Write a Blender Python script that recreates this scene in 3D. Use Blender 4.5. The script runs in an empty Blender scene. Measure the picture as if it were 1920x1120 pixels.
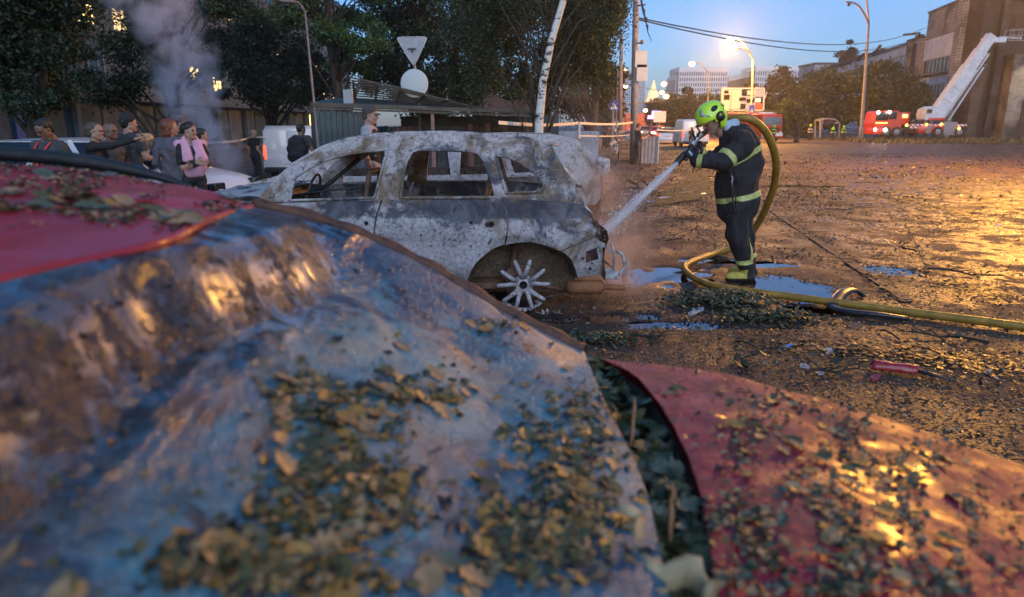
import bpy, bmesh, math, random
import numpy as np
from mathutils import Vector, Matrix, noise as mnoise
from mathutils.geometry import delaunay_2d_cdt

random.seed(7); rng = np.random.default_rng(11)
R = math.radians; PI = math.pi
scene = bpy.context.scene
COL = scene.collection

# ------------------------------------------------------------ camera
CAMZ = 1.55; PITCH = R(14.25); FPX = 1280.0
cam = bpy.data.objects.new('camera', bpy.data.cameras.new('camera'))
COL.objects.link(cam)
cam.location = (0, 0, CAMZ)
cam.rotation_euler = (R(90) - PITCH, 0, 0)
cam.data.sensor_width = 36; cam.data.lens = 24
cam.data.clip_start = 0.05; cam.data.clip_end = 2500
cam.data.dof.use_dof = True
cam.data.dof.focus_distance = 6.2
cam.data.dof.aperture_fstop = 2.8
scene.camera = cam

# ------------------------------------------------------------ sky, dusk light, exposure
world = bpy.data.worlds.new('World'); scene.world = world; world.use_nodes = True
wn = world.node_tree; wn.nodes.clear()
wo = wn.nodes.new('ShaderNodeOutputWorld'); wb = wn.nodes.new('ShaderNodeBackground')
sky = wn.nodes.new('ShaderNodeTexSky'); sky.sky_type = 'NISHITA'
SUN_EL, SUN_ROT = R(6.0), R(180)
sky.sun_disc = False; sky.sun_elevation = SUN_EL; sky.sun_rotation = SUN_ROT
sky.air_density = 1.0; sky.dust_density = 1.0; sky.ozone_density = 6.0
wtc = wn.nodes.new('ShaderNodeTexCoord'); wsp = wn.nodes.new('ShaderNodeSeparateXYZ'); wn.links.new(wtc.outputs['Generated'], wsp.inputs[0])
wr = wn.nodes.new('ShaderNodeValToRGB'); wn.links.new(wsp.outputs[2], wr.inputs[0])       # dusty lilac towards the horizon, all the way round
wr.color_ramp.elements[0].position = .0; wr.color_ramp.elements[0].color = (.62, .34, .26, 1); wr.color_ramp.elements[1].position = .5; wr.color_ramp.elements[1].color = (.06, .22, .26, 1)
wa = wn.nodes.new('ShaderNodeMix'); wa.data_type = 'RGBA'; wa.blend_type = 'ADD'; wa.inputs[0].default_value = 1.0
wn.links.new(sky.outputs[0], wa.inputs[6]); wn.links.new(wr.outputs[0], wa.inputs[7]); wn.links.new(wa.outputs[2], wb.inputs[0]); wn.links.new(wb.outputs[0], wo.inputs[0])
wb.inputs[1].default_value = 0.1
sun = bpy.data.objects.new('sun', bpy.data.lights.new('sun', 'SUN'))
COL.objects.link(sun)
sun.data.energy = 0.5; sun.data.angle = R(60); sun.data.color = (0.78, 0.86, 1.0)
sun.rotation_euler = (R(52), 0, R(12))
vs = scene.view_settings
vs.view_transform = 'Standard'; vs.look = 'None'; vs.gamma = 1.0; vs.use_curve_mapping = False
vs.exposure = 1.62
scene.render.engine = 'CYCLES'
cy = scene.cycles
cy.use_denoising = True
cy.max_bounces = 8; cy.diffuse_bounces = 3; cy.glossy_bounces = 4; cy.transmission_bounces = 6
cy.transparent_max_bounces = 16; cy.volume_bounces = 1
cy.sample_clamp_indirect = 6.0; cy.sample_clamp_direct = 0
cy.volume_step_rate = 1.0; cy.volume_max_steps = 96

# ------------------------------------------------------------ pixel -> world (measuring the photograph)
def ray(px, py):
    u = (px - 960) / FPX; v = (560 - py) / FPX
    c, s = math.cos(PITCH), math.sin(PITCH)
    return Vector((u, c + v * s, -s + v * c))
def P(px, py, Y):
    d = ray(px, py); t = Y / d.y
    return Vector((d.x * t, Y, CAMZ + d.z * t))
def G(px, py, z=0.0):
    d = ray(px, py); t = (z - CAMZ) / d.z
    return Vector((d.x * t, d.y * t, z))
def sstep(a, b, x):
    t = min(1, max(0, (x - a) / (b - a))); return t * t * (3 - 2 * t)
def lerp(a, b, t): return a + (b - a) * t
def fb(x, y, z=0.0, oct=4, s=1.0):
    v = 0; a = 1
    for i in range(oct):
        v += a * mnoise.noise(Vector((x * s, y * s, z * s))); s *= 2.03; a *= .5
    return v
def gz(x, y):            # lie of the land: falls away a little to the far left
    return -0.40 * sstep(9, 26, y) * sstep(2, -4, x)

# ------------------------------------------------------------ mesh builder
class MB:
    def __init__(s): s.v = []; s.f = []; s.m = []
    def add(s, vs, fs, mi=0):
        o = len(s.v); s.v += [tuple(p) for p in vs]
        for f in fs: s.f.append(tuple(i + o for i in f)); s.m.append(mi)
        return s
    def box(s, c, d, rot=None, mi=0, bev=0):
        x, y, z = d[0] / 2, d[1] / 2, d[2] / 2
        M = Matrix.Translation(Vector(c))
        if rot is not None:
            M = M @ (rot.to_4x4() if isinstance(rot, Matrix) else (Matrix.Rotation(rot[2], 4, 'Z') @ Matrix.Rotation(rot[1], 4, 'Y') @ Matrix.Rotation(rot[0], 4, 'X')))
        if bev <= 0:
            vs = [M @ Vector((a * x, b * y, e * z)) for a in (-1, 1) for b in (-1, 1) for e in (-1, 1)]
            return s.add(vs, [(0, 1, 3, 2), (4, 6, 7, 5), (0, 4, 5, 1), (2, 3, 7, 6), (0, 2, 6, 4), (1, 5, 7, 3)], mi)
        b = min(bev, x * .95, y * .95, z * .95)
        bm = bmesh.new(); bmesh.ops.create_cube(bm, size=1)
        for v in bm.verts: v.co = Vector((v.co.x * 2 * x, v.co.y * 2 * y, v.co.z * 2 * z))
        bmesh.ops.bevel(bm, geom=bm.edges[:], offset=b, segments=2, affect='EDGES', profile=.5)
        bm.verts.index_update()
        s.add([M @ v.co for v in bm.verts], [[v.index for v in f.verts] for f in bm.faces], mi); bm.free()
        return s
    def beam(s, a, b, w, h=None, mi=0, up=(0, 0, 1)):
        a = Vector(a); b = Vector(b); h = h or w; d = (b - a); L = d.length
        if L < 1e-6: return s
        d.normalize(); u = Vector(up)
        if abs(d.dot(u)) > .99: u = Vector((0, 1, 0))
        r = d.cross(u).normalized(); u = r.cross(d)
        vs = [q + r * (i * w / 2) + u * (j * h / 2) for q in (a, b) for i, j in ((-1, -1), (1, -1), (1, 1), (-1, 1))]
        return s.add(vs, [(0, 1, 2, 3), (4, 7, 6, 5), (0, 4, 5, 1), (1, 5, 6, 2), (2, 6, 7, 3), (3, 7, 4, 0)], mi)
    def tube(s, pts, r, n=10, mi=0, cap=True, flat=1.0):
        pts = [Vector(p) for p in pts]; N = len(pts)
        rs = r if isinstance(r, (list, tuple)) else [r] * N
        t0 = (pts[1] - pts[0]).normalized()
        u = Vector((0, 0, 1)) if abs(t0.z) < .9 else Vector((1, 0, 0))
        u = (u - t0 * u.dot(t0)).normalized(); vs = []
        for i, p in enumerate(pts):
            t = (pts[min(i + 1, N - 1)] - pts[max(i - 1, 0)])
            if t.length > 1e-9: t.normalize()
            else: t = t0
            u = (u - t * u.dot(t)).normalized(); w = t.cross(u)
            for k in range(n):
                a = 2 * PI * k / n
                vs.append(p + (u * math.cos(a) * flat + w * math.sin(a)) * rs[i])
        fs = [(i * n + k, i * n + (k + 1) % n, (i + 1) * n + (k + 1) % n, (i + 1) * n + k) for i in range(N - 1) for k in range(n)]
        if cap: fs += [tuple(range(n))[::-1], tuple(range((N - 1) * n, N * n))]
        return s.add(vs, fs, mi)
    def cyl(s, a, b, r0, r1=None, n=16, mi=0, cap=True):
        return s.tube([a, b], [r0, r0 if r1 is None else r1], n, mi, cap)
    def lathe(s, prof, c=(0, 0, 0), axis='Z', n=20, mi=0):
        M = {'Z': Matrix.Identity(4), 'Y': Matrix.Rotation(R(-90), 4, 'X'), 'X': Matrix.Rotation(R(90), 4, 'Y')}[axis] if isinstance(axis, str) else axis
        M = Matrix.Translation(Vector(c)) @ M; vs = []
        for r, z in prof:
            for k in range(n): vs.append(M @ Vector((r * math.cos(2 * PI * k / n), r * math.sin(2 * PI * k / n), z)))
        fs = [(i * n + k, i * n + (k + 1) % n, (i + 1) * n + (k + 1) % n, (i + 1) * n + k) for i in range(len(prof) - 1) for k in range(n)]
        return s.add(vs, fs, mi)
    def prism(s, poly, fn, mi=0):
        """poly: 2-D outline; fn(u, v, side) -> point, side 0/1"""
        n = len(poly); vs = [fn(u, v, 0) for u, v in poly] + [fn(u, v, 1) for u, v in poly]
        return s.add(vs, [tuple(range(n))[::-1], tuple(range(n, 2 * n))] + [(i, (i + 1) % n, n + (i + 1) % n, n + i) for i in range(n)], mi)
    def grid(s, nu, nv, fn, mi=0):
        vs = [fn(i / nu, j / nv) for j in range(nv + 1) for i in range(nu + 1)]; w = nu + 1
        return s.add(vs, [(j * w + i, j * w + i + 1, (j + 1) * w + i + 1, (j + 1) * w + i) for j in range(nv) for i in range(nu)], mi)
    def mesh(s, name, mats, smooth=False):
        me = bpy.data.meshes.new(name); me.from_pydata(s.v, [], s.f)
        for m in (mats if isinstance(mats, (list, tuple)) else [mats]): me.materials.append(m)
        if any(s.m): me.polygons.foreach_set('material_index', s.m)
        if smooth:
            me.polygons.foreach_set('use_smooth', [True] * len(me.polygons))
            if smooth != True: me.set_sharp_from_angle(angle=R(smooth))
        me.update(); return me
    def build(s, name, mats, parent=None, smooth=False):
        return link(name, s.mesh(name, mats, smooth), parent)

def link(name, me, parent=None):
    o = bpy.data.objects.new(name, me); COL.objects.link(o)
    if parent is not None: o.parent = parent
    return o
def np_mesh(name, V, F, mats, fm=None, smooth=True):
    V = np.asarray(V, np.float32); F = np.asarray(F, np.int32)
    me = bpy.data.meshes.new(name); k = F.shape[1]
    me.vertices.add(len(V)); me.vertices.foreach_set('co', V.ravel())
    me.loops.add(F.size); me.loops.foreach_set('vertex_index', F.ravel())
    me.polygons.add(len(F)); me.polygons.foreach_set('loop_start', np.arange(0, F.size, k, dtype=np.int32))
    me.polygons.foreach_set('loop_total', np.full(len(F), k, np.int32))
    for m in (mats if isinstance(mats, (list, tuple)) else [mats]): me.materials.append(m)
    if fm is not None: me.polygons.foreach_set('material_index', np.asarray(fm, np.int32))
    me.polygons.foreach_set('use_smooth', np.full(len(F), bool(smooth)))
    me.update(calc_edges=True); me.validate(); return me
def thing(name, label, cat, loc=(0, 0, 0), rz=0, group=None):
    o = bpy.data.objects.new(name, None); COL.objects.link(o)
    o.location = loc; o.rotation_euler = (0, 0, rz); o.empty_display_size = .1
    return tag(o, label, cat, group)
def tag(o, label, cat, group=None):
    o['label'] = label; o['category'] = cat
    if group: o['group'] = group
    return o
def struct(o): o['kind'] = 'structure'; return o
def stuff(o, label=None, cat=None):
    o['kind'] = 'stuff'
    if label: o['label'] = label
    if cat: o['category'] = cat
    return o
def dup(root, loc, rz=0, label=None, scale=None):
    r = root.copy(); COL.objects.link(r); r.location = loc; r.rotation_euler = (0, 0, rz)
    if scale: r.scale = (scale,) * 3 if not isinstance(scale, tuple) else scale
    if label: r['label'] = label
    for ch in list(root.children):
        c = ch.copy(); COL.objects.link(c); c.parent = r
        for g in ch.children:
            d = g.copy(); COL.objects.link(d); d.parent = c
    return r

# ------------------------------------------------------------ materials
def mat(name, col=(.5, .5, .5), rough=.6, metal=0, emit=None, es=1, spec=.5, alpha=1):
    m = bpy.data.materials.new(name); m.use_nodes = True
    b = m.node_tree.nodes['Principled BSDF']
    b.inputs['Base Color'].default_value = (*col, 1); b.inputs['Roughness'].default_value = rough
    b.inputs['Metallic'].default_value = metal; b.inputs['Specular IOR Level'].default_value = spec
    if emit: b.inputs['Emission Color'].default_value = (*emit, 1); b.inputs['Emission Strength'].default_value = es
    if alpha < 1: b.inputs['Alpha'].default_value = alpha
    return m
class NT:
    """tiny node helper"""
    def __init__(s, m):
        s.m = m; s.t = m.node_tree; s.n = s.t.nodes; s.b = s.n.get('Principled BSDF'); s.tc = s.n.new('ShaderNodeTexCoord')
        s.obj = s.tc.outputs['Object']
    def put(s, sock, val):
        if hasattr(val, 'is_linked') or hasattr(val, 'links'): s.t.links.new(val, sock)
        else: sock.default_value = val
    def noise(s, scale, detail=5, rough=.6, vec=None, dist=0, out='Fac'):
        n = s.n.new('ShaderNodeTexNoise'); n.inputs['Scale'].default_value = scale; n.inputs['Detail'].default_value = detail
        n.inputs['Roughness'].default_value = rough; n.inputs['Distortion'].default_value = dist
        s.t.links.new(vec if vec is not None else s.obj, n.inputs['Vector']); return n.outputs[out]
    def voro(s, scale, vec=None, feat='F1', out='Distance', rnd=1):
        n = s.n.new('ShaderNodeTexVoronoi'); n.feature = feat; n.inputs['Scale'].default_value = scale; n.inputs['Randomness'].default_value = rnd
        s.t.links.new(vec if vec is not None else s.obj, n.inputs['Vector']); return n.outputs[out]
    def map(s, scale=(1, 1, 1), rot=(0, 0, 0), loc=(0, 0, 0)):
        n = s.n.new('ShaderNodeMapping'); n.inputs['Scale'].default_value = scale; n.inputs['Rotation'].default_value = rot; n.inputs['Location'].default_value = loc
        s.t.links.new(s.obj, n.inputs['Vector']); return n.outputs[0]
    def ramp(s, fac, stops, interp='LINEAR'):
        n = s.n.new('ShaderNodeValToRGB'); cr = n.color_ramp; cr.interpolation = interp
        while len(cr.elements) < len(stops): cr.elements.new(.5)
        for e, (p, c) in zip(cr.elements, stops):
            e.position = p; e.color = (c, c, c, 1) if isinstance(c, (int, float)) else (*c, 1)
        s.t.links.new(fac, n.inputs[0]); return n.outputs[0]
    def mix(s, fac, a, b, typ='MIX'):
        n = s.n.new('ShaderNodeMix'); n.data_type = 'RGBA'; n.blend_type = typ
        s.put(n.inputs[0], fac)
        for k, val in ((6, a), (7, b)):
            if isinstance(val, tuple): n.inputs[k].default_value = (*val, 1)[:4]
            else: s.put(n.inputs[k], val)
        return n.outputs[2]
    def math(s, op, a, b=0.0, clamp=False):
        n = s.n.new('ShaderNodeMath'); n.operation = op; n.use_clamp = clamp
        s.put(n.inputs[0], a); s.put(n.inputs[1], b); return n.outputs[0]
    def sep(s, vec=None):
        n = s.n.new('ShaderNodeSeparateXYZ'); s.t.links.new(vec if vec is not None else s.obj, n.inputs[0]); return n.outputs
    def bump(s, h, strength=.3, dist=.01, nrm=None):
        n = s.n.new('ShaderNodeBump'); n.inputs['Strength'].default_value = strength; n.inputs['Distance'].default_value = dist
        s.t.links.new(h, n.inputs['Height'])
        if nrm is not None: s.t.links.new(nrm, n.inputs['Normal'])
        s.t.links.new(n.outputs[0], s.b.inputs['Normal']); return n.outputs[0]
    def col(s, v): s.t.links.new(v, s.b.inputs['Base Color'])
    def rough(s, v): s.put(s.b.inputs['Roughness'], v)
def noisy(name, c1, c2, scale=8, rough=(.5, .8), bump=.2, bd=.005, detail=6, metal=0, stretch=None, spec=.5):
    m = mat(name, c1, rough[0], metal, spec=spec); t = NT(m)
    vec = t.map(stretch) if stretch else None
    f = t.noise(scale, detail, .65, vec); t.col(t.ramp(f, [(.35, c1), (.65, c2)]))
    f2 = t.noise(scale * 2.7, detail, .6, vec); t.rough(t.ramp(f2, [(.3, rough[0]), (.7, rough[1])]))
    if bump: t.bump(t.noise(scale * 4, detail, .7, vec), bump, bd)
    return m

# ------------------------------------------------------------ smooth bodies: round cones blended in a distance field, skinned to one mesh
def surfnet(f, org, h):
    s = f < 0; nx, ny, nz = f.shape
    c = np.zeros((nx - 1, ny - 1, nz - 1), np.int8)
    for a in (0, 1):
        for b in (0, 1):
            for d in (0, 1): c += s[a:nx - 1 + a, b:ny - 1 + b, d:nz - 1 + d]
    act = (c > 0) & (c < 8); I = np.argwhere(act); idx = np.full(c.shape, -1, np.int64); idx[act] = np.arange(len(I))
    acc = np.zeros((len(I), 3)); cnt = np.zeros(len(I))
    cor = [(a, b, d) for a in (0, 1) for b in (0, 1) for d in (0, 1)]
    val = {k: f[I[:, 0] + k[0], I[:, 1] + k[1], I[:, 2] + k[2]] for k in cor}
    for k in cor:
        for ax in range(3):
            if k[ax]: continue
            k2 = list(k); k2[ax] = 1; k2 = tuple(k2); fa, fb_ = val[k], val[k2]; m = (fa < 0) != (fb_ < 0)
            t = np.where(m, fa / np.where(m, fa - fb_, 1), 0)
            p = np.tile(np.array(k, float), (len(I), 1)); p[:, ax] += t
            acc[m] += p[m]; cnt += m
    V = np.asarray(org) + h * (I + acc / cnt[:, None]); Q = []
    for ax in range(3):
        sl0 = [slice(None)] * 3; sl1 = [slice(None)] * 3; sl0[ax] = slice(0, -1); sl1[ax] = slice(1, None)
        a, b = s[tuple(sl0)], s[tuple(sl1)]; E = np.argwhere(a != b)
        o1, o2 = [(1, 2), (2, 0), (0, 1)][ax]
        E = E[(E[:, o1] > 0) & (E[:, o2] > 0) & (E[:, o1] < f.shape[o1] - 1) & (E[:, o2] < f.shape[o2] - 1)]
        ins = a[E[:, 0], E[:, 1], E[:, 2]]
        def cell(d1, d2):
            X = E.copy(); X[:, o1] += d1; X[:, o2] += d2; return idx[X[:, 0], X[:, 1], X[:, 2]]
        q = np.stack([cell(-1, -1), cell(0, -1), cell(0, 0), cell(-1, 0)], 1)
        q[~ins] = q[~ins][:, ::-1]; Q.append(q)
    return V, np.concatenate(Q), I
def blob(prims, h, pad=.03, k=.03):
    """prims: (kind, a, b, ra, rb, mat, k, flatvec, flat); returns V, F, face materials"""
    lo = np.full(3, 1e9); hi = -lo
    for p in prims:
        if p.get('cut'): continue
        for q in (p['a'], p['b']):
            r = max(p['ra'], p['rb']) * max(1, p.get('flat', 1))
            lo = np.minimum(lo, np.array(q) - r); hi = np.maximum(hi, np.array(q) + r)
    lo -= pad; hi += pad; n = np.ceil((hi - lo) / h).astype(int) + 1
    f = np.full(n, .5, np.float32); best = np.full(n, 9., np.float32); mt = np.zeros(n, np.int16)
    ax = [(lo[i] + h * np.arange(n[i])).astype(np.float32) for i in range(3)]
    for p in prims:
        a = np.array(p['a'], np.float32); b = np.array(p['b'], np.float32); kk = p.get('k', k)
        r = max(p['ra'], p['rb']) * max(1, p.get('flat', 1)) + kk * 2 + .04
        bl = np.minimum(a, b) - r; bh = np.maximum(a, b) + r
        i0 = np.maximum(0, ((bl - lo) / h).astype(int)); i1 = np.minimum(n, ((bh - lo) / h).astype(int) + 2)
        if (i1 <= i0).any(): continue
        sl = tuple(slice(i0[j], i1[j]) for j in range(3))
        X, Y, Z = np.meshgrid(ax[0][sl[0]], ax[1][sl[1]], ax[2][sl[2]], indexing='ij')
        ba = b - a; L2 = float(ba @ ba) or 1e-9
        dx, dy, dz = X - a[0], Y - a[1], Z - a[2]
        t = np.clip((dx * ba[0] + dy * ba[1] + dz * ba[2]) / L2, 0, 1)
        dx -= t * ba[0]; dy -= t * ba[1]; dz -= t * ba[2]
        if 'fv' in p:
            fv = np.array(p['fv'], np.float32); fv /= np.linalg.norm(fv); g = (1 / p['flat'] - 1)
            dn = dx * fv[0] + dy * fv[1] + dz * fv[2]
            dx += dn * g * fv[0]; dy += dn * g * fv[1]; dz += dn * g * fv[2]
        d = np.sqrt(dx * dx + dy * dy + dz * dz) - (p['ra'] + (p['rb'] - p['ra']) * t)
        F0 = f[sl]
        if p.get('cut'):
            hh = np.clip(.5 + .5 * (F0 + d) / kk, 0, 1) ; f[sl] = -( (-F0) * hh + d * (1 - hh) - kk * hh * (1 - hh)); f[sl] = np.maximum(F0, -d) if kk < .002 else np.maximum(f[sl], F0)
            continue
        hh = np.clip(.5 + .5 * (d - F0) / kk, 0, 1)
        f[sl] = d * (1 - hh) + F0 * hh - kk * hh * (1 - hh)
        m = d < best[sl]; bb = best[sl]; bb[m] = d[m]; best[sl] = bb; mm = mt[sl]; mm[m] = p.get('m', 0); mt[sl] = mm
    V, Q, I = surfnet(f, lo, h)
    fm = mt[I[Q[:, 0], 0], I[Q[:, 0], 1], I[Q[:, 0], 2]]
    return V, Q, fm
def C(a, b, ra, rb=None, m=0, **kw):
    return dict(a=tuple(a), b=tuple(b), ra=ra, rb=ra if rb is None else rb, m=m, **kw)

# ------------------------------------------------------------ sheet metal from an outline with openings
def inside(p, poly):
    x, y = p; c = False; n = len(poly); j = n - 1
    for i in range(n):
        xi, yi = poly[i]; xj, yj = poly[j]
        if (yi > y) != (yj > y) and x < (xj - xi) * (y - yi) / (yj - yi) + xi: c = not c
        j = i
    return c
def resample(poly, step, closed=True):
    out = []; n = len(poly)
    for i in range(n if closed else n - 1):
        a = Vector(poly[i]); b = Vector(poly[(i + 1) % n]); k = max(1, int((b - a).length / step))
        for j in range(k): out.append(tuple(a.lerp(b, j / k)))
    if not closed: out.append(tuple(poly[-1]))
    return out
def smooth_poly(pts, it=1, closed=True):
    for _ in range(it):
        q = []; n = len(pts)
        for i in range(n if closed else n - 1):
            a, b = Vector(pts[i]), Vector(pts[(i + 1) % n]); q += [tuple(a.lerp(b, .25)), tuple(a.lerp(b, .75))]
        if not closed: q = [tuple(pts[0])] + q[1:-1] + [tuple(pts[-1])]
        pts = q
    return pts
def sheet(outline, holes, fn, step=.04, thick=.012):
    """fn(u, v) -> (point, inward normal); double-skinned sheet"""
    loops = [resample(outline, step)] + [resample(hh, step) for hh in holes]
    vs = []; es = []
    for L in loops:
        o = len(vs); vs += [Vector(p) for p in L]; es += [(o + i, o + (i + 1) % len(L)) for i in range(len(L))]
    xs = [p[0] for p in loops[0]]; ys = [p[1] for p in loops[0]]
    x = min(xs) + step / 2
    while x < max(xs):
        y = min(ys) + step / 2
        while y < max(ys):
            p = (x + random.uniform(-.2, .2) * step, y + random.uniform(-.2, .2) * step)
            if inside(p, outline) and not any(inside(p, hh) for hh in holes): vs.append(Vector(p))
            y += step
        x += step
    ov, oe, of, *_ = delaunay_2d_cdt(vs, es, [], 0, 1e-5)
    fs = []
    for f in of:
        c = sum((ov[i] for i in f), Vector((0, 0))) / len(f)
        if inside(c, outline) and not any(inside(c, hh) for hh in holes): fs.append(tuple(f))
    A = []; B = []
    for p in ov:
        q, nn = fn(p.x, p.y); A.append(q); B.append(q + nn * thick)
    n = len(ov); cnt = {}
    for f in fs:
        for i in range(len(f)):
            e = (f[i], f[(i + 1) % len(f)]); cnt[e] = 1
    F = list(fs) + [tuple(i + n for i in f[::-1]) for f in fs]
    for (a, b) in cnt:
        if (b, a) not in cnt: F.append((b, a, a + n, b + n))
    return A + B, F
# ============================================================ SURFACE MATERIALS
def M_ground():
    m = mat('wet dirty asphalt', (.05, .035, .025), .6); t = NT(m)
    big = t.noise(.35, 4, .6); mid = t.noise(2.2, 6, .65); fine = t.noise(28, 6, .7); grit = t.voro(60)
    c = t.mix(t.ramp(t.math('ADD', t.math('MULTIPLY', mid, .7), t.math('MULTIPLY', t.noise(7, 7, .75), .3)), [(.44, 0), (.54, 1)]), (.011, .008, .009), (.078, .041, .026))
    c = t.mix(t.ramp(fine, [(.45, 0), (.62, 1)]), c, (.12, .07, .044))
    c = t.mix(t.ramp(big, [(.42, 0), (.6, .55)]), c, (.026, .018, .018))
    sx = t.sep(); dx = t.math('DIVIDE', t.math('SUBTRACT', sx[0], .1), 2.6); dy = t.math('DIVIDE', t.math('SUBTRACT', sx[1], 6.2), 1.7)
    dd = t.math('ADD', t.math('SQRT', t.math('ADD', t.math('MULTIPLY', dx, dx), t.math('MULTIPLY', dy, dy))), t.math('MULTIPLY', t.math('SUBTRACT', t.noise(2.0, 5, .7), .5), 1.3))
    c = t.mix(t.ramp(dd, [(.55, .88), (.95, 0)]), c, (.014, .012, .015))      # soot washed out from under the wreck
    t.col(c)
    r = t.ramp(t.noise(1.1, 5, .6), [(.36, .42), (.5, .62), (.66, .85)]); r2 = t.ramp(fine, [(.3, 0.0), (.7, .18)])
    wx_ = t.ramp(t.math('ADD', t.math('SUBTRACT', t.math('MULTIPLY', sx[0], .10), t.math('MULTIPLY', t.math('MAXIMUM', t.math('SUBTRACT', sx[1], 10.0), 0.0), .05)), t.math('MULTIPLY', t.math('SUBTRACT', t.noise(.8, 6, .7), .5), .8)), [(.26, 0), (.56, 1)])   # wetter towards the right
    t.rough(t.mix(wx_, t.math('ADD', r, r2, True), t.ramp(t.noise(1.7, 7, .7), [(.43, .24), (.50, .45), (.54, .85)])))
    h = t.math('ADD', t.math('MULTIPLY', fine, .6), t.math('MULTIPLY', mid, 1.2)); h = t.math('ADD', h, t.math('MULTIPLY', grit, .35))
    t.bump(h, .8, .022); return m
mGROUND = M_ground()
mGRASS = noisy('trampled dry grass soil', (.045, .045, .015), (.13, .085, .03), 3, (.8, .95), .8, .03)
mWATER = mat('puddle water', (.006, .006, .007), .03, spec=.8); NT(mWATER).bump(NT(mWATER).noise(6, 3, .5), .04, .01)

# puddles: real hollows in the sheet, each with its own water surface
PUD = []
def pud(px, py, rx, ry, rot=0, lab=None): 
    g = G(px, py, -.012); PUD.append((g.x, g.y, rx, ry, rot, lab))
pud(1215, 518, .85, .46, .1, 'pink orange reflecting puddle between the burnt car and the firefighter')
pud(1480, 545, .50, .72, .25, 'blue sky reflecting puddle right of the boots, crossed by the hose')
pud(1430, 497, .42, .2, 0, 'small blue puddle just behind the boots')
pud(1345, 490, .55, .16, 0, 'bright narrow puddle left of the boots inside the hose loop')
pud(1655, 507, .42, .3, -.4, 'isolated blue puddle far right of the boots')
pud(1530, 583, .55, .17, -.25, 'elongated puddle just below the hose beside the black rubber strip')
pud(1262, 610, .45, .12, .1, 'thin dark puddle near the exhaust with bluish sheen')
pud(1480, 612, .22, .10, .1, 'little bluish puddle under the long hose')
pud(1480, 350, 1.6, .35, 0, 'shallow lilac film of water on the square behind the firefighter')
pud(1120, 600, .5, .12, .1, 'sooty puddle in front of the melted rear wheel')
def gheight(x, y):
    h = gz(x, y)
    d = math.hypot(x, y - 5)
    a = .022 * sstep(60, 15, d)
    if a > 0: h += a * (mnoise.noise(Vector((x * 1.3, y * 1.3, 3))) + .5 * mnoise.noise(Vector((x * 4, y * 4, 9)))) * .8
    for (cx, cy_, rx, ry, rot, lab) in PUD:
        dx, dy = x - cx, y - cy_
        if abs(dx) > 2.5 or abs(dy) > 2.5: continue
        c, s = math.cos(rot), math.sin(rot); u = (dx * c + dy * s) / rx; v = (-dx * s + dy * c) / ry
        q = math.hypot(u, v) * 1.18 + .75 * mnoise.noise(Vector((x * 5.5, y * 8, cx)))
        if q < 1.25: h = lerp(-.035, h, sstep(.75, 1.25, q))
    return h
def axis_lines(dense, far):
    return dense[0], far
xs = [-1200, -700, -400, -250, -160, -110, -80, -60, -45, -35, -28, -22, -17, -13, -10, -8, -6.5, -5.2, -4.2, -3.4, -2.8, -2.3]
x = -2.0
while x < 9.0: xs.append(x); x += .07
xs += [9.3, 9.8, 10.5, 11.5, 13, 15, 18, 22, 27, 33, 40, 50, 65, 90, 130, 200, 320, 500, 800, 1200]
ys = [-60, -25, -10, -5, -2, 0, 1, 2, 2.6, 3.1, 3.5, 3.8]
y = 4.0
while y < 12.0: ys.append(y); y += .07
y = 12.1
while y < 20: ys.append(y); y += .25
ys += [20, 21, 22, 24, 26, 29, 32, 36, 41, 47, 55, 65, 80, 100, 130, 180, 260, 400, 700, 1200, 2000]
nx_, ny_ = len(xs), len(ys)
mb = MB(); mb.v = [(X, Y, gheight(X, Y)) for Y in ys for X in xs]
mb.f = [(j * nx_ + i, j * nx_ + i + 1, (j + 1) * nx_ + i + 1, (j + 1) * nx_ + i) for j in range(ny_ - 1) for i in range(nx_ - 1)]
mb.m = [0] * len(mb.f)
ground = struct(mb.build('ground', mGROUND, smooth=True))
for (cx, cy_, rx, ry, rot, lab) in PUD:
    mb = MB(); k = 28; c, s = math.cos(rot), math.sin(rot)
    mb.add([(1.35 * (rx * math.cos(a) * c - ry * math.sin(a) * s), 1.35 * (rx * math.cos(a) * s + ry * math.sin(a) * c), 0) for a in (2 * PI * i / k for i in range(k))], [tuple(range(k))])
    p = mb.build('puddle', mWATER); p.location = (cx, cy_, -.013); struct(p); p['label'] = lab

# grassy verges in the distance
def verge(name, pts, m, z=.02):
    mb = MB(); poly = pts if len(pts) > 20 else smooth_poly(pts, 2); n = len(poly); mb.add([(a, b, gz(a, b) + z) for a, b in poly], [tuple(range(n))]); return struct(mb.build(name, m))
vp = [(-1.5, 12.2), (0.5, 12.6), (1.6, 12.3), (3.0, 13.6), (4.6, 15), (5.6, 20), (9, 32), (12.5, 60), (0, 60), (-3, 25)]
vp = [(a + .5 * mnoise.noise(Vector((a * 3, b * 3, 1))), b + .5 * mnoise.noise(Vector((a * 3, b * 3, 7)))) for a, b in resample(smooth_poly(vp, 2), .5)]
verge('grass_verge', vp, mGRASS)
verge('grass_strip', [(30, 62), (60, 55), (110, 70), (110, 78), (60, 72), (34, 70)], mGRASS, .03)

# a raised kerb line running away behind the firefighter's hose
mCONC = noisy('dirty kerb concrete', (.05, .036, .028), (.13, .09, .065), 9, (.6, .9), .5, .01)
kr = thing('kerb', 'low worn concrete kerb line crossing the square right of the firefighter', 'kerb', (0, 0, 0))
a, b = G(1445, 395), G(1700, 565)
n = 7
for i in range(n):
    p, q = a.lerp(b, i / n), a.lerp(b, (i + .97) / n); j = random.uniform(-.01, .01)
    mb = MB(); mb.beam((p.x, p.y + j, -.012), (q.x, q.y + j, -.008), .11, .05); mb.build('kerb_stone', mCONC, kr)
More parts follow.
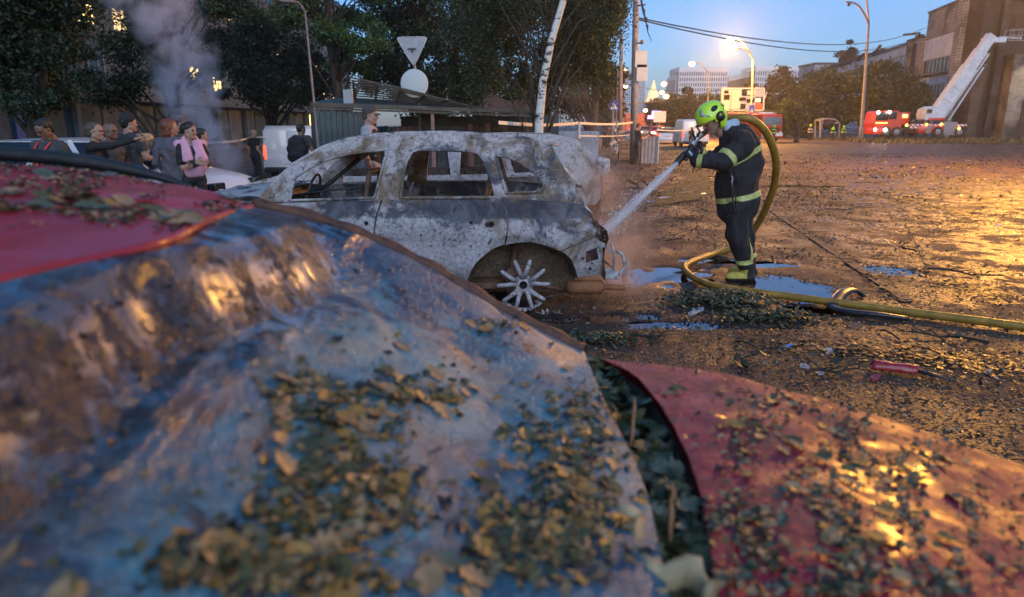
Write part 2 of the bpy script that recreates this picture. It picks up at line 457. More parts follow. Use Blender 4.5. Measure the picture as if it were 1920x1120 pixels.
# ============================================================ RED CAR IN THE FOREGROUND
def crom(p0, p1, p2, p3, t):
    return .5 * ((2 * p1) + (-p0 + p2) * t + (2 * p0 - 5 * p1 + 4 * p2 - p3) * t * t + (-p0 + 3 * p1 - 3 * p2 + p3) * t ** 3)
def curve(pts, t):
    n = len(pts) - 1; s = min(max(t, 0), 1) * n; i = min(int(s), n - 1); f = s - i
    return crom(pts[max(i - 1, 0)], pts[i], pts[i + 1], pts[min(i + 2, n)], f)
class Patch:
    """rows run across the car (far -> near), columns along it (back -> front)"""
    def __init__(s, rows, disp=None): s.r = [[Vector(p) for p in r] for r in rows]; s.d = disp
    def raw(s, u, v): return curve([curve(r, u) for r in s.r], v)
    def __call__(s, u, v):
        p = s.raw(u, v)
        if s.d: p = p + Vector((0, 0, s.d(p, u, v)))
        return p
def patch_mesh(pt, nu, nv, thick=.004):
    top = [pt(i / nu, j / nv) for j in range(nv + 1) for i in range(nu + 1)]; w = nu + 1; N = len(top)
    F = [(j * w + i, (j + 1) * w + i, (j + 1) * w + i + 1, j * w + i + 1) for j in range(nv) for i in range(nu)]
    low = [p - Vector((0, 0, thick)) for p in top]
    F2 = [tuple(k + N for k in f[::-1]) for f in F]
    ring = [i for i in range(w)] + [j * w + nu for j in range(1, nv + 1)] + [nv * w + i for i in range(nu - 1, -1, -1)] + [j * w for j in range(nv - 1, 0, -1)]
    S = [(ring[i], ring[(i + 1) % len(ring)], ring[(i + 1) % len(ring)] + N, ring[i] + N) for i in range(len(ring))]
    mb = MB(); mb.add(top + low, F + F2 + S); return mb
def dusty_red(name, dust=.5, tint=(.22, .006, .018)):
    m = mat(name, tint, .3); t = NT(m)
    a = t.noise(7, 7, .7); b = t.noise(55, 5, .7); c = t.noise(2.3, 4, .6)
    d = t.math('ADD', t.math('MULTIPLY', a, .6), t.math('MULTIPLY', b, .25)); d = t.math('ADD', d, t.math('MULTIPLY', c, .3))
    f = t.ramp(d, [(.60 - dust * .12, 0), (.74 - dust * .08, .85)])
    k = t.mix(f, tint, (.075, .038, .04)); k = t.mix(t.ramp(t.noise(95, 3, .7), [(.60, 0), (.68, .8)]), k, (.03, .025, .02)); t.col(k)
    t.rough(t.ramp(d, [(.45, .22), (.62, .78)])); t.b.inputs['Coat Weight'].default_value = .12 if dust > .3 else .35; t.b.inputs['Coat Roughness'].default_value = .18
    t.bump(t.math('ADD', t.math('MULTIPLY', a, .9), b), .6 if dust > .3 else .3, .007); return m
mRED = dusty_red('dusty red paint', -.15, (.30, .008, .024)); mRED2 = dusty_red('leaf stained red paint', .55, (.27, .007, .026))
def M_screen():
    m = mat('crazed dusty sky tinted windscreen', (.1, .13, .16), .35); t = NT(m)
    x, y, z = t.sep(); st = t.map((1.3, 1, 1), (0, 0, -.6))
    a = t.noise(2.2, 9, .70, st, .8); b = t.noise(9, 9, .76, None, .6); c = t.noise(1.3, 5, .62, None, .5); f = t.noise(42, 6, .75); e = t.noise(4.2, 9, .72, None, 1.0); u = t.noise(.9, 3, .5)
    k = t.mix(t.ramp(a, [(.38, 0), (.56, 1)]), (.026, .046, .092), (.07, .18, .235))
    k = t.mix(t.ramp(b, [(.44, 0), (.62, .8)]), k, (.13, .29, .355))  # pale teal: sky reflection painted into the dusty glass colour
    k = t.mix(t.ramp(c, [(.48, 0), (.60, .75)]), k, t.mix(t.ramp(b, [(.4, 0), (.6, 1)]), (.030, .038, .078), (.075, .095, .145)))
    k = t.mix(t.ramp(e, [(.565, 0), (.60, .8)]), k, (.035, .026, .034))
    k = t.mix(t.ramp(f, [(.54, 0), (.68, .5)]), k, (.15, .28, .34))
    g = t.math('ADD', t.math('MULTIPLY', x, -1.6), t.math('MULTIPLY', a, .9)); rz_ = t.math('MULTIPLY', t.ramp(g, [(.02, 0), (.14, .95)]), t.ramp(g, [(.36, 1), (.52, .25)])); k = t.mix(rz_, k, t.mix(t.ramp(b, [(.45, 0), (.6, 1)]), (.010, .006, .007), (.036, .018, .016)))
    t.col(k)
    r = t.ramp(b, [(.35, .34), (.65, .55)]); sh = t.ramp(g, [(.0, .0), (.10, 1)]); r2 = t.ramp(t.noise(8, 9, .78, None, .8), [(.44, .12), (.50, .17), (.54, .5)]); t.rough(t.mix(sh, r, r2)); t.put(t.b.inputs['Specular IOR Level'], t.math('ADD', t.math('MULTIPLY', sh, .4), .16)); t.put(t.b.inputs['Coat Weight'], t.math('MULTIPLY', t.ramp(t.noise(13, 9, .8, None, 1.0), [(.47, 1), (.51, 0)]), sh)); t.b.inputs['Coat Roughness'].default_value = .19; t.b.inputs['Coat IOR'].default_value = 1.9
    cr = t.voro(55, feat='DISTANCE_TO_EDGE'); h = t.math('ADD', t.math('MULTIPLY', b, .8), t.ramp(cr, [(0, 0), (.08, .22)])); h = t.math('ADD', h, t.math('MULTIPLY', a, .8)); h = t.math('ADD', h, t.math('MULTIPLY', f, .25)); h = t.math('ADD', h, t.math('MULTIPLY', t.math('MULTIPLY', t.noise(30, 4, .7), sh), 6.5))
    t.bump(h, .55, .008); return m
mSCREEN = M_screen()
mBLKTRIM = noisy('black trim plastic', (.008, .008, .009), (.02, .019, .018), 12, (.4, .7), .2)
mRUSTEDGE = noisy('scorched rusty edge', (.05, .02, .012), (.16, .06, .03), 22, (.5, .8), .4)
mTYRE = noisy('tyre rubber', (.012, .012, .012), (.03, .028, .026), 20, (.7, .9), .3)
mALLOY = noisy('dull alloy', (.25, .25, .26), (.4, .4, .4), 15, (.35, .55), .1, metal=.6)

red = thing('wrecked_car', 'dusty red car with crazed blue grey windscreen buried in leaves, nearest the camera', 'car', (-.6, .95, 0))
RO = Vector((-.6, .95, 0))
def rp(rows): return rows
def dent(p, amp=.006, s=6): return amp * fb(p.x, p.y, 1, 3, s)
roof = Patch([[(-2.7, 1.68, 1.44), (-1.9, 1.70, 1.465), (-1.27, 1.72, 1.456), (-.84, 1.72, 1.408), (-.667, 1.75, 1.356)],
              [(-2.7, 1.3, 1.47), (-1.9, 1.3, 1.475), (-1.3, 1.3, 1.458), (-.80, 1.3, 1.425), (-.57, 1.3, 1.385)],
              [(-2.7, 1.0, 1.47), (-1.9, 1.0, 1.475), (-1.3, 1.0, 1.445), (-.77, 1.0, 1.415), (-.52, 1.0, 1.388)],
              [(-2.7, .7, 1.46), (-1.9, .7, 1.465), (-1.3, .7, 1.435), (-.80, .75, 1.410), (-.60, .77, 1.380)],
              [(-2.7, .25, 1.43), (-1.9, .25, 1.445), (-1.3, .25, 1.43), (-.85, .25, 1.40), (-.66, .27, 1.36)]],
             lambda p, u, v: dent(p, .006, 5) - .02 * math.exp(-((p.x + .75 - (p.y - 1.2) * .4) / .03) ** 2) * sstep(.9, 1.2, p.y))
def glass_disp(p, u, v):
    e = math.sin(min(1, u * 1.02) * PI) ** .5 if 0 < u < 1 else 0
    drop = -.112 * sstep(.09, .205, u - .045 * math.sin(v * 8) + .010 * fb(p.x * 3, p.y * 7)) * sstep(1, .55, u) * sstep(.02, .22, v) - .02 * sstep(.28, .36, u + .06 * math.sin(v * 14)) * sstep(.9, .5, u) * sstep(.1, .3, v)
    return dent(p, .006, 4.5) * e + dent(p, .0025, 19) * e + drop
glass = Patch([[(-.667, 1.75, 1.352), (-.445, 1.77, 1.290), (-.227, 1.78, 1.186), (-.014, 1.75, 1.063), (.19, 1.71, .972)],
               [(-.575, 1.36, 1.376), (-.36, 1.36, 1.325), (-.16, 1.36, 1.235), (.03, 1.36, 1.11), (.195, 1.38, .985)],
               [(-.52, 1.0, 1.380), (-.33, 1.0, 1.335), (-.14, 1.0, 1.245), (.04, 1.0, 1.12), (.21, 1.0, .995)],
               [(-.59, .72, 1.375), (-.38, .7, 1.33), (-.17, .7, 1.245), (.02, .7, 1.12), (.19, .7, .995)],
               [(-.65, .27, 1.355), (-.43, .25, 1.30), (-.2, .25, 1.21), (.0, .25, 1.09), (.16, .27, .975)]], glass_disp)
hood = Patch([[(.20, 1.71, .968), (.37, 1.70, .953), (.543, 1.68, .928), (.87, 1.62, .855), (1.24, 1.50, .738), (1.5, 1.25, .64)],
              [(.275, 1.47, .998), (.42, 1.46, .985), (.58, 1.44, .962), (.88, 1.40, .898), (1.26, 1.30, .79), (1.56, 1.12, .68)],
              [(.300, 1.20, 1.006), (.43, 1.2, 1.0), (.60, 1.2, .975), (.90, 1.15, .915), (1.28, 1.08, .815), (1.6, 1.0, .70)],
              [(.290, .95, 1.004), (.43, .95, 1.0), (.60, .95, .978), (.90, .92, .918), (1.28, .9, .82), (1.62, .88, .71)],
              [(.250, .70, .998), (.43, .7, .998), (.60, .7, .975), (.90, .7, .915), (1.28, .7, .815), (1.6, .7, .70)],
              [(.20, .27, .975), (.40, .25, .96), (.58, .25, .935), (.88, .3, .865), (1.25, .38, .75), (1.5, .5, .65)]],
             lambda p, u, v: dent(p, .009, 4.5) + dent(p, .003, 14) - .012 * sstep(.08, 0, v))
def loc(mb): mb.v = [tuple(Vector(p) - RO) for p in mb.v]; return mb
BV = []
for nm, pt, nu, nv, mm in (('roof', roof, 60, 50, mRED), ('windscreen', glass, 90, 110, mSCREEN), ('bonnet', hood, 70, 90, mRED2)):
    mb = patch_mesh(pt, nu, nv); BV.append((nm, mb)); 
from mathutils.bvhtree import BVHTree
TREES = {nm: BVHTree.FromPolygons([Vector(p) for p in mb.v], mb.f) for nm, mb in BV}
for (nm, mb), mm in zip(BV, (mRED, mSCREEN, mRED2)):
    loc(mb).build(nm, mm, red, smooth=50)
# folded lip of the roof over the glass and the rusty edge along the far side of the glass
mb = MB(); mb.tube([roof(1, i / 30) + Vector((.004, 0, -.006)) for i in range(31)], .009, 8); loc(mb).build('roof_lip', mRED, red, True)
mb = MB(); mb.tube([glass(i / 30, 0) + Vector((0, .012, .002)) for i in range(31)], [.016 + .004 * math.sin(i * 1.7) for i in range(31)], 8); loc(mb).build('pillar_edge', mRUSTEDGE, red, True)
mb = MB(); mb.tube([glass(i / 30, 1) + Vector((0, -.012, .002)) for i in range(31)], .018, 8); loc(mb).build('pillar_edge', mRED, red, True)
# bent black roof rail on the far side
rail = [Vector(p) for p in ((-2.6, 1.83, 1.46), (-1.9, 1.84, 1.488), (-1.45, 1.84, 1.482), (-1.15, 1.82, 1.462), (-.95, 1.80, 1.428), (-.83, 1.78, 1.395))]
mb = MB(); mb.tube([curve(rail, i / 24) for i in range(25)], [.024] * 16 + [.023, .021, .019, .017, .015, .013, .011, .008, .005], 10, flat=.8); loc(mb).build('roof_rail', mBLKTRIM, red, True)
# dark scuttle between glass and bonnet, sides, doors, wheels
mb = MB(); mb.grid(6, 24, lambda u, v: (lambda a, b: a.lerp(b, u) - Vector((0, 0, .02 + .07 * math.sin(u * PI) ** .6)))(glass(1, v), hood(0, v))); loc(mb).build('scuttle_tray', mBLKTRIM, red, True)
for side, v in ((0, 0), (1, 1)):
    sg = 1 if v == 0 else -1
    top = [glass(i / 10, v) for i in range(11)]; bon = [hood(i / 14, v) for i in range(15)]
    rf = [roof(i / 14, v) for i in range(15)]
    yb = 1.86 if v == 0 else .10
    def wall(pts, name, m, z1, out=0, nrow=6):
        k = len(pts) - 1
        def f(u, w):
            p = pts[int(round(u * k))]; q = Vector((p.x, yb + out, z1)); r = p.lerp(q, w)
            r.y = lerp(p.y, yb, min(1, w * 3)) + sg * .03 * math.sin(w * PI) + out; return r
        mb = MB(); mb.grid(k, nrow, f); return loc(mb).build(name, m, red, 50)
    wall(bon, 'wing', mRED, .33)
    lower = [Vector((x, yb, .93)) for x in np.linspace(.19, -.95, 12)]
    wall(lower, 'front_door', mRED, .28); lower = [Vector((x, yb, .93)) for x in np.linspace(-.96, -2.0, 12)]; wall(lower, 'rear_door', mRED, .28)
    lower = [Vector((x, yb, .93)) for x in np.linspace(-2.01, -2.9, 10)]; wall(lower, 'rear_wing', mRED, .33)
    # side glass
    mb = MB(); gl = [glass(i / 10, v) for i in range(10, -1, -1)] + [roof(1 - i / 14, v) for i in range(1, 15)]
    mb.grid(len(gl) - 1, 1, lambda u, w: (lambda p: Vector((p.x, lerp(p.y, yb - sg * .02, w), lerp(p.z - .01, .93, w))))(gl[int(round(u * (len(gl) - 1)))])); loc(mb).build('side_window', mat('dark side glass', (.01, .012, .014), .08), red)
    for wx in (.98, -2.05):
        mb = MB(); c = Vector((wx, yb - sg * .10, .31)) - RO
        mb.lathe([(.0, -.08), (.19, -.085), (.2, -.1), (.29, -.1), (.31, -.07), (.31, .07), (.29, .1), (.2, .1), (.0, .08)], c, 'Y', 28); w = mb.build('wheel', mTYRE, red, 40)
        mb = MB(); mb.lathe([(0, .0), (.05, .01), (.19, -.005), (.195, .02), (.0, .02)], c + Vector((0, sg * .085, 0)), 'Y', 20); mb.build('rim', mALLOY, w, 40)
mb = MB(); mb.grid(10, 8, lambda u, v: (lambda p: Vector((p.x + .10 * math.sin(v * PI), lerp(p.y, .15 + 1.66 * (1 - u), v * .8), lerp(p.z, .28, v))))(hood(1, u))); loc(mb).build('front_bumper', mRED, red, 50)
mb = MB(); mb.grid(6, 6, lambda u, v: (lambda p: Vector((p.x - .12 * math.sin(v * PI) - .15 * v, p.y, lerp(p.z, .33, v))))(roof(0, u))); loc(mb).build('tailgate', mRED, red, 50)

# ---- leaves
def leaf_mesh(kind, mats, mi, size=1.0):
    """one fallen leaf: lobed or oval blade folded on its midrib, curled, with a stalk"""
    if kind == 0: prof = [(0, .02), (.08, .26), (.18, .20), (.26, .46), (.38, .22), (.5, .42), (.62, .16), (.78, .18), (1, 0)]
    elif kind == 1: prof = [(0, .02), (.12, .22), (.3, .34), (.5, .36), (.7, .27), (.88, .12), (1, 0)]
    else: prof = [(0, .02), (.1, .14), (.2, .30), (.3, .24), (.42, .34), (.56, .22), (.7, .24), (.84, .1), (1, 0)]
    cu = random.uniform(-.35, .35); fo = random.uniform(.05, .4); tw = random.uniform(-.5, .5); vs = []; fs = []
    for (s, w) in prof:
        for k in (-1, -.5, 0, .5, 1):
            x = s - .5; y = k * w; z = abs(k) * w * fo + cu * (s - .5) ** 2 + tw * (s - .5) * y + random.uniform(-.012, .012); vs.append((x * size, y * size, z * size))
    for i in range(len(prof) - 1):
        for k in range(4): a = i * 5 + k; fs.append((a, a + 1, a + 6, a + 5))
    mb = MB(); mb.add(vs, fs, 0); mb.tube([(-.5 * size, 0, 0), (-.68 * size, .03 * size, .03 * size), (-.8 * size, .08 * size, .02 * size)], [.012 * size, .01 * size, .008 * size], 4)
    return mb.mesh('fallen_leaf', mats[mi], True)
def leafmat(n, a, b, r=(.4, .7)):
    m = noisy(n, a, b, 14, r, .3, .002); m.node_tree.nodes['Principled BSDF'].inputs['Transmission Weight'].default_value = 0; return m
LM = [leafmat('dark green leaf', (.016, .028, .012), (.038, .052, .02)), leafmat('olive leaf', (.06, .06, .02), (.11, .09, .03)),
      leafmat('tan dead leaf', (.22, .13, .06), (.34, .22, .11)), leafmat('grey green leaf', (.05, .07, .05), (.10, .11, .08)), leafmat('ochre leaf', (.22, .11, .02), (.36, .19, .04))]
LEAF = [leaf_mesh(k % 3, LM, mi, .05) for k in range(3) for mi in (0, 1, 2, 3, 4, 1, 2)]
def cast(which, px, py):
    d = ray(px, py).normalized(); h = TREES[which].ray_cast(Vector((0, 0, CAMZ)), d)
    return (h[0], h[1]) if h[0] is not None else (None, None)
def put_leaf(p, n, label, group, size, mesh=None, lift=.004):
    me = mesh or random.choice(LEAF)
    o = bpy.data.objects.new('fallen_leaf', me); COL.objects.link(o)
    if n.z < 0: n = -n
    q = Vector((0, 0, 1)).rotation_difference(n + Vector((random.gauss(0, .16), random.gauss(0, .16), 0)))
    o.rotation_mode = 'QUATERNION'; o.rotation_quaternion = q @ Matrix.Rotation(random.uniform(0, 2 * PI), 3, 'Z').to_quaternion()
    o.location = p + n * lift; o.scale = (size,) * 3; return tag(o, label, 'leaf', group)
CN = {'dark green leaf': 'dark green leaf', 'olive leaf': 'olive brown leaf', 'tan dead leaf': 'tan dry leaf', 'grey green leaf': 'grey green leaf', 'ochre leaf': 'ochre leaf'}
def strew(which, surf, sizes, blots):
    for where, cx, cy_, sx, sy, n in blots:
        for _ in range(n):
            p, nn = cast(which, random.gauss(cx, sx), random.gauss(cy_, sy))
            if p is None: continue
            me = random.choice(LEAF); c = CN[me.materials[0].name]
            put_leaf(p, nn, '%s on the %s, %s' % (c, surf, where), 'leaves on the %s, %s' % (surf, where), random.uniform(*sizes), me)
strew('windscreen', 'windscreen', (.5, 1.0), (
    ('upper left of the middle heap', 560, 735, 40, 28, 11), ('in the middle heap', 660, 775, 60, 32, 15), ('upper right of the middle heap', 770, 735, 55, 20, 12), ('right tip of the middle heap', 860, 745, 40, 12, 6), ('in the heap below the middle one', 640, 880, 55, 40, 14), ('low in the centre', 700, 930, 50, 35, 6), ('left of the low heap', 540, 960, 50, 35, 7),
    ('at the bottom edge, left part', 440, 1065, 75, 30, 11), ('at the bottom edge near the corner', 130, 1108, 30, 12, 2), ('at the bottom edge, middle part', 590, 1090, 70, 24, 8), ('high up by the rusty pillar edge', 930, 612, 26, 9, 5), ('in the small group right of centre', 945, 850, 55, 50, 11), ('in the dense band beside the gap', 1060, 820, 50, 55, 17), ('low in the dense band beside the gap', 1090, 930, 50, 60, 18), ('near the curled bark', 1010, 1010, 70, 45, 12), ('at the bottom edge, right part', 880, 1085, 70, 22, 7), ('top of the band beside the gap', 1112, 762, 24, 26, 6), ('alone in the pale upper part', 760, 650, 26, 5, 1)))
strew('bonnet', 'red bonnet', (.45, .9), (('near its upper left corner', 1300, 738, 32, 10, 4), ('on its upper edge', 1480, 752, 40, 10, 7), ('below the upper edge group', 1400, 805, 55, 25, 4), ('in its middle', 1510, 850, 70, 35, 8), ('around the lamp glint', 1600, 905, 75, 45, 8), ('towards the right', 1760, 880, 60, 28, 5), ('in its lower part', 1650, 1010, 75, 35, 6), ('at the lower right', 1800, 1050, 55, 35, 3), ('left of centre', 1430, 900, 40, 36, 3), ('alone near the gap', 1390, 975, 5, 3, 1)))
strew('roof', 'red roof', (.7, 1.3), (('along the far left', 70, 372, 55, 9, 9), ('in the middle streak', 200, 385, 55, 12, 8), ('near the black rail', 150, 335, 60, 8, 7), ('beside the windscreen corner', 345, 412, 24, 9, 8), ('near its pointed right tip', 435, 374, 20, 4, 2)))
# leaves heaped in the gap between glass and bonnet
gapm = MB(); GL = [LEAF[0], LEAF[3], LEAF[5], LEAF[6], LEAF[1]]
for i in range(330):
    v = random.uniform(.02, .80); u = random.uniform(.0, 1) ** 1.3 * .92; a, b = glass(1, v), hood(0, v); me = random.choice(GL)
    p = a.lerp(b, u) - Vector((0, 0, .010 + .05 * math.sin(u * PI) * random.random())); Rr = Matrix.Rotation(random.gauss(0, .5), 3, 'X') @ Matrix.Rotation(random.gauss(0, .5), 3, 'Y') @ Matrix.Rotation(random.uniform(0, 6.3), 3, 'Z'); s_ = random.uniform(.6, 1.2)
    gapm.add([p - RO + Rr @ (v_.co * s_) for v_ in me.vertices], [tuple(f_.vertices) for f_ in me.polygons], random.choice((0, 0, 1, 2)))
gapm.build('leaf_fill', [LM[0], LM[3], LM[1]], red, True)['kind'] = 'stuff'
# crumbs of leaf and grit on glass and bonnet
def crumbs(which, n, reg, lab, dens, mats, s0=.002, s1=.008):
    mb = MB(); k = 0; tries = 0
    while k < n and tries < n * 8:
        tries += 1
        px = random.uniform(reg[0], reg[2]); py = random.uniform(reg[1], reg[3])
        if random.random() > dens(px, py): continue
        p, nn = cast(which, px, py)
        if p is None: continue
        s = random.uniform(s0, s1); a = random.uniform(0, 6.3); u = Vector((math.cos(a), math.sin(a), 0)); w = Vector((-math.sin(a), math.cos(a), 0)) * random.uniform(.4, .9)
        q = p - RO + Vector((0, 0, .0015)); t = [Vector((0, 0, random.uniform(-.2, .9) * s)) for _ in range(4)]
        mb.add([q + u * s + t[0], q + w * s + t[1], q - u * s + t[2], q - w * s + t[3]], [(0, 1, 2), (0, 2, 3)], random.randrange(len(mats))); k += 1
    return mb.build(lab, mats, red)
CL = [(560, 735, 50, 34), (660, 780, 80, 40), (780, 735, 80, 24), (640, 885, 70, 50), (700, 940, 70, 50), (440, 1060, 100, 40), (590, 1090, 90, 35), (930, 612, 40, 14), (1060, 830, 60, 70), (1090, 950, 65, 80), (1000, 1020, 90, 60), (1112, 760, 30, 34), (540, 965, 60, 40)]
def clus(x, y): return min(1, .008 + sum(math.exp(-(((x - a) / c) ** 2 + ((y - b) / d) ** 2)) for a, b, c, d in CL) * (.3 + 1.2 * sstep(.4, .6, nz(x, y, .03))))
def nz(px, py, s): return .5 + .5 * mnoise.noise(Vector((px * s, py * s, 4)))
o = crumbs('bonnet', 2300, (1100, 650, 1920, 1120), 'leaf_crumbs', lambda x, y: max(.06, (nz(x, y, .011) * 2.2 - .8)) * (.35 if x < 1290 else 1) * (1.2 - .7 * sstep(1650, 1900, x)), [LM[0], LM[1], LM[3], mBLKTRIM, LM[2]], .0015, .010); o['kind'] = 'stuff'
o = crumbs('windscreen', 4200, (0, 400, 1250, 1120), 'leaf_crumbs', clus, [LM[1], LM[2], LM[1], mBLKTRIM, LM[0], LM[4]], .002, .012); o['kind'] = 'stuff'
o = crumbs('roof', 1500, (0, 300, 470, 470), 'leaf_crumbs', lambda x, y: sstep(.40, .65, nz(x * .5, y * 2, .02)) * sstep(430, 390, y - .05 * x), [LM[0], LM[1], LM[2]]); o['kind'] = 'stuff'
# splinters and the big curled bark strip in the gap
mWOOD = noisy('splintered orange wood', (.24, .09, .035), (.42, .2, .09), 20, (.5, .7), .4, .003, stretch=(1, 1, .2))
for (x0, y0, x1, y1, w, lab) in ((1190, 745, 1180, 870, .010, 'orange brown wood splinter standing in the gap beside the bonnet, farther one'), (1262, 905, 1256, 1015, .009, 'thin wood splinter in the gap beside the bonnet, nearer one')):
    a = P(x0, y0, P(x1, y1, 1.15 if y0 < 800 else .82).y + .03); b = P(x1, y1, a.y - .03)
    mb = MB(); pts = [a.lerp(b, i / 6) + Vector((random.uniform(-.002, .002), 0, 0)) for i in range(7)]
    mb.tube([p - b for p in pts], [w * .2, w * .8, w * .6, w, w * .9, w * .7, w * .3], 6, flat=.4); o = mb.build('wood_splinter', mWOOD); o.location = b; tag(o, lab, 'wood splinter')
mBARK = noisy('pale curled bark', (.22, .17, .09), (.42, .34, .2), 16, (.5, .8), .5, .006)
pts = [cast('windscreen', 1165, 960)[0], P(1200, 975, .88), P(1195, 1040, .80), P(1245, 1085, .75), P(1300, 1075, .74), P(1330, 1120, .70)]
pts = [Vector(p) for p in pts]; base = pts[-1].copy()
sm = [curve(pts, i / 20) - base + Vector((0, 0, .004 * math.sin(i))) for i in range(21)]
mb = MB(); mb.tube(sm, [.012 + .013 * math.sin(i / 20 * PI) + .005 * math.sin(i * 1.3) + .003 * math.sin(i * 2.9) for i in range(21)], 11, flat=.5); o = mb.build('bark_strip', mBARK, smooth=True); o.location = base
tag(o, 'pale curled strip of bark lying across the windscreen edge and leaf gap', 'bark')
# ============================================================ BURNT OUT SUV
def burnt(name, ash=.5, blue=.5, rust=.3, zband=False, dark=0, streak=None):
    m = mat(name, (.2, .2, .2), .7); t = NT(m); st = t.map(streak) if streak else None
    a = t.noise(1.5, 8, .66, st, .5); b = t.noise(5, 9, .74, st, .5); c = t.noise(38, 6, .78, st); s = t.noise(3.2, 8, .72, t.map((1, 1, .45)), .6); fl_ = t.noise(15, 8, .8, st, .8)
    soot, bl = (.018, .016, .018), (.052, .057, .078)
    k = t.mix(t.ramp(b, [(.40, 0), (.60, 1)]), bl, (.14, .135, .15)); k = t.mix(t.ramp(s, [(.50, 0), (.60, blue)]), k, soot)
    x, y, z = t.sep()
    f = t.math('ADD', t.math('MULTIPLY', a, .62), t.math('MULTIPLY', b, .34)); f = t.math('ADD', f, t.math('MULTIPLY', fl_, .14))
    if zband:      # paint burnt to bare ash below the waist, left bluish under the windows
        zz = t.ramp(t.math('MULTIPLY', t.math('ADD', z, t.math('MULTIPLY', b, .10)), .62), [(.20, .13), (.47, .11), (.535, .07), (.55, .025), (.62, .015), (.65, .06), (.9, .09)])
        f = t.math('SUBTRACT', t.math('ADD', f, zz), .055)
    ashc = t.mix(t.ramp(c, [(.38, 0), (.58, 1)]), (.26, .24, .245), (.60, .56, .545)); ashc = t.mix(t.ramp(fl_, [(.42, .6), (.56, 0)]), ashc, (.29, .25, .27))
    k = t.mix(t.ramp(f, [(.62 - ash * .14, 0), (.655 - ash * .12, 1)]), k, ashc)
    rf = t.ramp(t.math('ADD', t.math('MULTIPLY', t.noise(2.6, 8, .7, st, .6), .8), t.math('MULTIPLY', c, .2)), [(.60 - rust * .14, 0), (.66 - rust * .12, .92)])
    k = t.mix(rf, k, t.mix(t.ramp(c, [(.4, 0), (.6, 1)]), (.075, .045, .022), (.24, .16, .09)))
    k = t.mix(t.ramp(fl_, [(.565, 0), (.60, .9)]), k, (.028, .024, .026))   # scabs of soot
    if dark: k = t.mix(dark, k, (.02, .014, .011))
    t.col(k); t.rough(t.ramp(c, [(.3, .55), (.7, .9)]))
    h = t.math('ADD', t.math('MULTIPLY', b, .8), t.math('MULTIPLY', c, .3)); h = t.math('ADD', h, t.math('MULTIPLY', fl_, .7)); t.bump(h, .7, .014); return m
mBODY = burnt('burnt body steel', .68, .5, .42, True); mFRAME = burnt('burnt window frame', .95, .5, .85, streak=(1, 1, 1)); mROOF = burnt('ashen roof', 1.0, .4, .35)
mRUST = noisy('heat rusted steel', (.06, .03, .016), (.20, .105, .055), 6, (.6, .9), .5, .01); mRUSTO = noisy('orange rust', (.16, .055, .022), (.32, .13, .05), 7, (.6, .9), .5, .01)
mINNER = burnt('scorched inner steel', .3, .7, .9, dark=.45); mASH = noisy('white ash crust', (.2, .19, .19), (.6, .58, .57), 22, (.6, .9), .7, .01)
mMELT = burnt('ash coated alloy', 1.2, .2, .25)
mWH = burnt('scorched wheel house', .35, .3, 2.2)
mHOLE = mat('black hole', (.004, .004, .004), .9)
SY = 5.5
def S(z): return (z - .97) * .30 if z > .97 else (.10 * ((.55 - z) / .3) ** 2 if z < .55 else -.012 * math.sin((z - .55) / .42 * PI))
def sp(px, py, Y0=SY, sg=1):
    Y = Y0
    for _ in range(6): p = P(px, py, Y); Y = Y0 + sg * S(p.z)
    return (p.x, p.z)
def SS(l): return [sp(*q) for q in l]
SO = Vector((-1.3, SY, 0)); SUVW = 1.80
suv = thing('burnt_car', 'large burnt out estate car with empty windows being doused by the water jet', 'car wreck', SO)
def side_fn(sg, off=0, crease=True):
    def fn(x, z):
        y = S(z) + off
        if z < .97 and crease:
            y -= .018 * sstep(.84, .80, z) * sstep(.62, .70, z) ; y += .010 * math.exp(-((z - .845) / .012) ** 2)
            r = math.hypot(x - .09, (z - .29) * 1.05); y -= .035 * math.exp(-((r - .43) / .05) ** 2) * sstep(.45, .6, z + .2)
            y += .016 * fb(x, z, 2, 3, 3.2)
        y += .006 * fb(x, z, 5, 3, 9)
        if x > .35: y += .22 * ((x - .35) / .5) ** 2.2          # body turns in towards the tail
        if x < -2.9: y += .25 * ((-2.9 - x) / .5) ** 2
        p = Vector((x - SO.x, y, z)); n = Vector((0, 1, 0))
        if sg < 0: p.y = SUVW - p.y; n = -n
        return p, n
    return fn
AR = SS([(1083, 522), (1079, 505), (1071, 486), (1058, 474), (1045, 470), (1030, 464), (1012, 458), (995, 455), (977, 455), (958, 457), (942, 460), (927, 466), (915, 474), (902, 484), (892, 494), (884, 507), (879, 521), (876, 540), (876, 556)])
belt_d = SS([(940, 371)])[0]
roofline = SS([(482, 376), (503, 351), (549, 309), (603, 278), (642, 264), (696, 255), (750, 251), (827, 250), (904, 252.5), (981, 260), (1035, 269)])
rear_edge = SS([(1039, 283), (1058, 316), (1081, 351), (1095, 380), (1098, 391), (1108, 412), (1120, 436)])
tail_low = SS([(1131, 459), (1137, 490), (1137, 512), (1134, 522)])
W1 = SS([(553, 333), (578, 316), (607, 302), (653, 289), (696, 283.5), (727, 281), (722, 297), (712, 335), (702, 371), (620, 374), (543, 376)])
W2 = SS([(773, 285), (783, 281), (827, 281), (880, 283), (896, 287), (907, 300), (923, 343), (929, 370), (840, 371), (751, 371), (755, 335), (762, 303)])
W3 = SS([(931, 293), (948, 293), (978, 306), (1003, 325), (1018, 343), (1020, 351), (1014, 360), (980, 361), (949, 363), (941, 335)])
zb = .955
def cut_below(l): return l
doorseam1 = SS([(716, 376), (707, 402), (702, 436), (703, 467), (703, 620)]); doorseam2 = SS([(941, 372), (950, 397), (952, 428), (947, 459)])
sill = .20
xa = roofline[0][0]
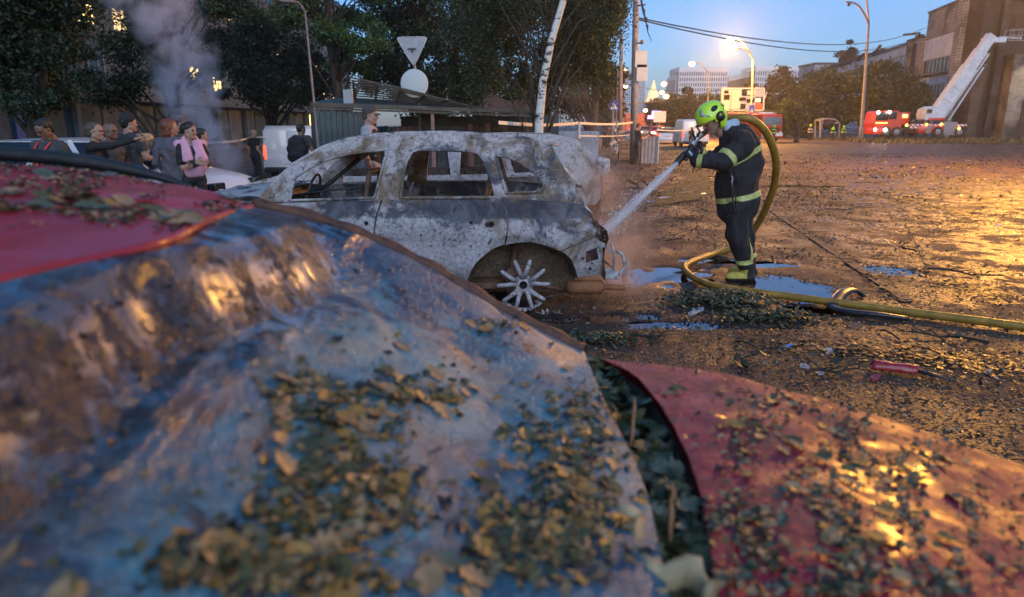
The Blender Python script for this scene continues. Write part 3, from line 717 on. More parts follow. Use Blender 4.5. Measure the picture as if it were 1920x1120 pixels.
upper = roofline + rear_edge[:4] + [(rear_edge[3][0], sp(1095, 382)[1])] + [sp(941, 371), sp(929, 373.5), sp(840, 374), sp(716, 376), sp(600, 378), (xa, sp(482, 380)[1])]
p1 = sp(716, 377); q1 = sp(941, 372)
GAP = .007
front_door = [(xa + .02, sp(484, 382)[1]), (xa + .03, .60), (xa + .05, sill + .1), (xa + .12, sill)] + [(doorseam1[-1][0] - .004, sill)] + [(a - GAP, b) for a, b in doorseam1[:4][::-1]]
rear_door = [(a + GAP, b) for a, b in doorseam1[:4]] + [(doorseam1[-1][0] + .004, sill)] + [(AR[-1][0] - .004, sill)] + [(a - .003, b + .003) for a, b in AR[::-1][1:10]] + [(a - GAP, b) for a, b in doorseam2[::-1]]
quarter = [(a + GAP, b) for a, b in doorseam2] + [(a + .002, b + .004) for a, b in AR[::-1][10:15]] + SS([(1052, 469), (1085, 458), (1116, 446)]) + rear_edge[::-1][:4] + [sp(1095, 383)]
corner = SS([(1052, 471), (1085, 460), (1117, 448)]) + tail_low + AR[:4]
fender = [(xa + .01, sp(484, 382)[1]), (xa - .3, .985), (-2.9, .93), (-3.2, .84), (-3.36, .70), (-3.38, .45), (-3.2, .30), (-3.13, .28)] + [(-2.7 + .43 * math.cos(a), .29 + .40 * math.sin(a)) for a in np.linspace(PI, 0, 14)][1:] + [(-2.25, .20), (xa + .10, .2), (xa + .02, .55)]
for sg in (1, -1):
    def mk(name, outl, holes, m, off=0, th=.015, st=.045, cr=True):
        V, F = sheet(outl, holes, side_fn(sg, off, cr), st, th)
        if sg < 0: F = [f[::-1] for f in F]
        mb = MB(); mb.add(V, F); return mb.build(name, m, suv, 45)
    mk('window_frame', upper, [W1, W2, W3], mFRAME, 0, .055, .04, False)
    mk('front_door', front_door, [], mBODY); mk('rear_door', rear_door, [], mBODY); mk('rear_wing', quarter, [], mBODY, st=.035)
    hole = SS([(1099, 474), (1122, 469), (1126, 492), (1100, 497)])
    mk('rear_corner_panel', corner, [hole], mBODY, .012, .02, .03)
    mk('front_wing', fender, [], mBODY)
    mk('sill', [(xa, sill), (-.44, sill), (-.40, .14), (xa, .14)], [], mINNER, .05, .04, .08, False)
# raised lips round the window openings (door frames)
for Wn, r in ((W1, .012), (W2, .014), (W3, .012)):
    pts = [side_fn(1, -.004, False)(x, z)[0] for x, z in resample(Wn, .05)]; mb = MB(); mb.tube(pts + pts[:2], r, 6); mb.build('window_surround', mFRAME, suv, True)
# small triangle plate at the mirror
V, F = sheet(SS([(486, 375), (549, 331), (541, 376)]), [], side_fn(1, .012, False), .04, .01); mb = MB(); mb.add(V, F); mb.build('mirror_plate', mASH, suv, 40)
# handle holes and bullet-like rust holes
for px, py, r in ((688, 418, .018), (883, 417, .014), (921, 420, .024), (915, 421, .02), (640, 417, .012), (1108, 507, .014), (1094, 486, .010), (1112, 497, .008), (884, 462, .007), (790, 440, .008), (760, 408, .006)):
    x, z = sp(px, py); p, n = side_fn(1, -.006)(x, z); mb = MB(); mb.lathe([(r * 1.25, 0), (r, -.004), (r * .9, .004)], p, Matrix.Rotation(R(90), 4, 'X'), 12); mb.lathe([(r * .95, .0015), (0.0001, .0015)], p, Matrix.Rotation(R(90), 4, 'X'), 12, 1); mb.build('rust_hole', [mFRAME, mHOLE], suv, True)
# fuel flap outline
# roof skin between the rails
rl = resample(roofline[2:] , .1, False)
def roof_fn(u, v):
    k = u * (len(rl) - 1); i = min(int(k), len(rl) - 2); f = k - i
    x = lerp(rl[i][0], rl[i + 1][0], f); z = lerp(rl[i][1], rl[i + 1][1], f); y0 = S(z) + .01
    y = lerp(y0, SUVW - y0, v); z2 = z + .012 * math.sin(v * PI) - .03 * math.sin(v * PI) * sstep(.55, .95, u) + .010 * fb(x, y, 0, 3, 3) * math.sin(v * PI) - .005
    x2 = x + (.10 * math.sin(v * PI) if u > .9 else -.10 * math.sin(v * PI) * sstep(.25, 0, u)); return Vector((x2 - SO.x, y, z2))
mb = MB(); mb.grid(50, 30, roof_fn); o = mb.build('roof', mROOF, suv, True)
so = o.modifiers.new('thickness', 'SOLIDIFY'); so.thickness = .012; so.offset = -1
# roof rails: rough weld seam along the edge
mb = MB(); mb.tube([side_fn(1, .03, False)(a, b)[0] + Vector((0, 0, .002)) for a, b in resample(roofline[1:], .08, False)], .017, 6); mb.build('roof_gutter', mROOF, suv, True)
# bonnet, floor, bulkhead, rear sill, seats
mb = MB(); mb.grid(14, 14, lambda u, v: Vector((lerp(xa, -3.3, u) - SO.x, lerp(.07, SUVW - .07, v), lerp(.985, .80, u ** 1.6) + .04 * math.sin(v * PI) + .02 * fb(u * 4, v * 4)))); mb.build('bonnet', mROOF, suv, True)
mb = MB(); mb.box((SO.x * 0 + -.55 + .0, SUVW / 2, .24), (3.9, 1.6, .05)); mb.build('floor_pan', mRUST, suv)
mb = MB(); mb.box((-.85, SUVW / 2, .62), (.06, 1.6, .66)); mb.build('bulkhead', mINNER, suv)
mb = MB()
for i in range(9): mb.add([], [])
mb.grid(8, 6, lambda u, v: Vector((2.08 + .05 * fb(u * 3, v * 3, 1), .12 + 1.56 * u, .28 + .42 * v))); mb.build('rear_panel', mRUSTO, suv, True)
def seat(x, y, w, name):
    mb = MB(); fr = [(x, y, .42), (x + .10, y, .75), (x + .17, y, 1.12), (x + .17, y + .04, 1.17), (x + .17, y + w - .04, 1.17), (x + .17, y + w, 1.12), (x + .10, y + w, .75), (x, y + w, .42)]
    mb.tube(fr, .022, 7); 
    for zz in (.55, .68, .82, .95, 1.06): mb.tube([(x + .02 + (zz - .42) * .25, y, zz), (x + .02 + (zz - .42) * .25, y + w, zz)], .008, 5)
    for yy in (y, y + w): mb.tube([(x, yy, .42), (x - .42, yy, .42)], .018, 6)
    for yy in np.linspace(y + .08, y + w - .08, 4): mb.tube([(x, yy, .42), (x - .2, yy, .38), (x - .42, yy, .42)], .007, 5)
    mb.build(name, mRUST, suv, True)
seat(-.05, .18, .5, 'seat_frame'); seat(-.05, 1.08, .5, 'seat_frame'); seat(.95, .18, 1.4, 'rear_seat_frame')
mb = MB(); mb.tube([(-.80, .1, .88), (-.78, .9, .92), (-.80, 1.7, .88)], .03, 8); mb.tube([(-.72, .3, .86), (-.45, .42, .96)], .02, 6)
mb.build('dash_beam', mRUST, suv, True)
mb = MB(); cc = Vector((-.42, .43, .97)); mb.tube([cc + Vector((.03 * math.sin(a) * 1.8, .18 * math.cos(a), .17 * math.sin(a))) for a in np.linspace(0, 2 * PI, 25)], .011, 6); mb.tube([cc + Vector((0, -.17, 0)), cc + Vector((0, .17, 0))], .01, 5); mb.build('steering_wheel', mRUST, suv, True)
mb = MB(); mb.tube([side_fn(1, .3, False)(a, b)[0] for a, b in SS([(560, 372), (600, 350), (660, 300)])], .016, 6); mb.tube([side_fn(1, .2, False)(a, b)[0] for a, b in SS([(520, 374), (600, 362), (700, 352)])], .01, 6)
for k in range(9): 
    x = -.75 + .09 * k; mb.tube([(x, .15 + .1 * (k % 3), .93), (x + .1, .3, .99 - .01 * k), (x + .22, .35, .94)], .006, 4)
mb.build('burnt_wiring', mBLKTRIM, suv, True)
# rear wheel house, hub, spoked rim, brake disc
wx, wz = sp(981, 531); WC = Vector((wx - SO.x, .05, wz))
mb = MB(); arr = [(a - SO.x, b) for a, b in AR]
mb.grid(len(arr) - 1, 8, lambda u, v: (lambda a: Vector((lerp(a[0], lerp(a[0], WC.x, .10), v), .03 + .36 * v, lerp(a[1], a[1] * .95, v))))(arr[int(round(u * (len(arr) - 1)))])); mb.build('wheel_house', mWH, suv, True)
mb = MB(); mb.grid(20, 10, lambda u, v: Vector((WC.x - .44 + .90 * u, .36 + .07 * fb(u * 3, v * 3, 2), .12 + (.50) * v))); mb.build('wheel_house_back', mWH, suv, True)
mb = MB(); mb.tube([WC + Vector((-.10, .16, .0)), WC + Vector((-.06, .2, .34))], [.035, .03], 10); mb.build('spring_strut', mRUST, suv, True)
mb = MB(); mb.tube([WC + Vector((.02, .12, -.02)), WC + Vector((.28, .2, -.08)), WC + Vector((.36, .22, -.1))], [.025, .02, .02], 8); mb.build('suspension_arm', mRUST, suv, True)
for a_ in (40, 70, 100, 130): 
    mb = MB(); c_ = Vector((math.cos(R(a_)), 0, math.sin(R(a_)))); mb.tube([Vector((WC.x, .08, WC.z)) + c_ * .345 * Vector((1.2, 1, 1)).x, Vector((WC.x, .34, WC.z)) + c_ * .33], [.012, .012], 6); mb.build('arch_rib', mRUSTO if a_ == 70 else mRUST, suv, True)
mb = MB(); mb.lathe([(.034, -.035), (.052, -.03), (.074, -.02), (.084, .0), (.08, .03), (.0, .03)], WC, 'Y', 20); mb.lathe([(.034, -.035), (.030, -.02), (.0001, -.015)], WC, 'Y', 16, 1)
MS = mb
for k in range(5):
    a0 = R(90 + 72 * k + 2)
    for d in (-1, 1):
        r0, r1 = .062, .205
        a1 = a0 + d * R(17); pa = WC + Vector((math.cos(a0 + d * R(8)) * r0, -.018, math.sin(a0 + d * R(8)) * r0)); pb = WC + Vector((math.cos(a1) * r1, -.045, math.sin(a1) * r1))
        mid = pa.lerp(pb, .5) + Vector((-math.cos(a0) * 0, -.012, 0)) ; L = r1 * (1 if k != 3 else 1.1)
        MS.tube([pa, mid, pb, pb + (pb - mid).normalized() * .012 + Vector((0, .012, 0))], [.027, .0195, .019, .013], 8, flat=.9)
wheel = MS.build('rear_wheel', [mMELT, mHOLE], suv, True)
for k in range(5):
    a0 = R(126 + 72 * k); p = WC + Vector((math.cos(a0) * .055, -.026, math.sin(a0) * .055)); mb = MB(); mb.lathe([(.0145, -.006), (.012, .004)], p, 'Y', 10); mb.lathe([(.012, .002), (.0001, .002)], p, 'Y', 10, 1); mb.build('bolt_hole', [mRUST, mHOLE], wheel, True)
mb = MB(); mb.lathe([(.06, .03), (.155, .035), (.158, .055), (.06, .06)], WC, 'Y', 32); mb.build('brake_disc', mRUST, suv, True)
mb = MB(); mb.box(WC + Vector((-.11, .05, .07)), (.09, .08, .12), (0, R(40), 0), bev=.015); mb.build('brake_caliper', mRUST, suv, 40)
mb = MB()
for a in (250, 262, 274, 286, 235): mb.tube([WC + Vector((math.cos(R(a)) * .22, -.03 + .02 * i, math.sin(R(a)) * .22)) for i in range(4)], [.012, .02, .016, .01], 6)
mb.tube([WC + Vector((math.cos(R(a)) * .225, .03, math.sin(R(a)) * .225)) for a in range(225, 320, 8)], .014, 6); mb.build('melted_rim', mMELT, wheel, True)
mb = MB(); c = Vector((-2.7 - SO.x, .12, .27)); mb.lathe([(.0, -.03), (.16, -.04), (.2, -.06), (.21, .1), (.0, .1)], c, 'Y', 24); mb.lathe([(.0, -.03), (.16, -.04), (.2, -.06), (.21, .1), (.0, .1)], (c.x, SUVW - .2, c.z), 'Y', 24); mb.build('front_wheel_hub', mMELT, suv, 40)
mb = MB(); mb.lathe([(.0, -.03), (.16, -.04), (.2, -.06), (.21, .1), (.0, .1)], (WC.x, SUVW - .2, WC.z), 'Y', 24); mb.build('rear_wheel_hub', mMELT, suv, 40)
# silencer and tail pipe
e0, e1, e2 = P(1062, 538, 5.72) - SO, P(1132, 538, 5.72) - SO, P(1172, 540, 5.68) - SO
mb = MB(); mb.tube([e0, e0.lerp(e1, .06), e1.lerp(e0, .06), e1, e1.lerp(e2, .1), e2], [.045, .062, .062, .035, .024, .024], 16, cap=True); mb.build('exhaust_silencer', mRUSTO, suv, True)
# collapsed bumper carrier behind the tail
mb = MB(); a = P(1142, 512, 5.75) - SO; mb.box(a, (.11, .25, .06), (0, R(4), R(3)), bev=.01); mb.tube([P(1160, 515, 5.75) - SO, P(1172, 500, 5.8) - SO, P(1168, 478, 5.8) - SO, P(1155, 470, 5.8) - SO], .014, 6)
mb.tube([P(1150, 505, 5.9) - SO, P(1152, 480, 5.9) - SO, P(1146, 455, 5.9) - SO], .012, 6); mb.tube([P(1165, 520, 5.7) - SO, P(1181, 505, 5.7) - SO, P(1176, 488, 5.75) - SO], .006, 6)
mb.build('bumper_carrier', mASH, suv, True)
mb = MB(); V, F = sheet(SS([(1099, 388), (1104, 390), (1131, 450), (1127, 452)]), [], side_fn(1, .03, False), .04, .03); mb.add(V, F); mb.build('tail_lamp_recess', mRUST, suv)

mPALE = burnt('pale burnt shell', 1.5, .3, .45)
r_t = random.Random(4)
for i, (px, py) in enumerate(((1098, 392), (1108, 415), (1121, 440), (1133, 470), (1137, 500), (1130, 520), (1060, 320), (1082, 352))):
    x, z = sp(px, py); p = side_fn(1, .02)(x, z)[0]; L_ = r_t.uniform(.05, .12); e1 = p + Vector((L_ * .5, r_t.uniform(-.02, .08), -r_t.uniform(.0, .06))); e2 = e1 + Vector((L_ * .5, r_t.uniform(-.03, .08), -r_t.uniform(.02, .10))); w = Vector((-.01, .02, r_t.uniform(.02, .05)))
    mb = MB(); mb.add([p, p + w, e1 + w * .8, e1, e2, e2 + w * .3], [(0, 1, 2, 3), (3, 2, 5, 4)]); o = mb.build('torn_metal_strip', (mASH, mRUST, mFRAME)[i % 3], suv); md = o.modifiers.new('t', 'SOLIDIFY'); md.thickness = .004
# ------------------------------------------------------------ second wreck behind it
C2 = Vector((-.9, 8.2, 0)); CY = 8.2
def S2(z): return (z - .9) * .28 if z > .9 else 0
def sp2(px, py):
    Y = CY
    for _ in range(5): p = P(px, py, Y); Y = CY + S2(p.z)
    return (p.x, p.z)
def SS2(l): return [sp2(*q) for q in l]
wreck = thing('burnt_car', 'smaller burnt out car standing right behind the larger wreck', 'car wreck', C2)
def fn2(sg):
    def f(x, z):
        y = S2(z) + .012 * fb(x, z, 8, 3, 3)
        if x > .7: y += .3 * ((x - .7) / .5) ** 2
        p = Vector((x - C2.x, y, z)); n = Vector((0, 1, 0))
        if sg < 0: p.y = 1.7 - p.y; n = -n
        return p, n
    return f
out2 = SS2([(440, 352), (560, 318), (640, 276), (700, 262), (800, 255), (960, 250), (1040, 252), (1092, 262), (1098, 275), (1136, 310), (1140, 322), (1128, 330), (1131, 352), (1132, 372), (1118, 386), (1100, 386), (1085, 388)]) + [(.55, .25), (-.1, .22), (-2.6, .22), (-3.1, .3), (-3.3, .6), (-3.2, .78), (-2.9, .85)]
h1 = SS2([(600, 332), (655, 292), (720, 276), (724, 330)]); h2 = SS2([(745, 275), (838, 272), (845, 328), (748, 330)]); h3 = SS2([(865, 274), (925, 277), (945, 326), (862, 328)]); h4 = SS2([(950, 280), (1000, 285), (1012, 322), (965, 325)])
for sg in (1, -1):
    V, F = sheet(out2, [h1, h2, h3, h4], fn2(sg), .09, .03)
    if sg < 0: F = [f[::-1] for f in F]
    mb = MB(); mb.add(V, F); mb.build('body_side', mPALE, wreck, 45)
top2 = resample(SS2([(560, 318), (640, 276), (700, 262), (800, 255), (960, 250), (1040, 252), (1092, 262)]), .12, False)
mb = MB(); k2 = len(top2) - 1
mb.grid(k2, 8, lambda u, v: (lambda a: Vector((a[0] - C2.x + .03 * math.sin(v * PI), lerp(S2(a[1]), 1.7 - S2(a[1]), v), a[1] - .012 * math.sin(v * PI) + .01 * fb(a[0], v * 3))))(top2[int(round(u * k2))])); mb.build('roof', mPALE, wreck, True)
mb = MB(); ra, rb_ = sp2(1136, 312), sp2(1130, 380)
mb.grid(10, 10, lambda u, v: Vector((lerp(ra[0], rb_[0], v) - C2.x - .02 + .05 * fb(u * 4, v * 4), .10 + 1.4 * u, lerp(ra[1], .25, v)))); mb.build('rear_panel', mRUSTO, wreck, True)
mb = MB(); mb.box((.2, .85, .3), (3.6, 1.5, .05)); mb.build('floor_pan', mRUST, wreck)
mb = MB(); mb.tube([P(1118, 300, 8.1) - C2, P(1136, 306, 8.1) - C2, P(1137, 322, 8.1) - C2, P(1128, 328, 8.1) - C2], [.05, .06, .05, .03], 8); mb.build('spoiler_stub', mASH, wreck, True)
for x in (-2.6, .15):
    for yy in (.05, 1.55):
        mb = MB(); mb.lathe([(0, -.04), (.2, -.05), (.22, .05), (0, .1)], (x - C2.x, yy, .24), 'Y', 20); mb.build('wheel_hub', mMELT, wreck, 40)
# rusted tailgate lining seen through the open tail of the near wreck: its own tailgate hanging
tgl = thing('car_door', 'crumpled torn off car panel lying on the ground right of the second wreck', 'car panel', G(1180, 352))
mb = MB(); mb.grid(16, 8, lambda u, v: Vector(((u - .5) * .75, (v - .5) * .5, .05 + .17 * math.sin(u * PI * 1.3) * (1 - v * .5) + .03 * fb(u * 5, v * 5)))); o = mb.build('panel', mFRAME, tgl, True)
mb = MB(); mb.tube([(.1, -.2, .08), (.25, -.26, .22), (.42, -.15, .12), (.5, .0, .02)], [.02, .05, .045, .015], 8, flat=.4); mb.build('torn_edge', mRUST, tgl, True)
# white ash and melted bits round the wheel
for i, (px, py, s) in enumerate(((925, 565, 1.0), (950, 580, 1.2), (1010, 572, .9), (1030, 560, .8), (1045, 590, .7), (1022, 590, .9), (975, 592, 1), (940, 574, .8), (905, 560, .9))):
    mb = MB(); b0 = G(px, py)
    for k in range(7):
        a = random.uniform(0, 6.3); r = random.uniform(0, .05) * s; h = random.uniform(.01, .05) * s; c = Vector((r * math.cos(a), r * math.sin(a), .01)); d = Vector((random.gauss(0, .03), random.gauss(0, .03), h)) * s
        mb.tube([c, c + d * .5, c + d], [.014 * s, .010 * s, .002], 5, flat=.35)
    o = mb.build('ash_flake', mASH); o.location = b0; tag(o, 'flaky heap of white ash and melted alloy by the burnt wheel', 'ash flakes', 'ash heaps round the burnt wheel')
# ============================================================ BACKGROUND: buildings
mPLAS = noisy('old pale plaster', (.05, .065, .078), (.10, .125, .14), 1.2, (.8, .95), .3, .02); mPLAS2 = noisy('green grey panel', (.018, .042, .046), (.034, .075, .078), 2, (.7, .9), .3, .02)
mWHT = noisy('white painted wall', (.42, .44, .46), (.62, .64, .66), .8, (.7, .9), .2, .02); mWHTB = noisy('weathered white panel', (.26, .28, .31), (.42, .44, .47), 1.5, (.7, .9), .3, .03)
mDKGL = mat('dark window glass', (.012, .015, .02), .08); mFRM = mat('pale window frame', (.16, .17, .18), .5)
mLIT = mat('lit window', (.8, .6, .3), .5, emit=(1, .62, .16), es=1.3); mLITD = mat('dim lit window', (.6, .4, .2), .5, emit=(1, .66, .28), es=.42)
nt = NT(mLIT); nt.t.links.new(nt.ramp(nt.noise(2.2, 2, .5), [(.35, (.9, .42, .07)), (.6, (1, .72, .26))]), nt.b.inputs['Emission Color'])
def M_brick(name, c1, c2, mortar, s=1, soot=.0):
    m = mat(name, c1, .85); t = NT(m); n = t.n.new('ShaderNodeTexBrick'); n.inputs['Scale'].default_value = 1; n.inputs['Brick Width'].default_value = .5 * s; n.inputs['Row Height'].default_value = .16 * s; n.inputs['Mortar Size'].default_value = .018 * s
    sx = t.sep(); cb = t.n.new('ShaderNodeCombineXYZ'); t.put(cb.inputs[0], t.math('ADD', sx[0], sx[1])); t.put(cb.inputs[1], sx[2]); t.t.links.new(cb.outputs[0], n.inputs['Vector'])
    n.inputs['Color1'].default_value = (*c1, 1); n.inputs['Color2'].default_value = (*c2, 1); n.inputs['Mortar'].default_value = (*mortar, 1)
    k = n.outputs[0]
    if soot: k = t.mix(t.ramp(t.noise(.28, 5, .65), [(.5 - soot * .2, 0), (.68 - soot * .2, .92)]), k, (.012, .010, .010))
    t.col(k); t.bump(n.outputs[1], .5, .02).node.invert = True; return m
mBRK = M_brick('grey brick', (.17, .155, .15), (.24, .215, .20), (.07, .065, .06), 1.3, .25); mBRKS = M_brick('smoke blackened brick', (.075, .062, .058), (.11, .09, .082), (.05, .04, .04), 1.3, .75)
mSOOT = noisy('soot black wall', (.006, .005, .005), (.035, .024, .02), .5, (.8, .95), .3, .03); mBRNW = noisy('smoky brown wall', (.022, .018, .017), (.052, .042, .038), .35, (.8, .95), .3, .03)
mROOFE = mat('roof edge metal', (.03, .035, .04), .5)

# left apartment house, its long front running away on the left
apt = thing('apartment_building', 'pale plastered apartment block with lit yellow windows behind the dark trees on the left', 'building', (-24, 60, 0))
def ap(name, c, d, m): mb = MB(); mb.box(c, d); return mb.build(name, m, apt)
ap('wall', (-6, 0, 8.4), (12, 92, 17.6), mPLAS); ap('roof', (-6, 0, 17.4), (12.8, 93, .5), mROOFE); ap('ledge', (.7, 0, 3.05), (1.5, 92, .22), mROOFE)
for i in range(30): ap('ground_floor_panel', (.06, -45 + i * 3.05, 1.5), (.12, 2.3, 3.0), mPLAS2 if i % 3 else mPLAS)
for i in range(16): ap('pilaster', (.35, -46 + i * 6.1, 1.5), (.3, .35, 3.0), mPLAS)
d = MB().box((.25, -25.4 + 60 - 60, 1.25), (.12, 1.9, 2.5)).build('blue_door', noisy('blue door paint', (.02, .06, .22), (.03, .09, .3), 3), apt); d['label'] = 'saturated blue door or shutter under the ledge'
wm = MB().box((0, 0, 0), (.10, 1.5, 1.55)).mesh('pane', mDKGL); fm_ = MB()
for a, b, c_, d_ in ((0, 0, .80, 0),): pass
for y0, z0, dy, dz in ((-.78, 0, .07, 1.7), (.78, 0, .07, 1.7), (0, -.8, 1.6, .08), (0, .8, 1.6, .08), (.15, 0, .06, 1.6)): fm_.box((.06, y0, z0), (.08, dy, dz))
fm_.box((.12, 0, -.88), (.22, 1.75, .05)); wf = fm_.mesh('window', mFRM)
wl = MB().box((0, 0, 0), (.10, 1.5, 1.55)).mesh('pane', mLIT); wd = MB().box((0, 0, 0), (.10, 1.5, 1.55)).mesh('pane', mLITD)
def facadeY(px): return 24 * FPX / (960 - px)      # where a picture column meets the facade
lit = {(37, 7.9): 1, (41, 7.9): 1, (54, 5.0): 1, (58, 5.0): 1, (70, 10.9): 1, (44.5, 7.9): 2, (33, 5): 2, (66, 5): 2, (74, 7.9): 2, (95.5, 5.0): 1, (91, 5): 1, (88, 7.9): 1, (52, 13.8): 2, (62, 10.9): 2, (101, 5): 1, (96, 7.9): 1, (84, 2.0): 1, (57, 13.8): 1}
done = set()
for (yy, zz), k in lit.items():
    w = link('window', wf, apt); w.location = (.0, yy - 60, zz); p = link('pane', wl if k == 1 else wd, w); done.add((round(yy), zz))
    if k == 1: w['label'] = 'lit warm yellow window'
for fl in range(5):
    zz = 5.0 + fl * 2.9
    for i in range(22):
        yy = 18 + i * 3.9
        if any(abs(yy - a) < 1.9 and abs(zz - b) < 1 for a, b in lit): continue
        if zz > 1.55 + yy * .46: continue
        w = link('window', wf, apt); w.location = (0, yy - 60, zz); link('pane', wm, w)

# right: long burnt roofed office block
ob = thing('office_block', 'long pale office block with broken burnt roof behind the trees on the right', 'building', (55.0, 88, 0))
dv = Vector((.207, 1, 0)).normalized(); nv_ = Vector((-dv.y, dv.x, 0)); RM = Matrix((dv, Vector((-nv_.x, -nv_.y, 0)), Vector((0, 0, 1)))).transposed()
def obx(name, s0, s1, z0, z1, m, out=0, dp=.3, par=None):
    mb = MB(); c = dv * ((s0 + s1) / 2) + nv_ * (out + dp / 2) ; mb.box((c.x, c.y, (z0 + z1) / 2), (s1 - s0, dp, z1 - z0), RM); return mb.build(name, m, par or ob)
obx('wall', 0, 105, 0, 13.2, mWHTB, -12, 12); mBRKL = M_brick('pale grey brick', (.24, .22, .21), (.32, .29, .28), (.12, .11, .10), 2.2, .1)
obx('brick_attic', 0, 13, 13.0, 16.4, mBRKL, -8, 8.2); obx('attic_coping', 0, 13, 16.4, 16.65, mROOFE, -8.1, 8.5)
obx('stair_recess', 14.5, 18, 0, 13, mSOOT, 0, .15); obx('pilaster', 13.4, 14.5, 0, 13.3, mBRKL, 0, .7); obx('pilaster', 18, 19, 0, 13.3, mBRKL, 0, .7); obx('pilaster', -.5, 1.3, 0, 16.4, mBRKL, .0, .9)
for k in range(5):
    obx('spandrel', 19.2, 104, 1.0 + k * 2.7, 2.1 + k * 2.7, mWHT, .0, .25)
for s0, s1 in ((2.2, 12.4),):
    for zz in (5.0, 8.4):
        o = obx('window_band', s0, s1, zz, zz + 1.7, mDKGL, .02, .06)
        for i in range(9): obx('mullion', s0 + i * (s1 - s0) / 8 - .06, s0 + i * (s1 - s0) / 8 + .06, zz, zz + 1.7, mFRM, .06, .12, o)
        obx('sill', s0 - .3, s1 + .3, zz - .5, zz - .2, mBRNW, .1, .5)
    obx('spandrel', s0 - .5, s1 + .5, 10.2, 12.9, mWHT, .02, .2); obx('spandrel', s0 - .5, s1 + .5, 6.8, 7.9, mWHT, .02, .2); obx('spandrel', s0 - .5, s1 + .5, 2.2, 4.4, mWHTB, .02, .2)
for i in range(26):
    o = obx('window', 20 + i * 3.2, 22 + i * 3.2, 10.3, 11.6, mDKGL, .02, .1)
    if i < 14: obx('window', 20 + i * 3.2, 22 + i * 3.2, 7.6, 8.9, mDKGL, .02, .1)
# torn roofing along the eaves
mb = MB()
for i in range(90):
    s = random.uniform(14, 90); c = dv * s + nv_ * random.uniform(-1.5, .4); L = random.uniform(.8, 4)
    mb.box((c.x, c.y, 13.35 + random.random() * .45), (L, random.uniform(.2, 1.2), random.uniform(.05, .5)), RM @ Matrix.Rotation(random.gauss(0, .12), 3, 'Y'))
o = mb.build('roof_rubble', mBRNW, ob); o['kind'] = 'stuff'
obx('roof', 19, 105, 13.2, 13.5, mROOFE, -11.6, 11.9)
mb = MB(); mb.tube([(dv * 12.8 + nv_ * 1).to_tuple()[:2] + (13.9,), (dv * 13.5 + nv_ * 3).to_tuple()[:2] + (13.8,)], .15, 6); mb.build('roof_spout', mROOFE, ob)
ob2 = thing('office_block', 'small pale flat roofed pavilion at the far end of the long office block', 'building', (0, 0, 0))
mb = MB(); a = P(1531, 240, 190); mb.box((a.x, a.y, 7.6), (8.5, 10, 18.2)); ob2.location = (0, 0, 0); mb.build('wall', mWHTB, ob2); mb = MB(); mb.box((a.x, a.y, 16.9), (9, 10.5, .5)); mb.build('roof', mROOFE, ob2)
mb = MB(); mb.box((a.x + 12, a.y + 6, 6.5), (20, 8, 10.5)); mb.build('wing', mWHT, ob2); mb = MB(); mb.box((a.x + 12, a.y + 6, 12), (20.5, 8.5, .5)); mb.build('wing_roof', mROOFE, ob2)

# right: tall burnt building at the picture edge
tb = thing('burnt_building', 'tall smoke blackened brick building at the right edge with gaping openings', 'building', (54.9, 85, 0))
def tbx(name, x0, x1, z0, z1, m, y=0, dp=.5, par=None): mb = MB(); mb.box(((x0 + x1) / 2, y + dp / 2, (z0 + z1) / 2), (x1 - x0, dp, z1 - z0)); return mb.build(name, m, par or tb)
tbx('wall', 0, 60, 0, 30, mBRNW, 1.2, 3); tbx('side_wall', -.3, .9, 0, 30, mBRKS, -.4, 4.4)
px2x = lambda px: (px - 960) / FPX * 85 * 1.03 - 54.9
for (a, b, m, d) in ((1800, 1812, mBRKS, .7), (1846, 1853, mWHTB, 1.0), (1893, 1900, mBRK, 1.1), (1935, 1945, mBRK, 1.0)): tbx('pilaster', px2x(a), px2x(b), 0 if a < 1840 else 13.6, 30, m, -d + 1.2, d)
tbx('brick_bay', px2x(1819), px2x(1868), 0, 9.6, mBRK, -.8, 2.2); tbx('brick_bay', px2x(1868), px2x(1893), 3.6, 8.2, mBRKS, -.4, 1.8); tbx('brick_bay', px2x(1900), px2x(1960), 3.6, 7.0, mBRKS, -.2, 1.6)
tbx('balcony', px2x(1878), px2x(1960), 8.6, 11.4, mBRK, -1.9, 3.0); tbx('balcony_slab', px2x(1876), px2x(1960), 8.3, 8.6, mBRNW, -2.0, 3.2)
for (a, b, z0, z1) in ((1845, 1866, .2, 4.4), (1872, 1884, .2, 3.5), (1888, 1900, .2, 3.5), (1905, 1918, .2, 3.5)): tbx('doorway', px2x(a), px2x(b), z0, z1, mSOOT, -.84 if a < 1868 else .9, .3)
for k in range(6):
    for (a, b) in ((1815, 1844), (1857, 1890), (1903, 1932)):
        o = tbx('window_opening', px2x(a), px2x(b), 12 + k * 3.4, 14.2 + k * 3.4, mSOOT, 1.05, .3); tbx('bent_frame', px2x(a) + .9, px2x(a) + 1.1, 12 + k * 3.4, 14.2 + k * 3.4, mBRNW, .95, .1, o)
for (a, b, z) in ((1802, 1818, 2), (1802, 1818, 6)): tbx('window_opening', px2x(a), px2x(b), z, z + 3.2, mSOOT, 1.05, .3)
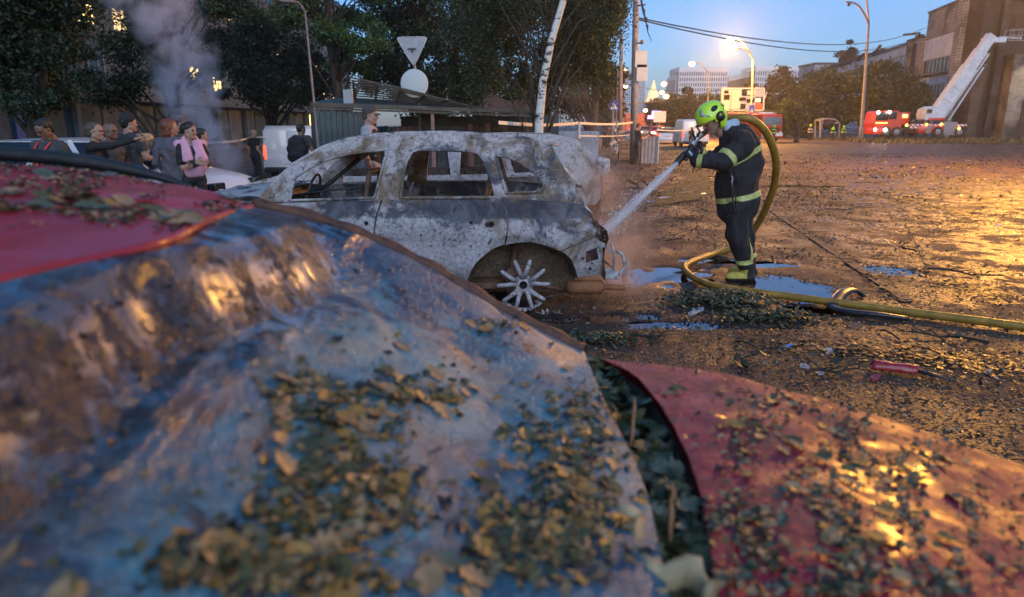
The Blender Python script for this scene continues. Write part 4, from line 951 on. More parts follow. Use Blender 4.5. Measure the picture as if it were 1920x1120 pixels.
# flood lamp seen burning on the balcony
fl = thing('flood_lamp', 'bright warm work lamp burning on the balcony of the burnt building', 'lamp', (px2x(1905) + 54.9, 82.6, 11.7))
mb = MB(); mb.box((0, 0, 0), (.7, .25, .5)); mb.build('housing', mROOFE, fl); mb = MB(); mb.box((0, -.15, -.1), (.6, .06, .36)); mb.build('lens', mat('lamp glow', (1, .9, .6), emit=(1, .82, .45), es=8), fl)
L = bpy.data.objects.new('light', bpy.data.lights.new('light', 'SPOT')); COL.objects.link(L); L.parent = fl; L.data.energy = 2500; L.data.color = (1, .78, .42); L.data.spot_size = R(120); L.location = (0, -.5, .3); L.rotation_euler = (R(-8), 0, 0)
# firemen's ladder leaning there
ld = thing('ladder', 'thin metal ladder leaning from the ground up to the lit balcony', 'ladder', (px2x(1885) + 54.9, 82.0, 0))
mb = MB(); a0, b0 = Vector((0, 0, 0)), Vector((1.8, .6, 10.5))
for dx in (0, .5): mb.beam(a0 + Vector((dx, 0, 0)), b0 + Vector((dx, 0, 0)), .09)
mb.build('rail', mFRM, ld); 
for i in range(24): p = a0.lerp(b0, (i + .5) / 24); MB().beam(p, p + Vector((.5, 0, 0)), .05).build('rung', mFRM, ld)

# distant towers and hotels
mCLAD = mat('white cladding', (.78, .77, .78), .6)
def slabhouse(name, label, px0, px1, py0, Y, rows, cols, litp=.5, depth=18, floor0=0):
    a, b = P(px0, py0, Y), P(px1, py0, Y); w = b.x - a.x; h = a.z
    t = thing(name, label, 'building', (a.x, Y, 0)); mb = MB(); mb.box((w / 2, depth / 2 + .6, h / 2), (w, depth, h)); mb.build('wall', mDKGL, t)
    m1 = MB(); m2 = MB(); m3 = MB(); m4 = MB(); cw = w / cols; rh = h * .93 / rows
    for i in range(cols + 1): m1.box((i * cw, .2, h * .47), (cw * .36, .9, h * .94))
    for j in range(rows + 1): m2.box((w / 2, .3, j * rh), (w, .7, rh * .34))
    for i in range(cols):
        for j in range(rows):
            (m3 if random.random() < litp else m4).box((i * cw + cw / 2, .75, j * rh + rh / 2), (cw * .9, .1, rh * .9))
    m1.build('fins', mCLAD, t)['kind'] = 'stuff'; m2.build('floor_slabs', mCLAD, t)['kind'] = 'stuff'; m3.build('lit_panes', mLITD, t)['kind'] = 'stuff'; m4.build('dark_panes', mDKGL, t)['kind'] = 'stuff'
    mb = MB(); mb.box((w / 2, depth / 2, h * .965), (w * 1.03, depth * 1.05, h * .07)); mb.build('roof', mCLAD, t); return t
slabhouse('hotel', 'long white slab hotel with gridded front directly above the helmet', 1275, 1365, 126, 300, 11, 21, .6)
slabhouse('hotel', 'second white gridded hotel farther right, above the billboard', 1418, 1500, 124, 310, 10, 19, .6)
slabhouse('hotel', 'narrow dark glass edge tower at the left end of the first hotel', 1268, 1274, 142, 305, 10, 2, .2)
t = thing('hotel_link', 'low dark glass wing joining the two gridded hotels', 'building', (0, 0, 0)); a, b = P(1365, 140, 320), P(1418, 140, 320); mb = MB(); mb.box(((a.x + b.x) / 2, 325, a.z / 2 - .8), (b.x - a.x, 10, a.z - 1.6)); mb.build('wall', mDKGL, t); mb = MB(); mb.add([(a.x, 318, a.z - 3), (b.x, 318, a.z - .5), (b.x, 332, a.z - .5), (a.x, 332, a.z - 3), (a.x, 318, a.z - 1), (b.x, 318, a.z + 1.6), (b.x, 332, a.z + 1.6), (a.x, 332, a.z - 1)], [(0, 1, 5, 4), (4, 5, 6, 7), (1, 2, 6, 5), (0, 4, 7, 3), (0, 3, 2, 1), (2, 3, 7, 6)]); mb.build('roof', mWHT, t)
slabhouse('tower_block', 'pale tower block left of the tall street pole', 1155, 1184, 128, 380, 26, 8, .22)
slabhouse('tower_block', 'pale blue tower block with dotted windows right of the tall street pole', 1192, 1211, 136, 420, 26, 6, .12)
slabhouse('tower_block', 'short distant block at the end of the street with rows of small windows', 1190, 1212, 205, 520, 8, 8, .2)
t = thing('church_tower', 'little lit spire at the far end of the street', 'tower', P(1222, 235, 400) * 1); t.location.z = 0
mb = MB(); mb.box((0, 0, 7), (9, 9, 14.5)); mb.build('base', mWHT, t); mb = MB(); mb.lathe([(4.5, 14), (3.2, 17), (3, 19), (1.6, 21), (.3, 26)], (0, 0, 0), 'Z', 8); mb.build('spire', mat('lit spire', (.8, .6, .35), emit=(1, .7, .3), es=.35), t)

# ============================================================ trees
def leafm(name, a, b):
    m = bpy.data.materials.new(name); m.use_nodes = True; t = NT(m); n = t.n
    g = t.n.new('ShaderNodeNewGeometry'); k = t.ramp(g.outputs['Random Per Island'], [(0, a), (1, b)]) ; k = t.mix(t.ramp(t.noise(.6, 3, .6), [(.3, 0), (.7, .6)]), k, tuple(x * .45 for x in a))
    t.col(k); t.b.inputs['Roughness'].default_value = .55; tr = n.new('ShaderNodeBsdfTranslucent'); t.t.links.new(k, tr.inputs[0]); mx = n.new('ShaderNodeMixShader'); mx.inputs[0].default_value = .35
    t.t.links.new(t.b.outputs[0], mx.inputs[1]); t.t.links.new(tr.outputs[0], mx.inputs[2]); t.t.links.new(mx.outputs[0], n['Material Output'].inputs[0]); return m
mLF = [leafm('dark maple foliage', (.018, .036, .018), (.048, .082, .038)), leafm('green foliage', (.04, .10, .035), (.09, .17, .06)), leafm('birch foliage', (.035, .055, .026), (.08, .11, .046)), leafm('spruce foliage', (.014, .022, .018), (.03, .042, .03)), leafm('warm olive foliage', (.032, .042, .016), (.08, .095, .034))]
mBARKD = noisy('dark bark', (.015, .012, .010), (.045, .035, .028), 8, (.8, .95), .7, .03, stretch=(1, 1, .2))
mBIRCH = mat('birch bark', (.5, .47, .43), .7); t_ = NT(mBIRCH); t_.col(t_.mix(t_.ramp(t_.noise(3.2, 5, .7, t_.map((1, 1, 2.2))), [(.52, 0), (.57, 1)]), (.62, .58, .52), (.035, .026, .02))); t_.bump(t_.noise(12, 4), .4, .01)
def leaves_mesh(name, ells, n, ls, m, clumps=60, seed=0, droop=0, fill=.5):
    r = np.random.default_rng(seed); P_ = []; vol = np.array([e[3] * e[4] * e[5] for e in ells]); vol = vol ** .67; vol = vol / vol.sum(); cl = []
    for e, v in zip(ells, vol):
        k = max(3, int(clumps * v)); d = r.normal(size=(k, 3)); d /= np.linalg.norm(d, axis=1)[:, None]; rad = r.uniform(fill, 1, (k, 1)) ** .6; cc = np.array(e[:3]) + d * rad * np.array(e[3:6]); cl.append(cc)
        m_ = max(10, int(n * v)); which = r.integers(0, k, m_); cs = np.mean(e[3:6]) * r.uniform(.10, .30, k); q = cc[which] + r.normal(size=(m_, 3)) * cs[which][:, None] * np.array([1, 1, .7])
        if droop: q[:, 2] -= np.abs(r.exponential(droop, m_)) * 1.0
        P_.append(q)
    C_ = np.concatenate(P_); N = len(C_); a = r.normal(size=(N, 3)); a /= np.linalg.norm(a, axis=1)[:, None]; b = np.cross(a, r.normal(size=(N, 3))); b /= np.linalg.norm(b, axis=1)[:, None]
    s = ls * r.uniform(.6, 1.3, (N, 1)); V = np.stack([C_ - a * s, C_ + b * s * .55 + a * s * .1, C_ + a * s, C_ - b * s * .55 + a * s * .1], 1).reshape(-1, 3); F = np.arange(4 * N).reshape(-1, 4)
    return np_mesh(name, V, F, m, smooth=False), np.concatenate(cl)
def tree(label, px, Y, boxes, n, ls, m, trunk_r=.2, zb=None, lean=0, bark=None, seed=1, droop=0, group='trees', clumps=60, name='tree', top=None, fork=False, dpt=.8, fill=.5, dy=0):
    base = Vector(((px - 960) / FPX * Y, Y, 0)); base.z = gz(base.x, base.y) if zb is None else zb
    t = thing(name, label, 'tree', base, 0, group); ells = []
    for i, (x0, y0, x1, y1) in enumerate(boxes):
        yy = Y + dy + random.uniform(-.6, .8) * 1.0; a = P(x0, y1, yy); b = P(x1, y0, yy); w = abs(b.x - a.x) / 2; h = abs(b.z - a.z) / 2
        ells.append((*(((a + b) / 2) - base), w, w * dpt, h))
    me, cl = leaves_mesh('crown', ells, n, ls, m, clumps, seed, droop, fill); c = link('crown', me, t); c['kind'] = 'stuff'
    tz = top or max(e[2] + e[5] * .6 for e in ells); mb = MB(); tp = [Vector((lean * s * tz + (.24 if bark else .12) * math.sin(s * 7 + seed), .1 * math.cos(s * 5 + seed), s * tz)) for s in np.linspace(0, 1, 12)]
    mb.tube(tp, [trunk_r * (1.25 - 1.05 * s) if s > .08 else trunk_r * 1.5 for s in np.linspace(0, 1, 12)], 9); mb.build('trunk', bark or mBARKD, t, True)
    mb = MB(); r = random.Random(seed); k = min(len(cl), 26)
    for q in r.sample(list(map(Vector, cl)), k):
        s = min(.95, max(.18, (q.z / tz) - r.uniform(.1, .35))); p = tp[int(s * 11)]; mid = p.lerp(q, .5) + Vector((r.gauss(0, .15), r.gauss(0, .15), .12 * (q - p).length))
        rr = trunk_r * (.42 - .25 * s); mb.tube([p, p.lerp(mid, .5), mid, mid.lerp(q, .6), q], [rr, rr * .7, rr * .5, rr * .3, rr * .12], 5)
    mb.build('branches', bark if bark and bark is not mBIRCH else mBARKD, t, True); return t
G1 = None
tree('black leafed maple overhanging the upper left corner of the picture', 105, 15, [(-90, -90, 130, 90), (-60, 40, 140, 150), (-40, 110, 120, 215)], 55000, .05, mLF[0], .22, seed=3, group=G1)
tree('dark maple with forked trunk standing right behind the talking people, smoke in its crown', 345, 22, [(225, -70, 350, 80), (190, 65, 330, 170), (260, -60, 450, 40), (300, 80, 420, 165), (120, 90, 250, 195), (400, -20, 470, 110), (150, -80, 240, 20)], 46000, .058, mLF[0], .2, seed=4, clumps=75, group=G1)
tree('grey green tree with dark forked trunk just left of the white van roof', 520, 30, [(430, 40, 610, 130), (430, 110, 620, 200), (400, 120, 470, 190)], 26000, .075, mLF[0], .2, seed=5, group=G1)
tree('brighter green tree rising above the left end of the shelter roof', 645, 27, [(560, -80, 730, 60), (590, 30, 720, 120), (610, 90, 700, 150), (440, -90, 580, 50)], 34000, .065, mLF[1], .22, seed=6, group=G1)
tree('broad dark tree mass behind the triangular sign', 800, 31, [(690, -80, 880, 80), (680, 50, 860, 180), (740, 120, 900, 215), (640, 60, 760, 170)], 48000, .075, mLF[0], .3, seed=7, group=G1, clumps=90)
tree('dark drooping tree between the sign and the birch trunk', 905, 24, [(830, -80, 1010, 90), (830, 50, 950, 180), (880, 110, 990, 215)], 38000, .058, mLF[2], .22, seed=8, droop=.25, group=G1, clumps=70)
tree('birch with leaning white trunk and drooping twigs near the tape barrier', 1001, 15, [(860, -70, 1080, 30), (1040, -70, 1180, 60), (850, 20, 940, 130), (1060, 30, 1150, 120), (930, 60, 1000, 150)], 38000, .034, mLF[2], .088, lean=.165, bark=mBIRCH, seed=9, droop=.3, clumps=110, group=G1, top=9, dy=1.6, dpt=.6)
tree('lamp lit olive tree at the right end of the grove, against the sky', 1110, 27, [(1010, -80, 1175, 70), (1000, 50, 1150, 150), (960, 120, 1110, 212), (1070, 110, 1150, 195), (1060, -70, 1190, 40)], 48000, .065, mLF[4], .2, seed=10, droop=.2, group=G1, clumps=90)
tree('orange lit tree low behind the tape posts', 1135, 52, [(1085, 140, 1165, 235), (1120, 120, 1180, 220)], 9000, .13, mLF[4], .2, seed=12, group=G1)
for i, (px, Y, bx, n, mi, lab) in enumerate((
    (1455, 92, [(1425, 150, 1500, 248), (1440, 128, 1480, 210)], 9000, 3, 'dark conifer at the left end of the hedge row behind the fire engine'),
    (1500, 86, [(1470, 172, 1545, 250), (1500, 158, 1545, 225)], 9000, 3, 'bluish conifer second from the left in the hedge row'),
    (1560, 90, [(1500, 132, 1610, 235), (1520, 165, 1590, 250)], 15000, 0, 'big round dark tree left of the unlit lamp post'),
    (1650, 86, [(1590, 122, 1720, 230), (1620, 155, 1720, 250), (1580, 145, 1650, 240)], 20000, 4, 'wide dark olive tree behind the ladder truck cab'),
    (1715, 86, [(1695, 150, 1740, 250)], 6000, 0, 'narrow dark tree in front of the office block stair recess'),
    (1480, 66, [(1440, 195, 1500, 250)], 5000, 4, 'low rounded bush right of the red fire engine'),
    (1229, 120, [(1214, 188, 1246, 240)], 3500, 4, 'small tree catching orange light at the far end of the street'),
    (1256, 110, [(1243, 174, 1268, 240), (1240, 205, 1270, 242)], 4500, 4, 'poplar shaped tree under the distant lamps'),
    (1290, 105, [(1268, 178, 1308, 242), (1275, 165, 1298, 210)], 6000, 0, 'dark pyramid tree below the first hotel'),
    (1335, 100, [(1303, 182, 1362, 238)], 6000, 0, 'dark tree right behind the helmet'),
    (1400, 105, [(1362, 190, 1440, 240), (1395, 158, 1420, 215)], 6000, 3, 'dark tree behind the billboard'))):
    tree(lab, px, Y, bx, n, .0026 * Y, mLF[mi], .2, seed=20 + i, clumps=45, zb=0, group=None, fill=.75)
tree('tall lone poplar standing above the roof line on the right', 1586, 150, [(1576, 66, 1600, 165), (1568, 84, 1592, 170), (1585, 86, 1609, 170), (1574, 100, 1605, 180)], 12000, .30, mLF[3], .4, seed=40, clumps=50, zb=0, dpt=1)
# shrubs on the verge
mb = MB()

# ============================================================ street poles, signs, lamps
mPOLE = noisy('dull galvanised pole', (.16, .15, .16), (.28, .26, .27), 6, (.5, .75), .2); mPOLEO = noisy('old painted lamp post', (.15, .11, .10), (.26, .2, .18), 5, (.6, .8), .2)
mSOD = mat('sodium lamp glow', (1, .7, .4), emit=(1, .50, .16), es=120); mSODF = mat('distant lamp glow', (1, .7, .4), emit=(1, .52, .18), es=14); mSODM = mat('far white lamp glow', (1, .8, .6), emit=(1, .72, .42), es=9)
def head(p, d, lit_, parent, s=1):
    d = Vector(d).normalized(); mb = MB(); mb.tube([p, p + d * .25 * s, p + d * .6 * s, p + d * .75 * s], [.06 * s, .15 * s, .14 * s, .05 * s], 8, flat=.5); h = mb.build('lamp_head', mPOLEO, parent, True)
    mb = MB(); q_ = p + d * .42 * s - Vector((0, 0, .16 * s)); rr = (.26 if lit_ else .11) * s; mb.lathe([(rr * math.sin(a), -rr * .8 * math.cos(a)) for a in np.linspace(.01, PI - .01, 9)], q_, 'Z', 12); mb.build('bulb', lit_ or mDKGL, h, True)
def arc(p, q, up, n=10): return [p.lerp(q, t) * 1 + Vector((0, 0, up * math.sin(t * PI * .5) if False else up * (1 - (1 - t) ** 2))) for t in np.linspace(0, 1, n)]
def street_lamp(label, base, top, arms, lit_=None, power=0, r=.11, s=1, group=None, col=(1, .43, .055)):
    base = Vector(base); t = thing('street_lamp', label, 'street lamp', base, 0, group); tp = Vector(top) - base
    mb = MB(); mb.tube([Vector((0, 0, 0)), tp * .12, tp * .13, tp], [r * 1.3, r * 1.25, r, r * .6], 10); mb.build('post', mPOLEO, t, True)
    for k, (tip, up, on) in enumerate(arms):
        q = Vector(tip) - base; pts = [tp.lerp(Vector((q.x, q.y, tp.z)), u) + Vector((0, 0, (q.z - tp.z) * math.sin(u * PI / 2))) for u in np.linspace(0, 1, 9)]
        mb = MB(); mb.tube(pts, [r * .55] * 9, 7); mb.build('arm', mPOLEO, t, True); head(pts[-1], (pts[-1] - pts[-2]) * Vector((1, 1, .3)), lit_ if on else None, t, s)
        if power and on:
            L = bpy.data.objects.new('light', bpy.data.lights.new('light', 'POINT')); COL.objects.link(L); L.parent = t; L.location = pts[-1] + Vector((0, 0, -.75 * s)) + (pts[-1] - pts[-2]).normalized() * .4 * s; L.data.energy = power; L.data.color = col; L.data.shadow_soft_size = .3
    return t
Y = 66; b = P(1614, 264, Y); b.z = 0
street_lamp('tall unlit double arm lamp post in front of the big dark trees', b, P(1629, 45, Y), [(P(1600, 6, Y - 1), 1, 0), (P(1618, -12, Y + 1), 1, 0)], r=.16, s=1.3)
Y = 73; b = P(1410, 235, Y); b.z = 0
street_lamp('lit double arm street lamp glowing orange, the biggest glow in the sky', b, P(1412, 110, Y), [(P(1378, 72, Y), 1, 1), (P(1391, 91, Y), 1, 0)], mSOD, 12000, .13, s=1.2)
Y = 88; b = P(1328, 235, Y); b.z = 0
street_lamp('smaller lit street lamp above the first hotel', b, P(1328, 138, Y), [(P(1306, 117, Y), 1, 1)], mSODF, 0, .11, s=1.3)
far_l = [(1253, 155, 112, 1), (1247, 171, 125, 1), (1257, 178, 118, 1), (1244, 186, 135, 1), (1229, 194, 150, 1), (1233, 199, 160, 1), (1216, 205, 180, 1), (1167, 131, 92, 0), (1167, 160, 110, 0), (1182, 209, 170, 0), (1147, 199, 80, 0), (1144, 190, 100, 0)]
for i, (px, py, Y, sd) in enumerate(far_l):
    tip = P(px, py, Y); b = Vector((tip.x + (1.6 if sd else -1.0), Y, 0)); lab = ['lit lamp right of the road, highest of the distant string', 'distant lit lamp just below the highest of the string', 'brightest distant lamp in front of the small orange trees', 'distant lit lamp low beside the brightest one', 'distant lit lamp, left of the close pair', 'distant lit lamp, right of the close pair', 'farthest low lit lamp above the red glow', 'upper lit lamp left of the tall pole', 'lower lit lamp left of the tall pole', 'dim lit lamp directly behind the tall pole', 'lit lamp hanging in the orange tree', 'faint lamp above the crossing sign'][i]
    street_lamp(lab, b, (b.x, Y, tip.z - .3), [(tip, .3, 1)], mSODF if py > 120 else mSODM, 0, .10, s=(1.5 if i in (2, 0) else 1.15) * Y / 110)
# warm light of the distant street and the near lamp just outside the frame on the right
for (px, Y, pw) in ((1240, 60, 5000), (1290, 40, 2200), (1170, 36, 1600)): pass
street_lamp('lit sodium street lamp standing off to the right of the square', (20.5, 24.4, 0), (20.5, 24.4, 8.8), [((19, 24, 9.4), 1, 1)], mSOD, 6200, .13, s=1.2)
# tall pole with boards
pl = thing('utility_pole', 'tall grey pole rising out of the picture beside the standing dark figure', 'pole', (P(1188, 297, 30).x, 30, -.1)); k = pl.location.copy()
mb = MB(); mb.tube([(0, 0, 0), P(1190, 150, 30) - k, P(1193, -40, 30) - k], [.16, .145, .12], 12); mb.build('post', mPOLE, pl, True)
for (px, py, w, h) in ((1196, 111, .26, .25), (1198, 137, .24, .25)):
    mb = MB(); mb.box(P(px + 6, py, 29.8) - k, (w * 1.9, .06, h * 2.6)); o = mb.build('white_board', mWHT, pl)
mb = MB(); mb.tube([P(1193, 12, 30) - k, P(1200, 10, 29.5) - k, P(1210, 9, 29) - k], .03, 6); mb.tube([P(1192, 82, 30) - k, P(1205, 80, 29.5) - k], .03, 6); mb.box(P(1204, 79, 29.5) - k, (.12, .1, .16)); mb.build('bracket', mPOLEO, pl, True)
tw = thing('bare_twig', 'torn twigs and rags hanging beside the top of the tall pole', 'twigs', P(1200, 5, 29.6)); k = tw.location.copy(); mb = MB(); pr = [P(1198, -20, 29.6) - k, P(1206, 20, 29.6) - k, P(1211, 40, 29.6) - k, P(1215, 62, 29.6) - k, P(1222, 78, 29.6) - k]; mb.tube(pr, [.03, .05, .03, .02, .008], 5)
for (x, y) in ((1211, 33), (1213, 47), (1207, 18)): mb.tube([P(x, y, 29.6) - k, P(x + 2, y + 9, 29.6) - k], [.06, .02], 5)
for q in range(9): mb.tube([P(1180, 20 + q * 7, 29.6) - k, P(1180 - random.uniform(6, 24), 30 + q * 8, 29.6) - k], [.012, .006], 4)
mb.build('twig', mBARKD, tw)
p2 = thing('utility_pole', 'thin rusty pole left of the tall grey pole', 'pole', (P(1163, 275, 38).x, 38, 0)); k = p2.location.copy(); mb = MB(); mb.tube([(0, 0, 0), P(1165, 64, 38) - k], [.12, .09], 9); mb.build('post', mPOLEO, p2, True)
for px in (1147, 1154): 
    p3 = thing('utility_pole', 'slim pole beside the crossing sign, %s' % ('on its left' if px == 1147 else 'on its right'), 'pole', (P(px, 265, 46).x, 46, 0)); MB().tube([(0, 0, 0), (0, 0, 3.8 if px < 1150 else 5)], .05, 7).build('post', mPOLEO, p3)
cs = thing('crossing_sign', 'blue square pedestrian crossing sign with white triangle beside the slim poles', 'road sign', (P(1148, 265, 44).x, 44, 0))
MB().tube([(0, 0, 0), (0, 0, 3)], .05, 7).build('post', mPOLE, cs); mb = MB(); mb.box((0, -.06, 2.75), (.62, .04, .62)); mb.build('plate', mat('sign blue', (.02, .06, .4), .4), cs); mb = MB(); mb.add([(-.24, -.085, 2.52), (.24, -.085, 2.52), (0, -.085, 2.98)], [(0, 1, 2)]); mb.build('triangle', mWHT, cs)
mb = MB(); mb.tube([(0, -.09, 2.86), (0, -.09, 2.72)], .03, 5); mb.tube([(0, -.09, 2.74), (.08, -.09, 2.58)], .02, 4); mb.tube([(0, -.09, 2.74), (-.08, -.09, 2.58)], .02, 4); mb.build('walking_figure', mBLKTRIM, cs)
cs2 = thing('crossing_sign', 'blue pedestrian crossing sign under the billboard', 'road sign', (P(1405, 255, 70).x, 70, 0)); MB().tube([(0, 0, 0), (0, 0, 4)], .05, 7).build('post', mPOLE, cs2); MB().box((0, -.06, 3.0), (.5, .04, .9)).build('plate', mat('sign blue b', (.03, .08, .4), .4), cs2); mb = MB(); mb.add([(-.2, -.09, 2.8), (.2, -.09, 2.8), (0, -.09, 3.25)], [(0, 1, 2)]); mb.build('triangle', mWHT, cs2)
# give way sign seen from behind with a traffic mirror
sg = thing('give_way_sign', 'inverted triangular road sign seen from its grey back, round mirror below it', 'road sign', (P(790, 260, 19).x, 19, 0)); k = sg.location.copy()
mSGN = noisy('pale sign back', (.30, .31, .33), (.40, .41, .43), 6, (.5, .7), .1); mb = MB(); mb.tube([(0, 0, 0), P(785, 180, 19) - k, P(773, 92, 19) - k], .035, 10); mb.build('pole', mPOLE, sg, True)
tri = [P(742, 70, 18.95) - k, P(802, 69.5, 18.95) - k, P(776, 126, 18.95) - k]; tri = [Vector(p) for p in tri]; cen = sum(tri, Vector()) / 3
poly = smooth_poly([(p.x, p.z) for p in [tri[0].lerp(tri[1], .06), tri[1].lerp(tri[0], .06), tri[1].lerp(tri[2], .06), tri[2].lerp(tri[1], .06), tri[2].lerp(tri[0], .06), tri[0].lerp(tri[2], .06)]], 1)
mb = MB(); mb.prism(poly, lambda u, v, s: Vector((u, tri[0].y + s * .02, v))); mb.build('triangle_plate', mSGN, sg)
poly3 = [Vector((u, 0, v)) for u, v in poly]; mb = MB(); pts = [Vector((u, tri[0].y, v)) for u, v in poly]; mb.tube(pts + pts[:2], .012, 5); mb.build('rim', mWHT, sg, True)
mb = MB(); c = P(772, 92, 18.9) - k; mb.box(c, (.22, .03, .03)); mb.box(c + Vector((0, 0, -.03)), (.03, .04, .12)); mb.build('clamp', mBLKTRIM, sg)
mb = MB(); c = P(777, 157, 18.85) - k; n_ = 32; prof = [(0.0001, -.006), (.12, -.005), (.24, -.003), (.35, .0), (.365, .012), (.36, .03), (.0001, .03)]
o = MB().lathe(prof[:4], c, 'Y', n_).build('mirror_glass', mat('convex mirror', (.26, .32, .38), .32, .35), sg, True); MB().lathe(prof[3:], c, 'Y', n_).build('mirror_rim', mWHT, sg, 40)
# left thin post
lp = street_lamp('thin unlit lamp post leaning over the white van and the shelter', (P(597, 232, 17).x, 17, -.15), P(572, 22, 17), [(P(556, 4, 17), .1, 0)], r=.035, s=.55)
# overhead wires
def wire(label, a, b, sag, r=.02):
    a, b = Vector(a), Vector(b); o = MB().tube([Vector((0, 0, 0)).lerp(b - a, t) - Vector((0, 0, sag * 4 * t * (1 - t))) for t in np.linspace(0, 1, 24)], r, 4).build('overhead_wire', mBLKTRIM); o.location = a; return tag(o, label, 'wire')
wire('upper overhead wire crossing the sky from the tall pole to the office roof', P(1193, 33, 30), P(1735, 52, 92), 1.5, .03); wire('lower overhead wire crossing the sky from the tall pole to the office roof', P(1193, 36, 30), P(1735, 66, 92), 1.6, .03)
wire('long wire low across the street end', P(1060, 196, 60), P(1350, 168, 90), .6, .05); wire('wire from the grove over the towers', P(1160, 150, 60), P(1275, 169, 90), .4, .03)

# barrier tape and posts
mTAPE = mat('white tape', (.7, .66, .62), .5); mt = NT(mTAPE); mt.col(mt.ramp(mt.math('FRACT', mt.math('MULTIPLY', mt.sep()[0], 2.5)), [(.5, (.7, .65, .6)), (.52, (.5, .05, .03))], 'CONSTANT'))
def tape(label, pts, w=.08, m=None):
    base = Vector(pts[0]); mb = MB()
    for a, b in zip(pts, pts[1:]):
        a, b = Vector(a) - base, Vector(b) - base; k = 10
        for i in range(k):
            p, q = a.lerp(b, i / k), a.lerp(b, (i + 1) / k); s0, s1 = (.05 * math.sin(i / k * PI), .05 * math.sin((i + 1) / k * PI)); mb.beam(p - Vector((0, 0, s0)), q - Vector((0, 0, s1)), .006, w)
    o = mb.build('barrier_tape', m or mTAPE); o.location = base; return tag(o, label, 'barrier tape')
mTW = mat('plain pale tape', (.75, .68, .6), .5)
tape('pale barrier tape strung from the shelter past the birch to the tall pole', [P(935, 230, 14), P(1085, 231, 20), P(1186, 230, 29.8)], .07, mTW); tape('second lower tape behind the grass verge', [P(1085, 255, 20), P(1190, 252, 40)], .04, mTW)
tape('far barrier tape across the road right of the metal container', [P(1232, 244, 34), P(1300, 243, 40), P(1400, 246, 45)], .06, mTW); tape('left barrier tape running from the smoking car to the dark figure', [P(375, 268, 12), P(470, 258, 25), P(522, 250, 27)], .05, mTW)
bp = thing('barrier_post', 'pale post holding the barrier tape behind the second wreck', 'post', (P(1085, 257, 20).x, 20, 0)); MB().tube([(0, 0, 0), (0, 0, 1.65)], .05, 8).build('post', mWHT, bp)

# ============================================================ shelter / kiosk with collapsed roof
mCOR = noisy('blue grey sheet metal', (.035, .05, .06), (.07, .095, .11), 3, (.45, .7), .3); mTEAL = noisy('dirty teal panel', (.018, .032, .036), (.045, .075, .078), 2.5, (.3, .6), .3); mPINK = noisy('peeled brick red render', (.22, .11, .09), (.30, .17, .14), 3, (.8, .9), .4)
mWD = noisy('weathered dark planks', (.05, .04, .03), (.14, .11, .08), 5, (.7, .9), .5, .01, stretch=(.3, 3, 3))
SH = Vector((-2.4, 18, -.2)); sh = thing('shelter', 'low sheet metal shelter with flat roof and collapsed planks, under the trees behind the wrecks', 'shelter', SH)
def shp(px, py, dy=0): return P(px, py, 18 + dy) - SH
a, b = shp(583, 192, -1.0), shp(1002, 206, -1.0)
mb = MB(); mb.add([shp(583, 193, -1), shp(700, 199, -1), shp(1000, 207, -1), shp(1000, 206, 3), shp(700, 186, 3), shp(620, 184, 3)] + [p + Vector((0, 0, -.07)) for p in [shp(583, 193, -1), shp(700, 199, -1), shp(1000, 207, -1), shp(1000, 206, 3), shp(700, 186, 3), shp(620, 184, 3)]], [(0, 1, 4, 5), (1, 2, 3, 4), (6, 11, 10, 7), (7, 10, 9, 8), (0, 6, 7, 1), (1, 7, 8, 2), (2, 8, 9, 3), (3, 9, 10, 4), (4, 10, 11, 5), (5, 11, 6, 0)]); mb.build('roof', mTEAL, sh)
mb = MB(); mb.beam(shp(583, 196, -1.02), shp(1000, 210, -1.02), .05, .09); mb.beam(shp(583, 203, -1), shp(1040, 219, -1), .04, .05); mb.build('roof_beam', mWD, sh)
for i in range(11):
    x0, x1 = 597 + i * 10.4, 597 + (i + .92) * 10.4
    mb = MB(); p, q = shp(x0, 335, -1 + i * .02), shp(x1, 335, -1 + i * .02); mb.box(((p.x + q.x) / 2, p.y, 1.02), (q.x - p.x, .04, 2.1)); mb.build('wall_panel', mTEAL, sh)
for i in range(33):
    x0 = 706 + i * 9.0; p = shp(x0, 250, 1.2); m = mCOR if i not in (4, 5, 6, 7, 26, 21, 22) else mPINK
    if 25 <= i: m = mWD if i > 27 else m
    mb = MB(); mb.box((p.x, p.y + (.02 if i % 2 else 0), .85), (.118, .03, 1.70 + .03 * (i % 3))); o = mb.build('sheet_panel', m, sh)
    if m is mPINK: o['label'] = 'panel with peeled brick red patches'
for px in (588, 700, 812, 985): p = shp(px, 250, -.95); MB().box((p.x, p.y, 1.0), (.08, .08, 2.1)).build('post', mPINK if px == 812 else mBLKTRIM, sh)
MB().box((shp(900, 250, 2.6).x, 2.6, 1.0), (4.6, .1, 2.0)).build('back_wall', mCOR, sh)
for i in range(9):      # slipped roofing planks
    s = i / 8; A = shp(658 - 2 * s, 146 + 38 * s, .2 + .25 * i); B = shp(742 + 8 * s, lerp(163, 190, s), .3 + .25 * i); Cc = shp(905 - 20 * s, lerp(205, 204, s), .4 + .2 * i)
    mb = MB(); mb.beam(A, B, .12, .035); mb.beam(B, Cc, .12, .035); mb.build('plank', mWD, sh)
mb = MB()
for t_i in range(5): MB().beam(shp(662 + t_i * 45, 152 + t_i * 9, .4), shp(666 + t_i * 38, 188 + t_i * 2, .6), .05, .05).build('rafter', mBRNW, sh)
mb = MB(); mb.box(shp(653, 182, -.2), (.2, .2, .35)); mb.build('vent_box', mWHTB, sh)
mb = MB(); p = shp(945, 193, 1.5); mb.grid(8, 3, lambda u, v: Vector((p.x - .55 + 1.3 * u, p.y, p.z - .25 + .45 * v * (1 - .4 * u) + .05 * math.sin(u * 9)))); o = mb.build('torn_banner', mPINK, sh); 
